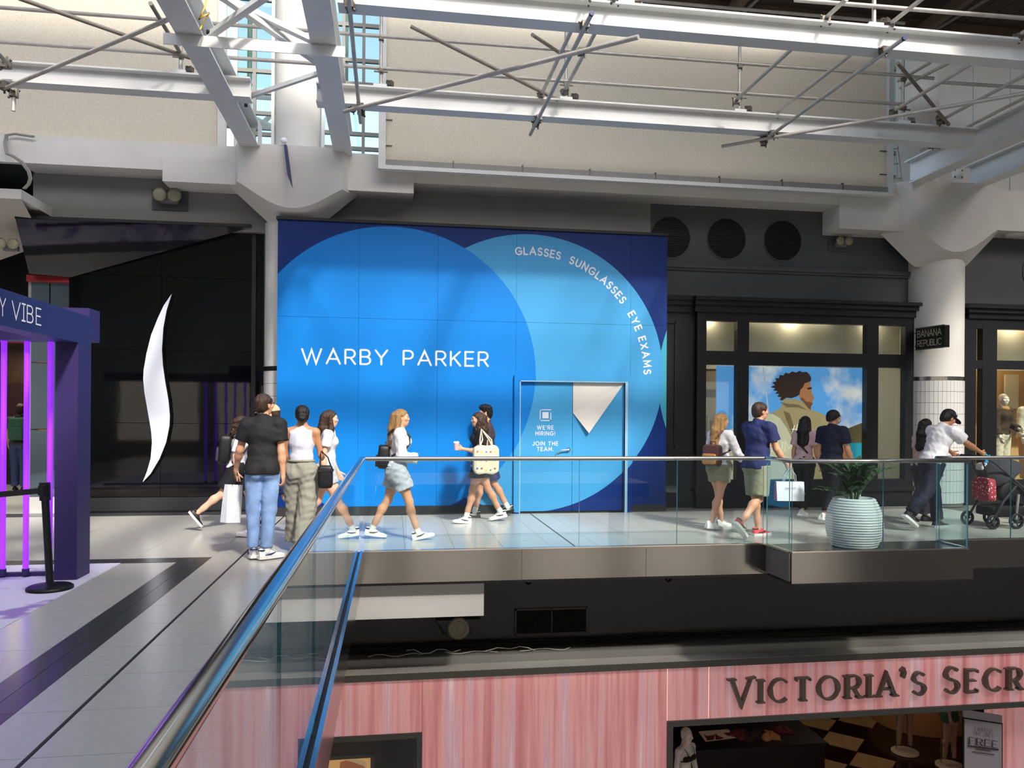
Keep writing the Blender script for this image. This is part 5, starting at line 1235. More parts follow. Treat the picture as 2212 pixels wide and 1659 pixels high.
for nm, col in dict(skin_fair='e0ae92', skin_light='d39c7c', skin_tan='b98562', skin_deep='8d6045', lip='a8574c', eye='1c1310', hair_brown='3a281d', hair_black='100d0d', hair_blonde='b08a58', hair_auburn='8d6c42', hair_dkblonde='a07c4c',
                    mannequin='d9d3c8', mannequin_tan='b9a184').items():
    if nm.startswith('hair'): mat(nm, col, .42, var=.35, vscale=30, bump=.5, bscale=120, stretch=(3, 3, .5))
    else: mat(nm, col, .5 if nm[:9] != 'mannequin' else .3)
for nm, col in dict(cl_black='17171a', cl_white='d6d6da', cl_grey_tank='cfcfdd', cl_jeans='7f9cc4', cl_olive='8a887c', cl_shorts_grey='aab0b8', cl_navy='232c5c', cl_navy_dk='161a30', cl_khaki='8c8a70', cl_pink='c9a9ae', cl_black_pants='101014', cl_dkgrey='34343a', cl_mauve='3a3038',
                    cl_brown='3f2e1e', cl_cream='d9cfb8', cl_green='2f5a46', cl_denim_dk='2c3c60', cl_red='c8283a', cl_tan='b98a58', cl_beige_cap='c4b08c', shoe_white='ececea', shoe_black='202022', shoe_red='d8323a', sole_white='e4e2dc', sole_black='15151a', bag_black='0d0d10', bag_white='e6e8ee', bag_canvas='d9d0b4', bag_brown='5a3c3a',
                    bag_tan='b5824a', sock_white='e8e6e2', mask_grey='b9c0c8', strap_dark='1d1a1c', cl_red_floral='a03040').items():
    mat(nm, col, .8 if nm[:2] == 'cl' else .5, var=.06, vscale=25, bump=.15 if nm[:2] == 'cl' else 0, bscale=300)
def jeans_mat():
    m = mat('jeans_wash', '7f9cc8', .85, var=.22, vscale=7, bump=.2, bscale=250)
jeans_mat()

class Figure:
    def __init__(s, label, loc, heading, height=1.72, sex='m', skin='skin_light', legL=(0, 0, 0, 0), legR=(0, 0, 0, 0), armL=(0, 8, 10, 0), armR=(0, 8, 10, 0), lean=3, twist=0, head=(0, 0), build=1.0, cat='person', name='person', curl=35, group=None, bare_hands=True):
        s.k = height/1.75; s.sex = sex; s.skin = skin; s.h = height; s.curl = curl; s.build = build
        k = s.k; f = sex == 'f'; s.lean = RAD(lean); s.meshes = []
        sp = np.array([0, math.sin(s.lean), math.cos(s.lean)]); s.sp = sp
        tw = rotz(RAD(twist)); s.tw = tw
        J = s.J = {}
        J['P'] = np.array([0, 0, .95*k]); J['waist'] = J['P']+sp*.15*k; J['chest'] = J['P']+sp*.34*k; J['neck'] = J['P']+sp*.515*k
        s.Rh = rotz(RAD(head[0])) @ rotx(RAD(head[1])); J['head'] = J['neck']+sp*.06*k+s.Rh @ np.array([0, .018, .085])*k
        sw = (.152 if f else .178)*k*build
        s.feet = {}
        for sd, leg, arm in ((-1, legL, armL), (1, legR, armR)):
            hp = J['P']+np.array([sd*.088*k*(1.05 if f else 1), 0, -.02*k]); a, kn, fp, yw = leg
            Rl = rotz(RAD(yw*.5)); d1 = Rl @ np.array([0, math.sin(RAD(a)), -math.cos(RAD(a))]); d2 = Rl @ np.array([0, math.sin(RAD(a-kn)), -math.cos(RAD(a-kn))])
            kn_ = hp+d1*.435*k; an = kn_+d2*.425*k; J['hip', sd], J['knee', sd], J['ank', sd] = hp, kn_, an
            Rf = rotz(RAD(yw)) @ rotx(-RAD(fp)); s.feet[sd] = Rf
            sh = J['P']+sp*.447*k+tw @ np.array([sd*sw, 0, 0]); fl, ab, el, inw = arm
            u = tw @ np.array([sd*math.sin(RAD(ab)), math.sin(RAD(fl))*math.cos(RAD(ab)), -math.cos(RAD(fl))*math.cos(RAD(ab))])
            lw = tw @ np.array([sd*math.sin(RAD(ab))*.6-sd*inw, math.sin(RAD(fl+el)), -math.cos(RAD(fl+el))]); lw /= np.linalg.norm(lw)
            el_ = sh+u*.285*k; wr = el_+lw*.245*k; J['sh', sd], J['el', sd], J['wr', sd] = sh, el_, wr; J['fdir', sd] = lw
            J['hand', sd] = wr+lw*.085*k
        zmin = min(min((J['ank', sd]+s.feet[sd] @ np.array([0, y, -.088])*k)[2] for y in (-.075, .06, .19)) for sd in (-1, 1))
        for q in J:
            if not (isinstance(q, tuple) and q[0] == 'fdir'): J[q] = J[q]-np.array([0, 0, zmin])
        s.root = thing(name, label, cat, (loc[0], loc[1], loc[2] if len(loc) > 2 else 0), group); s.root.rotation_euler = (0, 0, RAD(heading)); s.hd = RAD(heading)
    def W(s, p):                                                  # figure frame -> world
        return rotz(s.hd) @ np.asarray(p, float)+np.array(s.root.location)
    def trunk(s, o=0.0, w=1.0):
        J, k, f, b = s.J, s.k, s.sex == 'f', s.build; R = rotx(-s.lean); RT = s.tw @ R
        L = [ell(J['P']+np.array([0, -.012*k, .0]), np.array([.168 if f else .155, .118 if f else .112, .115])*k*b*w+o, R), ell(J['waist'], np.array([.122 if f else .142, .092 if f else .105, .14])*k*b*w+o, R),
             ell(J['chest'], np.array([.138 if f else .162, .10 if f else .112, .155])*k*b*w+o, RT), cone(J['sh', -1]*.86+J['sh', 1]*.14, J['sh', 1]*.86+J['sh', -1]*.14,   .052*k+o, .052*k+o)]
        for sd in (-1, 1): L.append(ell(J['P']+np.array([sd*.07*k, -.06*k, -.05*k]), np.array([.085, .085, .095])*k*(1.05 if f else .95)+o))
        if f: L += [ell(J['chest']+RT @ np.array([sd*.06, .075, .02])*k, np.array([.058, .052, .056])*k+o) for sd in (-1, 1)]
        return L
    def leg(s, sd, o=0.0, upto=1.0, flare=0.0, clip=True):
        J, k, f = s.J, s.k, s.sex == 'f'; hp, kn, an = J['hip', sd], J['knee', sd], J['ank', sd]; q = 1.06 if f else 1.0
        L = [cone(hp, hp+(kn-hp)*.55, .086*k*q+o, .072*k*q+o+flare*.3), cone(hp+(kn-hp)*.5, kn, .074*k*q+o+flare*.3, .053*k+o+flare*.5)]
        if upto > .5:
            bk = s.feet[sd] @ np.array([0, -.012, 0])*k
            L += [cone(kn, kn+(an-kn)*.3+bk, .052*k+o+flare*.6, .055*k+o+flare*.8), cone(kn+(an-kn)*.3+bk, kn+(an-kn)*.75, .055*k+o+flare*.8, .038*k+o+flare), cone(kn+(an-kn)*.7, an, .040*k+o+flare, .036*k+o+flare)]
        return L
    def arm(s, sd, o=0.0, frac=2.0, flare=0.0):
        J, k, f = s.J, s.k, s.sex == 'f'; a, e, w_ = J['sh', sd], J['el', sd], J['wr', sd]; q = .9 if f else 1.0
        if frac <= 1:
            end = a+(e-a)*frac; d = (e-a)/np.linalg.norm(e-a); return [cone(a, end+d*.05, .058*k*q+o, .050*k*q+o+flare, [(end, d)])]
        if frac < 2:
            end = e+(w_-e)*(frac-1); d = (w_-e)/np.linalg.norm(w_-e)
            return [cone(a, e, .056*k*q+o, .044*k*q+o), cone(e, end+d*.04, .043*k*q+o, .036*k*q+o+flare, [(end, d)])]
        return [cone(a, e, .050*k*q+o, .038*k*q+o), cone(e, e+(w_-e)*.35, .038*k*q+o, .039*k*q+o), cone(e+(w_-e)*.3, w_, .038*k*q+o, .026*k*q+o)]
    def body(s, face=True, hands=True, lo=0.0):
        J, k = s.J, s.k; H = J['head']; Rh = s.Rh; L = s.trunk(-.006)
        for sd in (-1, 1): L += s.leg(sd, lo) + s.arm(sd)
        L += [cone(J['neck']-s.sp*.05*k, J['neck']+s.sp*.03*k, .062*k, .052*k), cone(J['neck'], H-Rh @ np.array([0, .02, .03])*k, .054*k, .052*k)]
        for sd in (-1, 1): L.append(cone(J['neck']-s.sp*.015*k, J['sh', sd]+s.sp*.01*k, .048*k, .046*k))
        e = lambda c, r: ell(H+Rh @ np.array(c)*k, np.array(r)*k, Rh)
        hm = sdf_mesh([e((0, -.008, .018), (.074, .094, .092)), e((0, .018, -.045), (.060, .072, .078)), e((0, .046, -.082), (.034, .034, .028)), e((0, .074, .022), (.05, .02, .02)),
                       cone(H+Rh @ np.array([0, .082, .012])*k, H+Rh @ np.array([0, .097, -.022])*k, .008*k, .0125*k), e((-.013, .088, -.027), (.010, .011, .008)), e((.013, .088, -.027), (.010, .011, .008)),
                       e((0, .082, -.058), (.024, .012, .009)), e((-.042, .066, -.02), (.026, .02, .024)), e((.042, .066, -.02), (.026, .02, .024)),
                       e((-.075, -.004, -.012), (.010, .020, .031)), e((.075, -.004, -.012), (.010, .020, .031)), cone(J['neck'], H-Rh @ np.array([0, .02, .03])*k, .053*k, .052*k)], .0075, .016)
        ms = [sdf_mesh(L, .0145, .032)+(0,), hm+(0,)]
        if face:
            for sx in (-1, 1):
                mb = MB(); mb.lathe([(.001, -.006), (.0085, -.003), (.0105, 0), (.0085, .004), (.001, .006)], (0, 0, 0), 10); v = np.array(mb.v) @ np.array([[1.2, 0, 0], [0, .5, 0], [0, 0, .9]])
                ms.append(((v @ Rh.T+np.array(Rh @ np.array([sx*.032, .080, .004])))*k+H, mb.f, 2))
                v2 = v @ np.array([[1.5, 0, 0], [0, .8, 0], [0, 0, .45]]); ms.append(((v2 @ Rh.T+np.array(Rh @ np.array([sx*.033, .086, .026])))*k+H, mb.f, 3))
            v = np.array(mb.v) @ np.array([[2.0, 0, 0], [0, .7, 0], [0, 0, .8]]); ms.append(((v @ Rh.T+np.array(Rh @ np.array([0, .090, -.060])))*k+H, mb.f, 1))
        if hands:
            for sd in (-1, 1): ms += s.hand(sd)
        s.bodyobj = raw('body', ms, [s.skin, 'lip', 'eye', 'hair_brown'], s.root); return s
    def hand(s, sd):
        J, k = s.J, s.k; d = J['fdir', sd]; w_ = J['wr', sd]
        pn = getattr(s, 'palm%d' % sd, None)
        pn = np.array([-sd, .25, 0.]) if pn is None else np.array(pn, float); pn = pn-d*(pn@d); pn /= np.linalg.norm(pn)
        lat = np.cross(d, pn); lat /= np.linalg.norm(lat)                       # towards thumb side after sign fix
        if lat[1] < 0 if abs(lat[1]) > .3 else lat[2] < 0: lat = -lat
        ms = [sdf_mesh([cone(w_-d*.02*k, w_+d*.03*k, .026*k, .026*k), ell(w_+d*.05*k, np.array([.038, .048, .017])*k, np.stack([lat, d, pn], 1))], .008, .012)+(0,)]
        cu = RAD(s.curl)
        for i, (of, L) in enumerate(((.028, .070), (.009, .078), (-.010, .072), (-.027, .056))):
            p = w_+d*.085*k+lat*of*k; q = [p-d*.02*k, p]; a = cu*.5+i*.05
            for sg in (.45, .32, .23): p = p+(d*math.cos(a)+pn*math.sin(a))*L*sg*k; q.append(p); a += cu
            mb = MB(); mb.tube(q, [.0095*k, .0092*k, .0085*k, .0078*k, .0058*k], 7); ms.append(mbm(mb))
        p = w_+d*.03*k+lat*.03*k; td = (d*.72+lat*.5+pn*.35); td /= np.linalg.norm(td); q = [p-td*.01, p+td*.035*k, p+td*.055*k+pn*.006, p+td*.07*k+pn*.014]
        mb = MB(); mb.tube(q, [.0125*k, .0115*k, .0095*k, .006*k], 7); ms.append(mbm(mb)); return ms
    def top(s, m, sleeve=.55, hem=-.02, o=.016, neck=True, flare=.012, wr=.004, name='shirt', drape=0.0, low=None):
        J, k = s.J, s.k; L = s.trunk(o)
        if drape: L.append(ell(J['P']+s.sp*.02*k, np.array([.172, .128, .16])*k+drape, rotx(-s.lean)))
        if low: 
            for sd in (-1, 1): L += [cone(J['hip', sd], J['hip', sd]+(J['knee', sd]-J['hip', sd])*low, .105*k, .125*k)]
            L.append(cone((J['hip', 1]+J['hip', -1])/2, (J['hip', 1]+J['hip', -1])/2+((J['knee', 1]+J['knee', -1])/2-(J['hip', 1]+J['hip', -1])/2)*low, .11*k, .12*k))
        if sleeve:
            for sd in (-1, 1): L += s.arm(sd, o*.9, sleeve, flare)
        else: pass
        for sd in (-1, 1): L += [cone(J['neck']-s.sp*.035*k, J['sh', sd], .052*k+o*.5, (.046 if sleeve else .03)*k+o*.7), cone(J['neck']-s.sp*.06*k, J['neck']+s.sp*.03*k, .085*k, .054*k+o*.4)]
        cut = [(J['P']+s.sp*hem*k, -s.sp)] if not low else [((J['hip', 1]+J['hip', -1])/2+np.array([0, 0, -.43*k*low]), np.array([0, 0, -1.]))]
        nn_ = s.sp*.92+s.tw @ np.array([0, .38, 0]); cut.append((J['neck']+s.sp*.030*k, nn_/np.linalg.norm(nn_)))
        v, f = sdf_mesh(L, .0125, .03, cut, wr, .085, seed=s.h*31)
        raw(name, [(v, f, 0)], [m], s.root); return s
    def tank(s, m, hem=.02, o=.008):
        J, k = s.J, s.k; L = s.trunk(o); L.append(cone(J['neck']-s.sp*.1*k, J['neck']+s.sp*.03*k, .09*k, .058*k))
        cut = [(J['P']+s.sp*hem*k, -s.sp), (J['neck']+s.sp*.03*k, s.sp)]
        sub = [(J['sh', sd]+np.array([sd*.03, 0, -.03])*k, np.array([.07, .12, .13])*k) for sd in (-1, 1)]
        v, f = sdf_mesh(L, .0125, .03, cut, .003, .08, sub); raw('tank_top', [(v, f, 0)], [m], s.root); return s
    def bottoms(s, m, length=1.0, o=.016, flare=.0, waist=.1, wr=.004, name='trousers', wide=0.0):
        J, k = s.J, s.k; f_ = s.sex == 'f'; R = rotx(-s.lean); L = [p for i, p in enumerate(s.trunk(o*.8)) if i in (0, 1, 4, 5)]; 
        for sd in (-1, 1):
            hp, kn, an = J['hip', sd], J['knee', sd], J['ank', sd]
            if length <= .5:
                end = hp+(kn-hp)*length*2; d = (kn-hp)/np.linalg.norm(kn-hp); L.append(cone(hp, end+d*.05, .092*k*(1.05 if f_ else 1)+o, .082*k+o+flare, [(end, d)]))
            else:
                frac = (length-.5)*2; end = kn+(an-kn)*frac; d = (an-kn)/np.linalg.norm(an-kn)
                L += [cone(hp, kn, .088*k*(1.05 if f_ else 1)+o+wide*.5, .062*k+o+wide*.8+flare*.4), cone(kn, end+d*.05, .060*k+o+wide*.8+flare*.4, .048*k+o+wide+flare, [(end, d)])]
        v, f = sdf_mesh(L, .0125, .03, [(J['P']+s.sp*waist*k, s.sp)], wr, .09, seed=s.h*17, stretch=(1, 1, 1.6)); raw(name, [(v, f, 0)], [m], s.root); return s
    def skirt(s, m, length=.3):
        J, k = s.J, s.k; c = (J['hip', 1]+J['hip', -1])/2; e_ = c+np.array([0, 0, -.43*k*length*2]); L = [p for i, p in enumerate(s.trunk(.012)) if i in (0, 1, 4, 5)]
        L += [cone(c, e_, .145*k, .165*k)]; L += [cone(J['hip', sd], J['hip', sd]+(J['knee', sd]-J['hip', sd])*length*2.2, .105*k, .115*k) for sd in (-1, 1)]
        v, f = sdf_mesh(L, .0125, .04, [(J['P']+s.sp*.1*k, s.sp), (e_, np.array([0, 0, -1.]))], .004, .09); raw('skirt', [(v, f, 0)], [m], s.root); return s
    def shoes(s, upper='shoe_white', sole='sole_white', accent=None, sock=None):
        k = s.k
        for sd in (-1, 1):
            A, Rf = s.J['ank', sd], s.feet[sd]; n = 14; ring = []
            ts = np.linspace(0, 1, 13)
            for t in ts:
                y = -.082+.285*t; w_ = (.036+.012*math.sin(min(t*1.25, 1)*math.pi))*(1 if t < .86 else max(.25, 1-((t-.86)/.14)**2*.75)); w_ = w_ if t > .05 else w_*.8
                top_ = .112*(1-t*.0) if t < .30 else .112-.062*min((t-.30)/.42, 1) if t < .86 else .050-.018*(t-.86)/.14
                if t < .08: top_ = .10
                ring.append([(w_*math.cos(a)*(1 if math.sin(a) < .4 else .82), y, .028+(top_-.028)*max(0, math.sin(a))) for a in np.linspace(-.05, math.pi+.05, n)])
            v = np.array([q for r_ in ring for q in r_]); f = [(i*n+j, i*n+j+1, (i+1)*n+j+1, (i+1)*n+j) for i in range(12) for j in range(n-1)]+[tuple(range(n)), tuple(range(12*n+n-1, 12*n-1, -1))]
            tr = lambda q: (np.asarray(q)-np.array([0, 0, .088]))*k @ Rf.T+A
            ms = [(tr(v), f, 0)]
            lc = MB()
            for i in range(4): lc.tube([(-.022, .03+.026*i, .108-.014*i), (0, .03+.026*i, .114-.014*i), (.022, .03+.026*i, .108-.014*i)], .0035, 5)
            ms.append((tr(lc.v), lc.f, 1))
            if accent:
                sp_ = MB()
                for sx in (-1, 1): sp_.tube([(sx*.050, -.03, .045), (sx*.052, .03, .048), (sx*.046, .09, .066)], [.004, .009, .003], 6)
                sp_.lathe([(.04, .0), (.042, .012)], (0, -.045, .085), 10); ms.append((tr(sp_.v), sp_.f, 2))
            sh = raw('shoe', ms, [upper, 'sole_white' if upper != 'shoe_white' else 'sock_white', accent or upper], s.root)
            out = [(.045*(.8 if abs(t-.5) > .49 else 1)*(1+.22*math.sin(min(t*1.2, 1)*math.pi))*(1 if t < .86 else max(.3, 1-((t-.86)/.14)**2*.7)), -.088+.298*t) for t in np.linspace(0, 1, 13)]
            ol = [(x, y) for x, y in out]+[(-x, y) for x, y in reversed(out)]; N = len(ol)
            v = np.array([(x, y, 0.0) for x, y in ol]+[(x, y, .032) for x, y in ol]); f = [tuple(range(N-1, -1, -1)), tuple(range(N, 2*N))]+[(i, (i+1) % N, N+(i+1) % N, N+i) for i in range(N)]
            so_ = raw('sole', [(tr(v), f, 0)], [sole], sh); so_.data.polygons.foreach_set('use_smooth', [False]*len(f))
            if sock:
                J = s.J; d = (J['knee', sd]-A)/np.linalg.norm(J['knee', sd]-A); mb = MB(); mb.tube([A-d*.03, A+d*.03, A+d*sock], [.046*k, .043*k, .042*k], 14); raw('sock', [mbm(mb)], ['sock_white'], s.root)
        return s
    def hair(s, style, m, seed=1):
        H, Rh, k = s.J['head'], s.Rh, s.k; e = lambda c, r, R=None: ell(np.array(c), np.array(r), R)
        hl = np.array([0, .083, .062]); nrm = np.array([0, .66, -.75]); cut = [(hl, nrm)]; wr, wl, st = .003, .03, (2.2, 2.2, .5)
        P = [e((0, -.012, .028), (.085, .104, .092)), e((0, -.045, -.02), (.078, .066, .075))]; k_ = .02; cp = list(cut)
        if style == 'short': cut = [(np.array([0, .085, .055]), np.array([0, .74, -.67]))]; wr = .004
        if style == 'quiff': P += [e((0, .05, .095), (.06, .055, .035))]; cut = [(np.array([0, .10, .062]), np.array([0, .74, -.67]))]; wr = .005
        if style == 'bowl': P = [e((0, -.008, .022), (.092, .108, .098)), e((0, -.04, -.02), (.085, .075, .07))]; cut = [(np.array([0, .10, .035]), np.array([0, .45, -.89]))]
        if style == 'spiky': P += [e((0, .0, .085), (.085, .10, .06))]; wr = .008; wl = .035; st = (1.5, 1.5, 1)
        if style == 'bun': P += [e((0, -.115, -.045), (.048, .045, .045)), e((0, -.08, -.03), (.05, .05, .05))]
        v_, f_ = sdf_mesh(P, .008, k_, cut, wr, wl, seed=seed, stretch=st); ms = [(v_, f_, 0)]
        L = []
        if style == 'long':
            L = [cone((0, -.07, .02), (0, -.115, -.14), .075, .07), cone((0, -.115, -.14), (0, -.155, -.38), .068, .05), cone((-.06, -.03, .03), (-.075, -.055, -.16), .04, .045), cone((.06, -.03, .03), (.075, -.055, -.16), .04, .045), cone((-.07, -.055, -.16), (-.06, -.13, -.36), .045, .035), cone((.07, -.055, -.16), (.06, -.13, -.36), .045, .035)]
        if style == 'longfront':
            L = [cone((0, -.06, .02), (0, -.09, -.14), .075, .075), cone((0, -.09, -.14), (0, -.06, -.34), .07, .05), cone((.07, 0, .03), (.085, .01, -.14), .028, .04), cone((.08, .0, -.14), (.09, .03, -.30), .04, .03), cone((-.07, 0, .03), (-.085, .01, -.14), .028, .04), cone((-.085, .01, -.14), (-.09, .04, -.30), .04, .03)]
        if style == 'curly':
            L = [cone((0, -.06, .0), (0, -.08, -.16), .085, .09), cone((0, -.08, -.16), (0, -.06, -.30), .09, .06), cone((.065, -.02, .0), (.08, .0, -.18), .045, .055), cone((-.065, -.02, .0), (-.08, .0, -.18), .045, .055), cone((-.08, 0, -.18), (-.08, .05, -.28), .05, .035), cone((.08, 0, -.18), (.08, .05, -.28), .05, .035)]; wr = .012; wl = .055; st = (1, 1, 1)
        if L: v_, f_ = sdf_mesh(L, .009, .03, [], wr if style == 'curly' else .004, wl, seed=seed+2, stretch=st); ms.append((v_, f_, 0))
        ms = [((v*k) @ Rh.T+H, f, i) for v, f, i in ms]; s.hairobj = raw('hair', ms, [m], s.root); return s
    def cap(s, m, logo=None):
        H, Rh, k = s.J['head'], s.Rh, s.k
        v, f = sdf_mesh([ell((0, -.008, .035), (.092, .108, .098))], .008, .01, [(np.array([0, 0, .028]), np.array([0, -.12, -1.]))]); o = raw('cap', [((v*k) @ Rh.T+H, f, 0)], [m], s.root)
        v, f = sdf_mesh([ell((0, .125, .030), (.074, .085, .009), rotx(-.22))], .006, .01, [(np.array([0, .06, 0]), np.array([0, -1., 0]))]); raw('brim', [((v*k) @ Rh.T+H, f, 0)], [m], o)
        if logo: mb = MB(); mb.tube([(.07, .02, .085), (.075, .05, .075), (.062, .075, .07)], .006, 6); raw('emblem', [((np.array(mb.v)*k) @ Rh.T+H, mb.f, 0)], [logo], o)
        return s
    def local(s, nm, meshes, mats): return raw(nm, meshes, mats, s.root)

# ---- bags and things carried (things of their own, in world coordinates)
def rbox(c, size, r=.03, R=np.eye(3), h=.012, k=.02, wr=0.0):
    """soft rounded box mesh around c"""
    sx, sy, sz = np.array(size)/2-r; L = []
    n = [max(2, int(2*q/(r*1.2))+1) for q in (sx, sy, sz)]
    v, f = [], []
    g = 10; P = []; idx = {}
    def sup(u, v_):                                               # superellipsoid
        e = .35
        sg = lambda q: math.copysign(abs(q)**e, q)
        return (sg(math.cos(v_))*sg(math.cos(u)), sg(math.cos(v_))*sg(math.sin(u)), sg(math.sin(v_)))
    nu, nv = 28, 14
    for j in range(nv+1):
        for i in range(nu):
            q = np.array(sup(2*math.pi*i/nu, -math.pi/2+math.pi*j/nv))*np.array(size)/2
            if wr: q = q+wr*np.sin(q[[1, 2, 0]]*37+q*21)
            v.append(R @ q+np.array(c))
    f = [(j*nu+i, j*nu+(i+1) % nu, (j+1)*nu+(i+1) % nu, (j+1)*nu+i) for j in range(nv) for i in range(nu)]
    return np.array(v), f
def carry(name, label, cat, at): return thing(name, label, cat, tuple(float(q) for q in at))
def cpart(nm, meshes, mats, parent, smooth=True):
    off = np.array(wloc(parent)); o = raw(nm, [(np.asarray(v)-off, f, i) for v, f, i in meshes], mats, parent); o.parent = parent
    if not smooth: o.data.polygons.foreach_set('use_smooth', [False]*len(o.data.polygons))
    return o
def paper_bag(label, hand, w_, hgt, dep, yaw, m, drop=.16, tilt=0.0, handle='bag_white', name='shopping_bag', side=None):
    hand = np.array(hand, float); R = rotz(yaw) @ roty(tilt)
    c = hand+R @ np.array([0, 0, -drop-hgt/2]); o = carry(name, label, 'bag', hand+R @ np.array([0, 0, -drop-hgt]))
    mb = MB(); v = []
    for z, a, b in ((-hgt/2, w_/2*.97, dep/2), (0, w_/2, dep/2*.85), (hgt/2, w_/2, dep/2*.55)):
        v += [R @ np.array(q)+c for q in ((-a, -b, z), (a, -b, z), (a, b, z), (-a, b, z))]
    f = [(0, 3, 2, 1)]+[(j*4+i, j*4+(i+1) % 4, (j+1)*4+(i+1) % 4, (j+1)*4+i) for j in range(2) for i in range(4)]
    f2 = [q for q in f]; mi = 0
    cpart('body', [(np.array(v), f, 0)], [m], o, False)
    for sy in (-1, 1):
        pts = [R @ np.array((x*w_, sy*dep*.25, z))+c for x, z in ((-.22, hgt/2-.02), (-.20, hgt/2+drop*.5), (-.04, hgt/2+drop*.98), (.04, hgt/2+drop*.98), (.20, hgt/2+drop*.5), (.22, hgt/2-.02))]
        mb = MB(); mb.tube(pts, .005, 6); cpart('handle', [mbm(mb)], [handle], o)
    return o, c, R

# ================================================================== the passers-by
# man in black T-shirt, back to us, carrying a white bag
f1 = Figure('man in black T-shirt and light blue jeans seen from behind, carrying a white bag', onZ(566, 1207), 5, 1.80, 'm', 'skin_light', legL=(4, 6, 4, 10), legR=(-4, 3, 0, -62), armL=(10, 16, 22, -.1), armR=(-6, 6, 8, 0), lean=2, head=(-42, 4), twist=-6, curl=45, build=.94)
f1.body(lo=-.009).bottoms('jeans_wash', .97, .012, .004, -.02, .004, 'jeans').top('cl_black', .62, -.08, .026, drape=.006).hair('short', 'hair_brown').shoes('shoe_white', 'sole_white', 'cl_navy', sock=.05)
gl = MB(); gl.tube([np.array(p) for p in ((-.078, .0, .012), (-.06, .07, .012))], .003, 5); gl.tube([(.078, .0, .012), (.06, .085, .010)], .003, 5); gl.tube([(.06, .085, .018), (.04, .098, .018), (.02, .1, .008), (.03, .1, -.01), (.055, .09, -.01), (.06, .085, .018)], .003, 5)
f1.local('glasses', [((np.array(gl.v)*f1.k) @ f1.Rh.T+f1.J['head'], gl.f, 0)], ['eye'])
hL = f1.W(f1.J['hand', -1])
paper_bag('white glossy shopping bag with black top held by the man in the black T-shirt', hL+np.array([0, 0, .02]), .20, .42, .10, RAD(50), 'bag_white', .14, RAD(6), 'bag_black')
# woman in white sleeveless top and olive trousers
f2 = Figure('woman in white sleeveless top and wide olive trousers seen from behind', onZ(650, 1192), -8, 1.69, 'f', 'skin_tan', legL=(8, 4, 0, 0), legR=(-10, 10, 12, -10), armL=(8, 8, 30, .3), armR=(12, 10, 70, .25), lean=2, head=(14, 0), build=1.08)
f2.body(lo=-.009).bottoms('cl_olive', .98, .012, .01, .13, .007, 'trousers', wide=.04).tank('cl_grey_tank', .10).hair('bun', 'hair_black').shoes('shoe_white', 'sole_white')
mb = MB(); c_ = f2.J['P']+f2.sp*.11; mb.tube([c_+np.array([.150*f2.k*math.cos(a), .115*f2.k*math.sin(a)-.005, 0]) for a in np.linspace(0, 2*math.pi, 25)], .014, 6, cap=False); f2.local('waistband', [mbm(mb)], ['cl_olive'])
bg_ = carry('shoulder_bag', 'boxy black leather handbag on the arm of the woman in olive trousers', 'bag', onY(703, 1058, 9.05)); c_ = onY(703, 1030, 9.05)
cpart('body', [rbox(c_, (.165, .13, .26))+(0,)], ['bag_black'], bg_); mb = MB(); mb.box(c_[0]-.088, c_[0]+.088, c_[1]-.07, c_[1]+.07, c_[2]+.06, c_[2]+.085); cpart('flap_band', [mbm(mb)], ['strap_dark'], bg_, False)
mb = MB(); sh_ = f2.W(f2.J['el', 1]); mb.tube([c_+np.array([-.06, 0, .12]), sh_*.5+c_*.5+np.array([-.03, 0, .12]), sh_+np.array([.0, -.03, .06]), sh_*.5+c_*.5+np.array([.05, .02, .10]), c_+np.array([.06, 0, .12])], .008, 6); cpart('strap', [mbm(mb)], ['bag_black'], bg_)
# young woman with dark hair behind her
f3 = Figure('dark-haired young woman facing right behind the woman in olive trousers', onZ(705, 1166), -86, 1.66, 'f', 'skin_fair', legL=(-16, 18, 25, 0), legR=(18, 6, 0, 0), armL=(5, 6, 20, 0), armR=(-12, 6, 15, 0), lean=2, head=(4, 0))
f3.body().top('cl_white', .55, .0, .014).bottoms('cl_shorts_grey', .22, .016, .01, .1, .004, 'shorts').hair('longfront', 'hair_brown', 4).shoes('shoe_white', 'sole_white', 'cl_navy', sock=.05)
# couple walking left behind the man in black
f4 = Figure('man in beige cap walking left behind the man in black T-shirt', onZ(592, 1158), 82, 1.74, 'm', 'skin_fair', legL=(20, 5, -5, 0), legR=(-18, 22, 30, 0), armL=(-5, 8, 20, 0), armR=(10, 8, 20, 0), lean=3, head=(6, 0))
f4.body().top('cl_black', .6, -.06, .018).bottoms('cl_navy', .44, .02, .02, .08, .005, 'shorts').cap('cl_beige_cap').hair('short', 'hair_brown').shoes('shoe_white', 'sole_white', 'shoe_white', sock=.09)
f5 = Figure('woman in white blouse and black shorts with a backpack striding right', onZ(512, 1142), -80, 1.60, 'f', 'skin_fair', legL=(22, 5, -8, 0), legR=(-30, 22, 52, 0), armL=(15, 8, 30, 0), armR=(-14, 8, 20, 0), lean=5, head=(0, 5))
f5.body().top('cl_white', .8, -.02, .02).bottoms('cl_black_pants', .40, .018, .02, .1, .004, 'shorts').hair('curly', 'hair_brown', 7).shoes('shoe_black', 'sole_white', 'shoe_black')
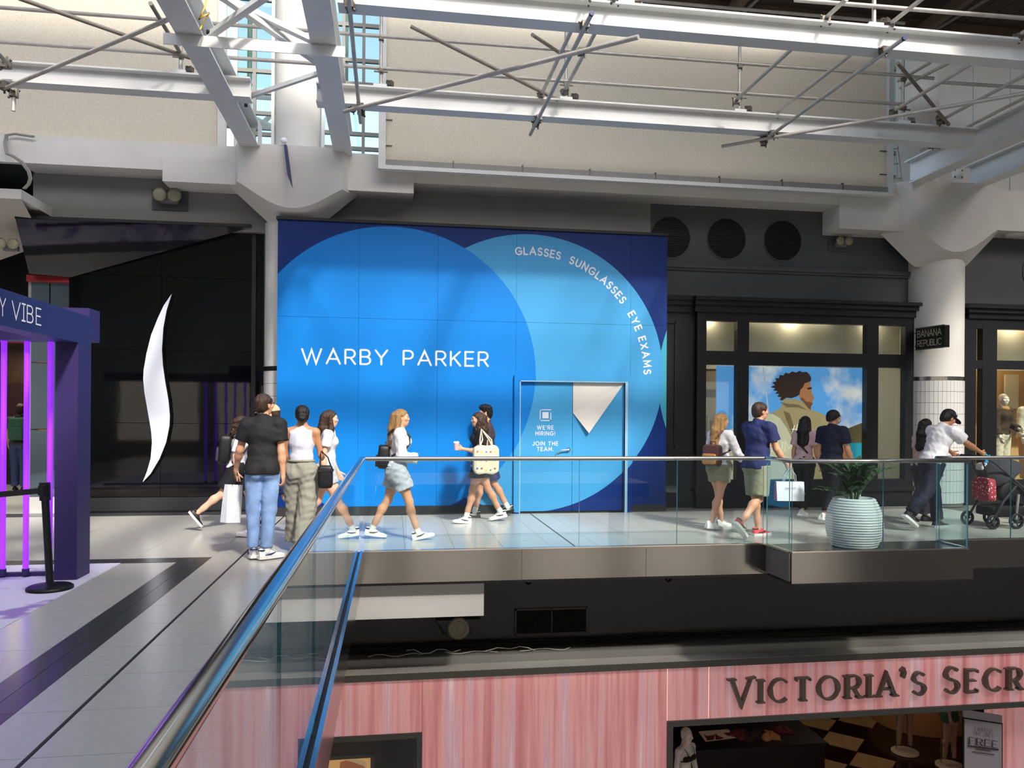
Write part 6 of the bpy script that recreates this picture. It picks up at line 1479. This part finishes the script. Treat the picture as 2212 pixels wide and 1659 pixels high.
def backpack(fig, label, size, off, mats, straps=True, name='backpack', extra=None, tilt=0.0):
    k = fig.k; base = fig.J['chest']+fig.tw @ np.array(off)*k; R = rotz(fig.hd) @ fig.tw @ rotx(-fig.lean+tilt); c = fig.W(base)
    o = carry(name, label, 'backpack', c-np.array([0, 0, size[2]/2])); cpart('body', [rbox(c, size, R=R, wr=.003)+(0,)], [mats[0]], o)
    cpart('front_pocket', [rbox(c+R @ np.array([0, -size[1]*.5, -size[2]*.18]), (size[0]*.8, size[1]*.35, size[2]*.5), R=R)+(0,)], [mats[1]], o)
    mb = MB(); t_ = c+R @ np.array([0, size[1]*.1, size[2]*.5]); mb.tube([t_+R @ np.array(q) for q in ((-.05, 0, -.01), (-.04, 0, .04), (.04, 0, .04), (.05, 0, -.01))], .007, 6); cpart('grab_loop', [mbm(mb)], [mats[2]], o)
    if straps:
        for sd in (-1, 1):
            q = [fig.J['chest']+fig.tw @ (np.array(p)*np.array([sd, 1, 1])*k) for p in ((.07, -.15, .10), (.085, -.09, .165), (.095, -.01, .19), (.10, .07, .16), (.105, .135, .08), (.11, .13, -.02), (.13, .06, -.12), (.12, -.10, -.17))]
            mb = MB(); mb.tube([fig.W(p) for p in q], .014, 6); cpart('strap', [mbm(mb)], [mats[2]], o)
    return o
backpack(f5, 'black fabric backpack on the woman in the white blouse', (.28, .16, .40), (0, -.21, -.07), ('bag_black', 'cl_dkgrey', 'strap_dark'))
# blonde woman with small backpack
f6 = Figure('long-haired blonde woman in white sweatshirt and grey shorts walking along the rail', onZ(858, 1165), -90, 1.69, 'f', 'skin_light', legL=(-17, 12, 8, 0), legR=(20, 4, -12, 0), armL=(-4, 7, 22, 0), armR=(4, 8, 78, .12), lean=3, head=(-4, 3), curl=30)
setattr(f6, 'palm1', (0, 0, 1)); f6.body().bottoms('cl_shorts_grey', .30, .022, .03, .12, .006, 'shorts').top('cl_white', 1.85, .02, .026, wr=.008, name='sweatshirt').hair('long', 'hair_auburn', 2).shoes('shoe_white', 'sole_white', 'cl_navy_dk', sock=.05)
backpack(f6, 'small dark patterned backpack worn by the blonde woman on the walkway', (.25, .15, .30), (0, -.20, -.19), ('bag_black', 'strap_dark', 'strap_dark'))
ph = carry('phone', 'pale phone in the hand of the blonde woman with the small backpack', 'phone', f6.W(f6.J['hand', 1])); c_ = f6.W(f6.J['hand', 1]+np.array([0, .05, .03])); mb = MB(); mb.cbox(c_[0]-.075, c_[0]+.075, c_[1]-.035, c_[1]+.035, c_[2]-.006, c_[2]+.006, .004); cpart('case', [mbm(mb)], ['mask_grey'], ph, False)
mb = MB(); mb.box(c_[0]-.068, c_[0]+.068, c_[1]-.03, c_[1]+.03, c_[2]+.006, c_[2]+.0075); cpart('screen', [mbm(mb)], ['eye'], ph, False)
# woman with tote bag and coffee, walking left; man beyond her
f7 = Figure('curly-haired woman in black dress carrying a tote bag and a coffee cup', onZ(1036, 1128), 92, 1.66, 'f', 'skin_light', legL=(17, 4, -4, 0), legR=(-19, 10, 12, 0), armL=(8, 9, 92, .05), armR=(-14, 6, 16, 0), lean=2, head=(4, 0), curl=55)
f7.body().top('cl_black', .60, 0, .018, low=.52, name='dress', flare=.02).hair('curly', 'hair_brown', 3).shoes('shoe_white', 'sole_white', 'cl_black', sock=.11)
hc = f7.W(f7.J['hand', -1]); cup = carry('coffee_cup', 'pale pink takeaway cup in the hand of the curly-haired woman', 'cup', hc+np.array([-.03, -.03, -.03]))
q = hc+np.array([-.02, -.02, -.03]); mb = MB(); mb.lathe([(.030, 0), (.040, .10)], q, 20); cpart('cup_body', [mbm(mb)], ['cl_pink'], cup); mb = MB(); mb.lathe([(.043, .10), (.043, .112), (.036, .125)], q, 20); cpart('lid', [mbm(mb)], ['shoe_white'], cup); mb = MB(); mb.tube([q+np.array([0, 0, .12]), q+np.array([.006, 0, .19])], .004, 6); cpart('straw', [mbm(mb)], ['cl_green'], cup)
tt = carry('tote_bag', 'cream canvas tote with colourful printed dots hanging from a shoulder', 'bag', onY(1050, 1025, 10.98)); X0, X1, Z0, Z1 = pr(1022, 962, 1078, 1024, 10.95)
v, f = rbox(((X0+X1)/2, 10.98, (Z0+Z1)/2), (X1-X0, .10, Z1-Z0), wr=.007); cpart('body', [(v, f, 0)], ['bag_canvas'], tt)
for dx in (-.07, .05):
    mb = MB(); xs_ = (X0+X1)/2; sh_ = f7.W(f7.J['sh', -1]); mb.tube([(xs_-.09, 10.94, Z1-.02), (xs_-.07+dx*.3, 10.93, (Z1+sh_[2])/2), (sh_[0], sh_[1]-.04-.03*(dx > 0), sh_[2]+.065), (xs_+.06+dx*.3, 10.96, (Z1+sh_[2])/2), (xs_+.09, 10.95, Z1-.02)], .010, 6); cpart('strap', [mbm(mb)], ['bag_canvas'], tt)
rng = random.Random(2); mat('dot_blue', '6a78c0', .7); mat('dot_red', 'b85a4a', .7); mat('dot_yellow', 'd8c040', .7)
for k in range(15):
    x, z = X0+.06+(X1-X0-.12)*((k % 5)/4), Z0+.07+(Z1-Z0-.16)*((k//5)/2)+rng.uniform(-.015, .015); mb = MB(); mb.lathe([(.014, 0), (.013, -.003)], (x, 10.928, z), 10, axis='y'); cpart('printed_dot', [mbm(mb)], [('dot_blue', 'dot_red', 'dot_yellow')[k % 3]], tt)
f8 = Figure('man with black quiffed hair in dark shirt walking beyond the curly-haired woman', onZ(1052, 1116), 90, 1.76, 'm', 'skin_light', legL=(16, 5, 0, 0), legR=(-16, 14, 14, 0), armL=(10, 7, 20, 0), armR=(-14, 7, 20, 0), lean=2, head=(0, 0))
f8.body().top('cl_mauve', .6, -.06, .018).bottoms('cl_navy', .44, .02, .02, .08, .005, 'shorts').hair('spiky', 'hair_black', 5).shoes('shoe_black', 'sole_black', 'shoe_white', sock=.10)
# blonde woman with brown backpack
f9 = Figure('blonde woman in white top and khaki shorts with a brown backpack', onZ(1553, 1141), -58, 1.66, 'f', 'skin_light', legL=(14, 6, 0, -10), legR=(-14, 8, 6, -20), armL=(-4, 8, 20, 0), armR=(22, 12, 34, .15), lean=3, head=(-20, 0))
f9.body().bottoms('cl_khaki', .26, .02, .016, .1, .005, 'shorts').top('cl_white', 1.7, .0, .024, wr=.008, name='blouse').hair('long', 'hair_dkblonde', 6).shoes('shoe_white', 'sole_white')
backpack(f9, 'brown and tan leather backpack on the blonde woman', (.28, .14, .30), (0, -.20, -.19), ('bag_brown', 'bag_tan', 'bag_brown'))
# man in navy polo
f10 = Figure('man in navy polo shirt and khaki shorts pointing ahead, red running shoes', onZ(1634, 1160), -68, 1.80, 'm', 'skin_light', legL=(10, 4, 0, -8), legR=(-8, 40, 44, 0), armL=(42, 10, 44, -.05), armR=(18, 8, 22, .0), lean=3, head=(-14, 0), curl=40)
f10.body().bottoms('cl_khaki', .46, .022, .02, -.03, .004, 'shorts').top('cl_navy', .62, -.08, .028, drape=.006, name='polo_shirt').hair('short', 'hair_brown', 8).shoes('shoe_red', 'sole_white', 'cl_navy_dk')
mb = MB(); mb.lathe([(.066, -.02), (.074, .01), (.066, .028)], f10.J['neck']+np.array([0, 0, .01]), 20, cap=False); f10.local('collar', [mbm(mb)], ['cl_navy'])
w_ = f10.J['wr', -1]; mb = MB(); mb.tube([w_-f10.J['fdir', -1]*.015, w_+f10.J['fdir', -1]*.02], .034, 14); f10.local('wrist_watch', [mbm(mb)], ['bag_tan'])
hr = f10.W(f10.J['hand', 1]); o_, c_, R_ = paper_bag('white paper shopping bag with red side held by the man in the polo shirt', hr, .36, .25, .12, RAD(-10), 'bag_white', .17, 0, 'mask_grey')
cpart('red_side', [(np.array([R_ @ np.array(q)+c_ for q in ((-.181, -.06, -.125), (-.181, .06, -.125), (-.182, .05, 0), (-.182, .035, .125), (-.182, -.035, .125), (-.182, -.05, 0))]), [(0, 1, 2, 3, 4, 5)], 0)], ['cl_red'], o_, False)
mat('ink_grey', '8a8a92', .7); rv = Vector(R_ @ np.array([1, 0, 0])); ot = c_+R_ @ np.array([-.075, -.064, .03]); small_text('swatch', ot, rv, (0, 0, 1), .052, 'ink_grey', o_, 'bag_lettering')
# couple further back
f11 = Figure('dark-haired woman in pale pink T-shirt and black trousers seen from behind', onZ(1736, 1116), -52, 1.62, 'f', 'skin_light', legL=(10, 4, 0, 0), legR=(-12, 14, 12, 0), armL=(0, 8, 15, 0), armR=(0, 10, 25, 0), lean=3, head=(6, -4))
f11.body(lo=-.009).bottoms('cl_black_pants', .95, .014, .0, .1, .005, 'trousers').top('cl_pink', .6, .0, .018).hair('long', 'hair_black', 9).shoes('shoe_white', 'sole_white')
mb = MB(); J = f11.J; mb.tube([J['chest']+np.array(q)*f11.k for q in ((-.09, .10, .14), (-.085, -.02, .20), (-.06, -.135, .08), (0, -.14, -.08), (.10, -.10, -.20))], .013, 6); f11.local('bag_strap', [mbm(mb)], ['strap_dark'])
f12 = Figure('man in dark navy T-shirt and black trousers wearing glasses and a face mask', onZ(1796, 1128), -64, 1.72, 'm', 'skin_light', legL=(12, 5, 0, 0), legR=(-14, 16, 16, 0), armL=(0, 8, 15, 0), armR=(10, 9, 16, 0), lean=2, head=(-18, 4))
f12.body(lo=-.009).bottoms('cl_black_pants', .93, .016, .0, -.02, .004, 'trousers').top('cl_navy_dk', .66, -.07, .026).hair('bowl', 'hair_black', 10).shoes('shoe_white', 'sole_white')
v, f = sdf_mesh([ell((0, .058, -.055), (.062, .062, .048))], .008, .01, [(np.array([0, .01, 0]), np.array([0, -1., 0]))]); f12.local('face_mask', [((v*f12.k) @ f12.Rh.T+f12.J['head'], f, 0)], ['mask_grey'])
gl2 = MB(); gl2.tube([(-.078, .0, .012), (-.06, .09, .012), (0, .105, .012), (.06, .09, .012), (.078, .0, .012)], .004, 6)
for sx in (-1, 1): gl2.tube([(sx*.032+.024*math.cos(a), .1-.006*abs(math.cos(a)), .006+.018*math.sin(a)) for a in np.linspace(0, 6.283, 13)], .003, 5)
f12.local('glasses', [((np.array(gl2.v)*f12.k) @ f12.Rh.T+f12.J['head'], gl2.f, 0)], ['eye'])
hr = f12.W(f12.J['hand', 1]); paper_bag('narrow striped white paper bag held by the man with the face mask', hr, .14, .36, .08, RAD(30), 'bag_white', .16, RAD(-6), 'cl_navy')
# man pushing the stroller, woman beyond him
f13 = Figure('man in white T-shirt and black cap leaning forward to push a stroller', onZ(2014, 1142), -80, 1.80, 'm', 'skin_tan', legL=(16, 6, 0, 0), legR=(-26, 18, 36, 0), armL=(48, 8, 12, .05), armR=(52, 8, 12, .05), lean=22, head=(-6, -28), curl=70)
f13.body(lo=-.009).bottoms('cl_navy_dk', .97, .02, .01, -.01, .005, 'trousers').top('cl_white', .66, -.06, .03, drape=.012).hair('short', 'hair_black', 12).cap('cl_black', 'shoe_white').shoes('cl_dkgrey', 'sole_white')
f14 = Figure('woman with long black hair and pink top beyond the man with the stroller', onZ(1994, 1128), -75, 1.60, 'f', 'skin_light', legL=(14, 5, 0, 0), legR=(-18, 20, 20, 0), armL=(5, 8, 25, 0), armR=(0, 8, 20, 0), lean=4, head=(-4, 0))
f14.body(lo=-.009).bottoms('cl_dkgrey', .95, .02, .01, .1, .006, 'trousers', wide=.02).top('cl_pink', .6, -.02, .02).hair('long', 'hair_black', 13).shoes('shoe_black', 'sole_black')
# distant person behind the violet tubes
f15 = Figure('distant person with a green backpack and blue jeans behind the violet tubes', onZ(42, 1062), 10, 1.75, 'm', 'skin_tan', legL=(5, 4, 0, 0), legR=(-5, 4, 0, 0), armL=(10, 8, 20, 0), armR=(10, 8, 20, 0), head=(10, 0))
f15.body(lo=-.009).bottoms('cl_denim_dk', .97, .016, 0, .08, .004, 'jeans').top('cl_dkgrey', .6, -.06, .018).hair('short', 'hair_brown', 3).shoes('shoe_black', 'sole_white')
backpack(f15, 'green backpack worn by the distant person behind the violet tubes', (.30, .16, .44), (0, -.21, -.06), ('cl_green', 'cl_green', 'strap_dark'))

# ================================================================== strollers
def stroller(label, loc, heading, sc=1.0, bag=True):
    o = thing('stroller', label, 'stroller', (loc[0], loc[1], 0)); o.rotation_euler = (0, 0, RAD(heading)); o.scale = (sc,)*3
    def part(nm, mb, m, par=None): return raw(nm, [mbm(mb)] if isinstance(mb, MB) else mb, [m], par or o)
    for x, r in ((-.34, .105), (.04, .115), (.50, .085)):
        for y in (-.25, .25):
            mb = MB(); mb.lathe([(r-.03, -.018), (r-.01, -.024), (r, -.012), (r, .012), (r-.01, .024), (r-.03, .018)], (x, y, r), 24, axis='y', cap=False); w_ = part('wheel', mb, 'sole_black')
            mb = MB(); mb.lathe([(.025, -.022), (.025, .022)], (x, y, r), 14, axis='y')
            for a in range(5): mb.tube([(x, y, r), (x+(r-.02)*math.cos(a*1.257), y, r+(r-.02)*math.sin(a*1.257))], .008, 5)
            part('hub', mb, 'cl_dkgrey', w_)
    for y in (-.24, .24):
        mb = MB(); mb.tube([(-.46, y, 1.03), (-.30, y, .95), (.15, y, .60), (.50, y, .17)], .016, 8); part('push_frame', mb, 'cl_dkgrey')
        mb = MB(); mb.tube([(-.34, y, .105), (-.16, y, .40), (.04, y, .62)], .016, 8); part('rear_leg', mb, 'cl_dkgrey')
        mb = MB(); mb.tube([(.04, y, .12), (.07, y-.01, .50)], .020, 8); part('silver_strut', mb, 'lens')
    mb = MB(); mb.tube([(-.46, -.24, 1.03), (-.49, -.2, 1.04), (-.49, .2, 1.04), (-.46, .24, 1.03)], .02, 10); part('handlebar', mb, 'bag_black')
    v, f = sdf_mesh([ell((.02, 0, .74), (.36, .25, .27))], .02, .02, [(np.array([0, 0, .72]), np.array([.55, 0, -.83]))], .006, .12, [((.06, 0, .70), (.32, .225, .24))]); part('canopy', [(v, f, 0)], 'cl_dkgrey')
    v, f = rbox((.08, 0, .52), (.52, .40, .30), R=roty(.35), wr=.006); part('seat', [(v, f, 0)], 'bag_black')
    v, f = rbox((.02, 0, .24), (.62, .40, .16), wr=.006); part('basket', [(v, f, 0)], 'cl_black')
    if bag:
        v, f = rbox((-.34, -.08, .56), (.14, .34, .34), wr=.006); part('changing_bag', [(v, f, 0)], 'floral')
        mb = MB()
        for y in (-.18, .02): mb.tube([(-.36, y, .72), (-.47, y, 1.02)], .010, 6)
        part('bag_strap', mb, 'bag_black')
        v, f = rbox((-.27, .05, .88), (.12, .14, .10), wr=.008); part('white_cloth', [(v, f, 0)], 'cl_white')
        mb = MB(); mb.tube([(-.30, -.05, .94), (-.27, -.06, 1.04), (-.31, -.05, 1.08)], .014, 6); mb.tube([(-.27, -.05, .94), (-.24, -.06, 1.06)], .012, 6); part('blue_toy', mb, 'toy_blue')
    return o
def floral_mat():
    m = mat('floral', 'a03040', .7); n = m.node_tree.nodes; l = m.node_tree.links; t = n.new('ShaderNodeTexVoronoi'); t.inputs['Scale'].default_value = 28; tc = n.new('ShaderNodeTexCoord'); l.new(tc.outputs['Object'], t.inputs[0])
    r = n.new('ShaderNodeValToRGB'); r.color_ramp.elements[0].position = .22; r.color_ramp.elements[0].color = lin('e8d8c8'); r.color_ramp.elements[1].position = .32; r.color_ramp.elements[1].color = lin('9a2c3c'); l.new(t.outputs[0], r.inputs[0]); l.new(r.outputs[0], n['Principled BSDF'].inputs['Base Color'])
floral_mat(); mat('toy_blue', '3aa0d0', .5)
hw = (f13.W(f13.J['hand', 1])+f13.W(f13.J['hand', -1]))/2
stroller('dark grey stroller with red floral bag pushed by the man in the white T-shirt', (hw[0]+.49, hw[1]-.03), 0)
stroller('distant dark stroller beside the person behind the violet tubes', onZ(106, 1056), 80, .95, False)
# ================================================================== mannequins
def mannequin(label, loc, heading, **k):
    m_ = Figure(label, loc, heading, 1.78, k.pop('sex', 'm'), k.pop('skin', 'mannequin'), cat='mannequin', name='mannequin', group='shop window mannequins', **k); m_.body(face=False); return m_
z0 = .3
p_ = onY(2163, 900, 13.5)
g1 = mannequin('mannequin in brown jacket and cream trousers behind the far window', (p_[0], p_[1], z0), -170, sex='f', armL=(10, 8, 60, .4), armR=(5, 8, 20, 0), head=(-10, 0)); g1.bottoms('cl_cream', .97, .02, .0, .1).top('cl_brown', 1.8, .0, .026, name='jacket'); 
v, f = sdf_mesh([ell(g1.J['neck']+np.array([0, .02, -.03]), (.10, .10, .05))], .012, .02, [], .006, .06); g1.local('scarf', [(v, f, 0)], ['cl_tan'])
p_ = onY(2222, 900, 13.55)
g2 = mannequin('mannequin in pale cream jacket with orange collar behind the far window', (p_[0], p_[1], z0), -175, armL=(0, 8, 15, 0), armR=(0, 8, 15, 0)); g2.bottoms('cl_tan', .97, .03, .0, .1).top('cl_cream', 1.85, -.1, .03, name='jacket')
p_ = onY(1478, 1600, 10.9); zf = float(onY(1478, 1567, 10.9)[2])-1.78
pd = thing('plinth', 'low black plinth under the mannequin in the pink shop window', 'plinth', (p_[0], p_[1], -5.2)); MB().cbox(p_[0]-.3, p_[0]+.3, p_[1]-.3, p_[1]+.3, -5.2, zf, .01).build('block', 'store_black', pd)
g3 = mannequin('mannequin in dark floral lingerie at the edge of the pink shop opening', (p_[0], p_[1], zf), -150, sex='f', armL=(0, 12, 10, 0), armR=(0, 12, 10, 0), head=(-20, 0))
J = g3.J; RT = g3.tw @ rotx(-g3.lean); v, f = sdf_mesh([ell(J['chest']+RT @ np.array([sd*.06, .08, .015])*g3.k, np.array([.066, .058, .05])) for sd in (-1, 1)]+[ell(J['chest']+np.array([0, 0, -.03]), (.148, .113, .026))], .01, .01); g3.local('bra', [(v, f, 0)], ['garment_dark'])
mb = MB(); [mb.tube([J['chest']+np.array(q)*g3.k for q in ((sd*.065, .125, .05), (sd*.085, .085, .13), (sd*.09, .0, .17), (sd*.08, -.09, .10), (sd*.06, -.115, -.02))], .005, 6) for sd in (-1, 1)]; g3.local('shoulder_straps', [mbm(mb)], ['bag_black']); g3.bottoms('garment_dark', .06, .01, 0, .02, .0, 'briefs')
for q, (lab, loc, m_) in enumerate((('mannequin legs under a red robe on a pale disc in the pink shop', onZ(1955, 1622, -5.17), 'burgundy'), ('mannequin legs under a dark green slip on a pale disc in the pink shop', onZ(2052, 1652, -5.17), 'cl_green'))):
    g = mannequin(lab, (loc[0], loc[1], -5.17), -165+20*q, sex='f', skin='mannequin_tan', legL=(4, 2, 18, 0), legR=(-4, 2, 18, -12)); g.top(m_, .8, 0, .02, low=.35, name='robe')
    mb = MB(); mb.lathe([(.26, .004), (.26, .028), (.24, .03)], (loc[0], loc[1], -5.2), 32); dsk = thing('display_disc', 'pale round stand disc under the mannequin in the %s' % ('red robe' if q == 0 else 'green slip'), 'stand', (loc[0], loc[1], -5.2)); mb.build('disc', 'cl_cream', dsk)
    mb = MB(); mb.tube([(loc[0]-.12, loc[1]+.1, -5.17), (loc[0]-.12, loc[1]+.1, -4.4)], .012, 8); mb.build('support_rod', 'steel_polished', dsk)
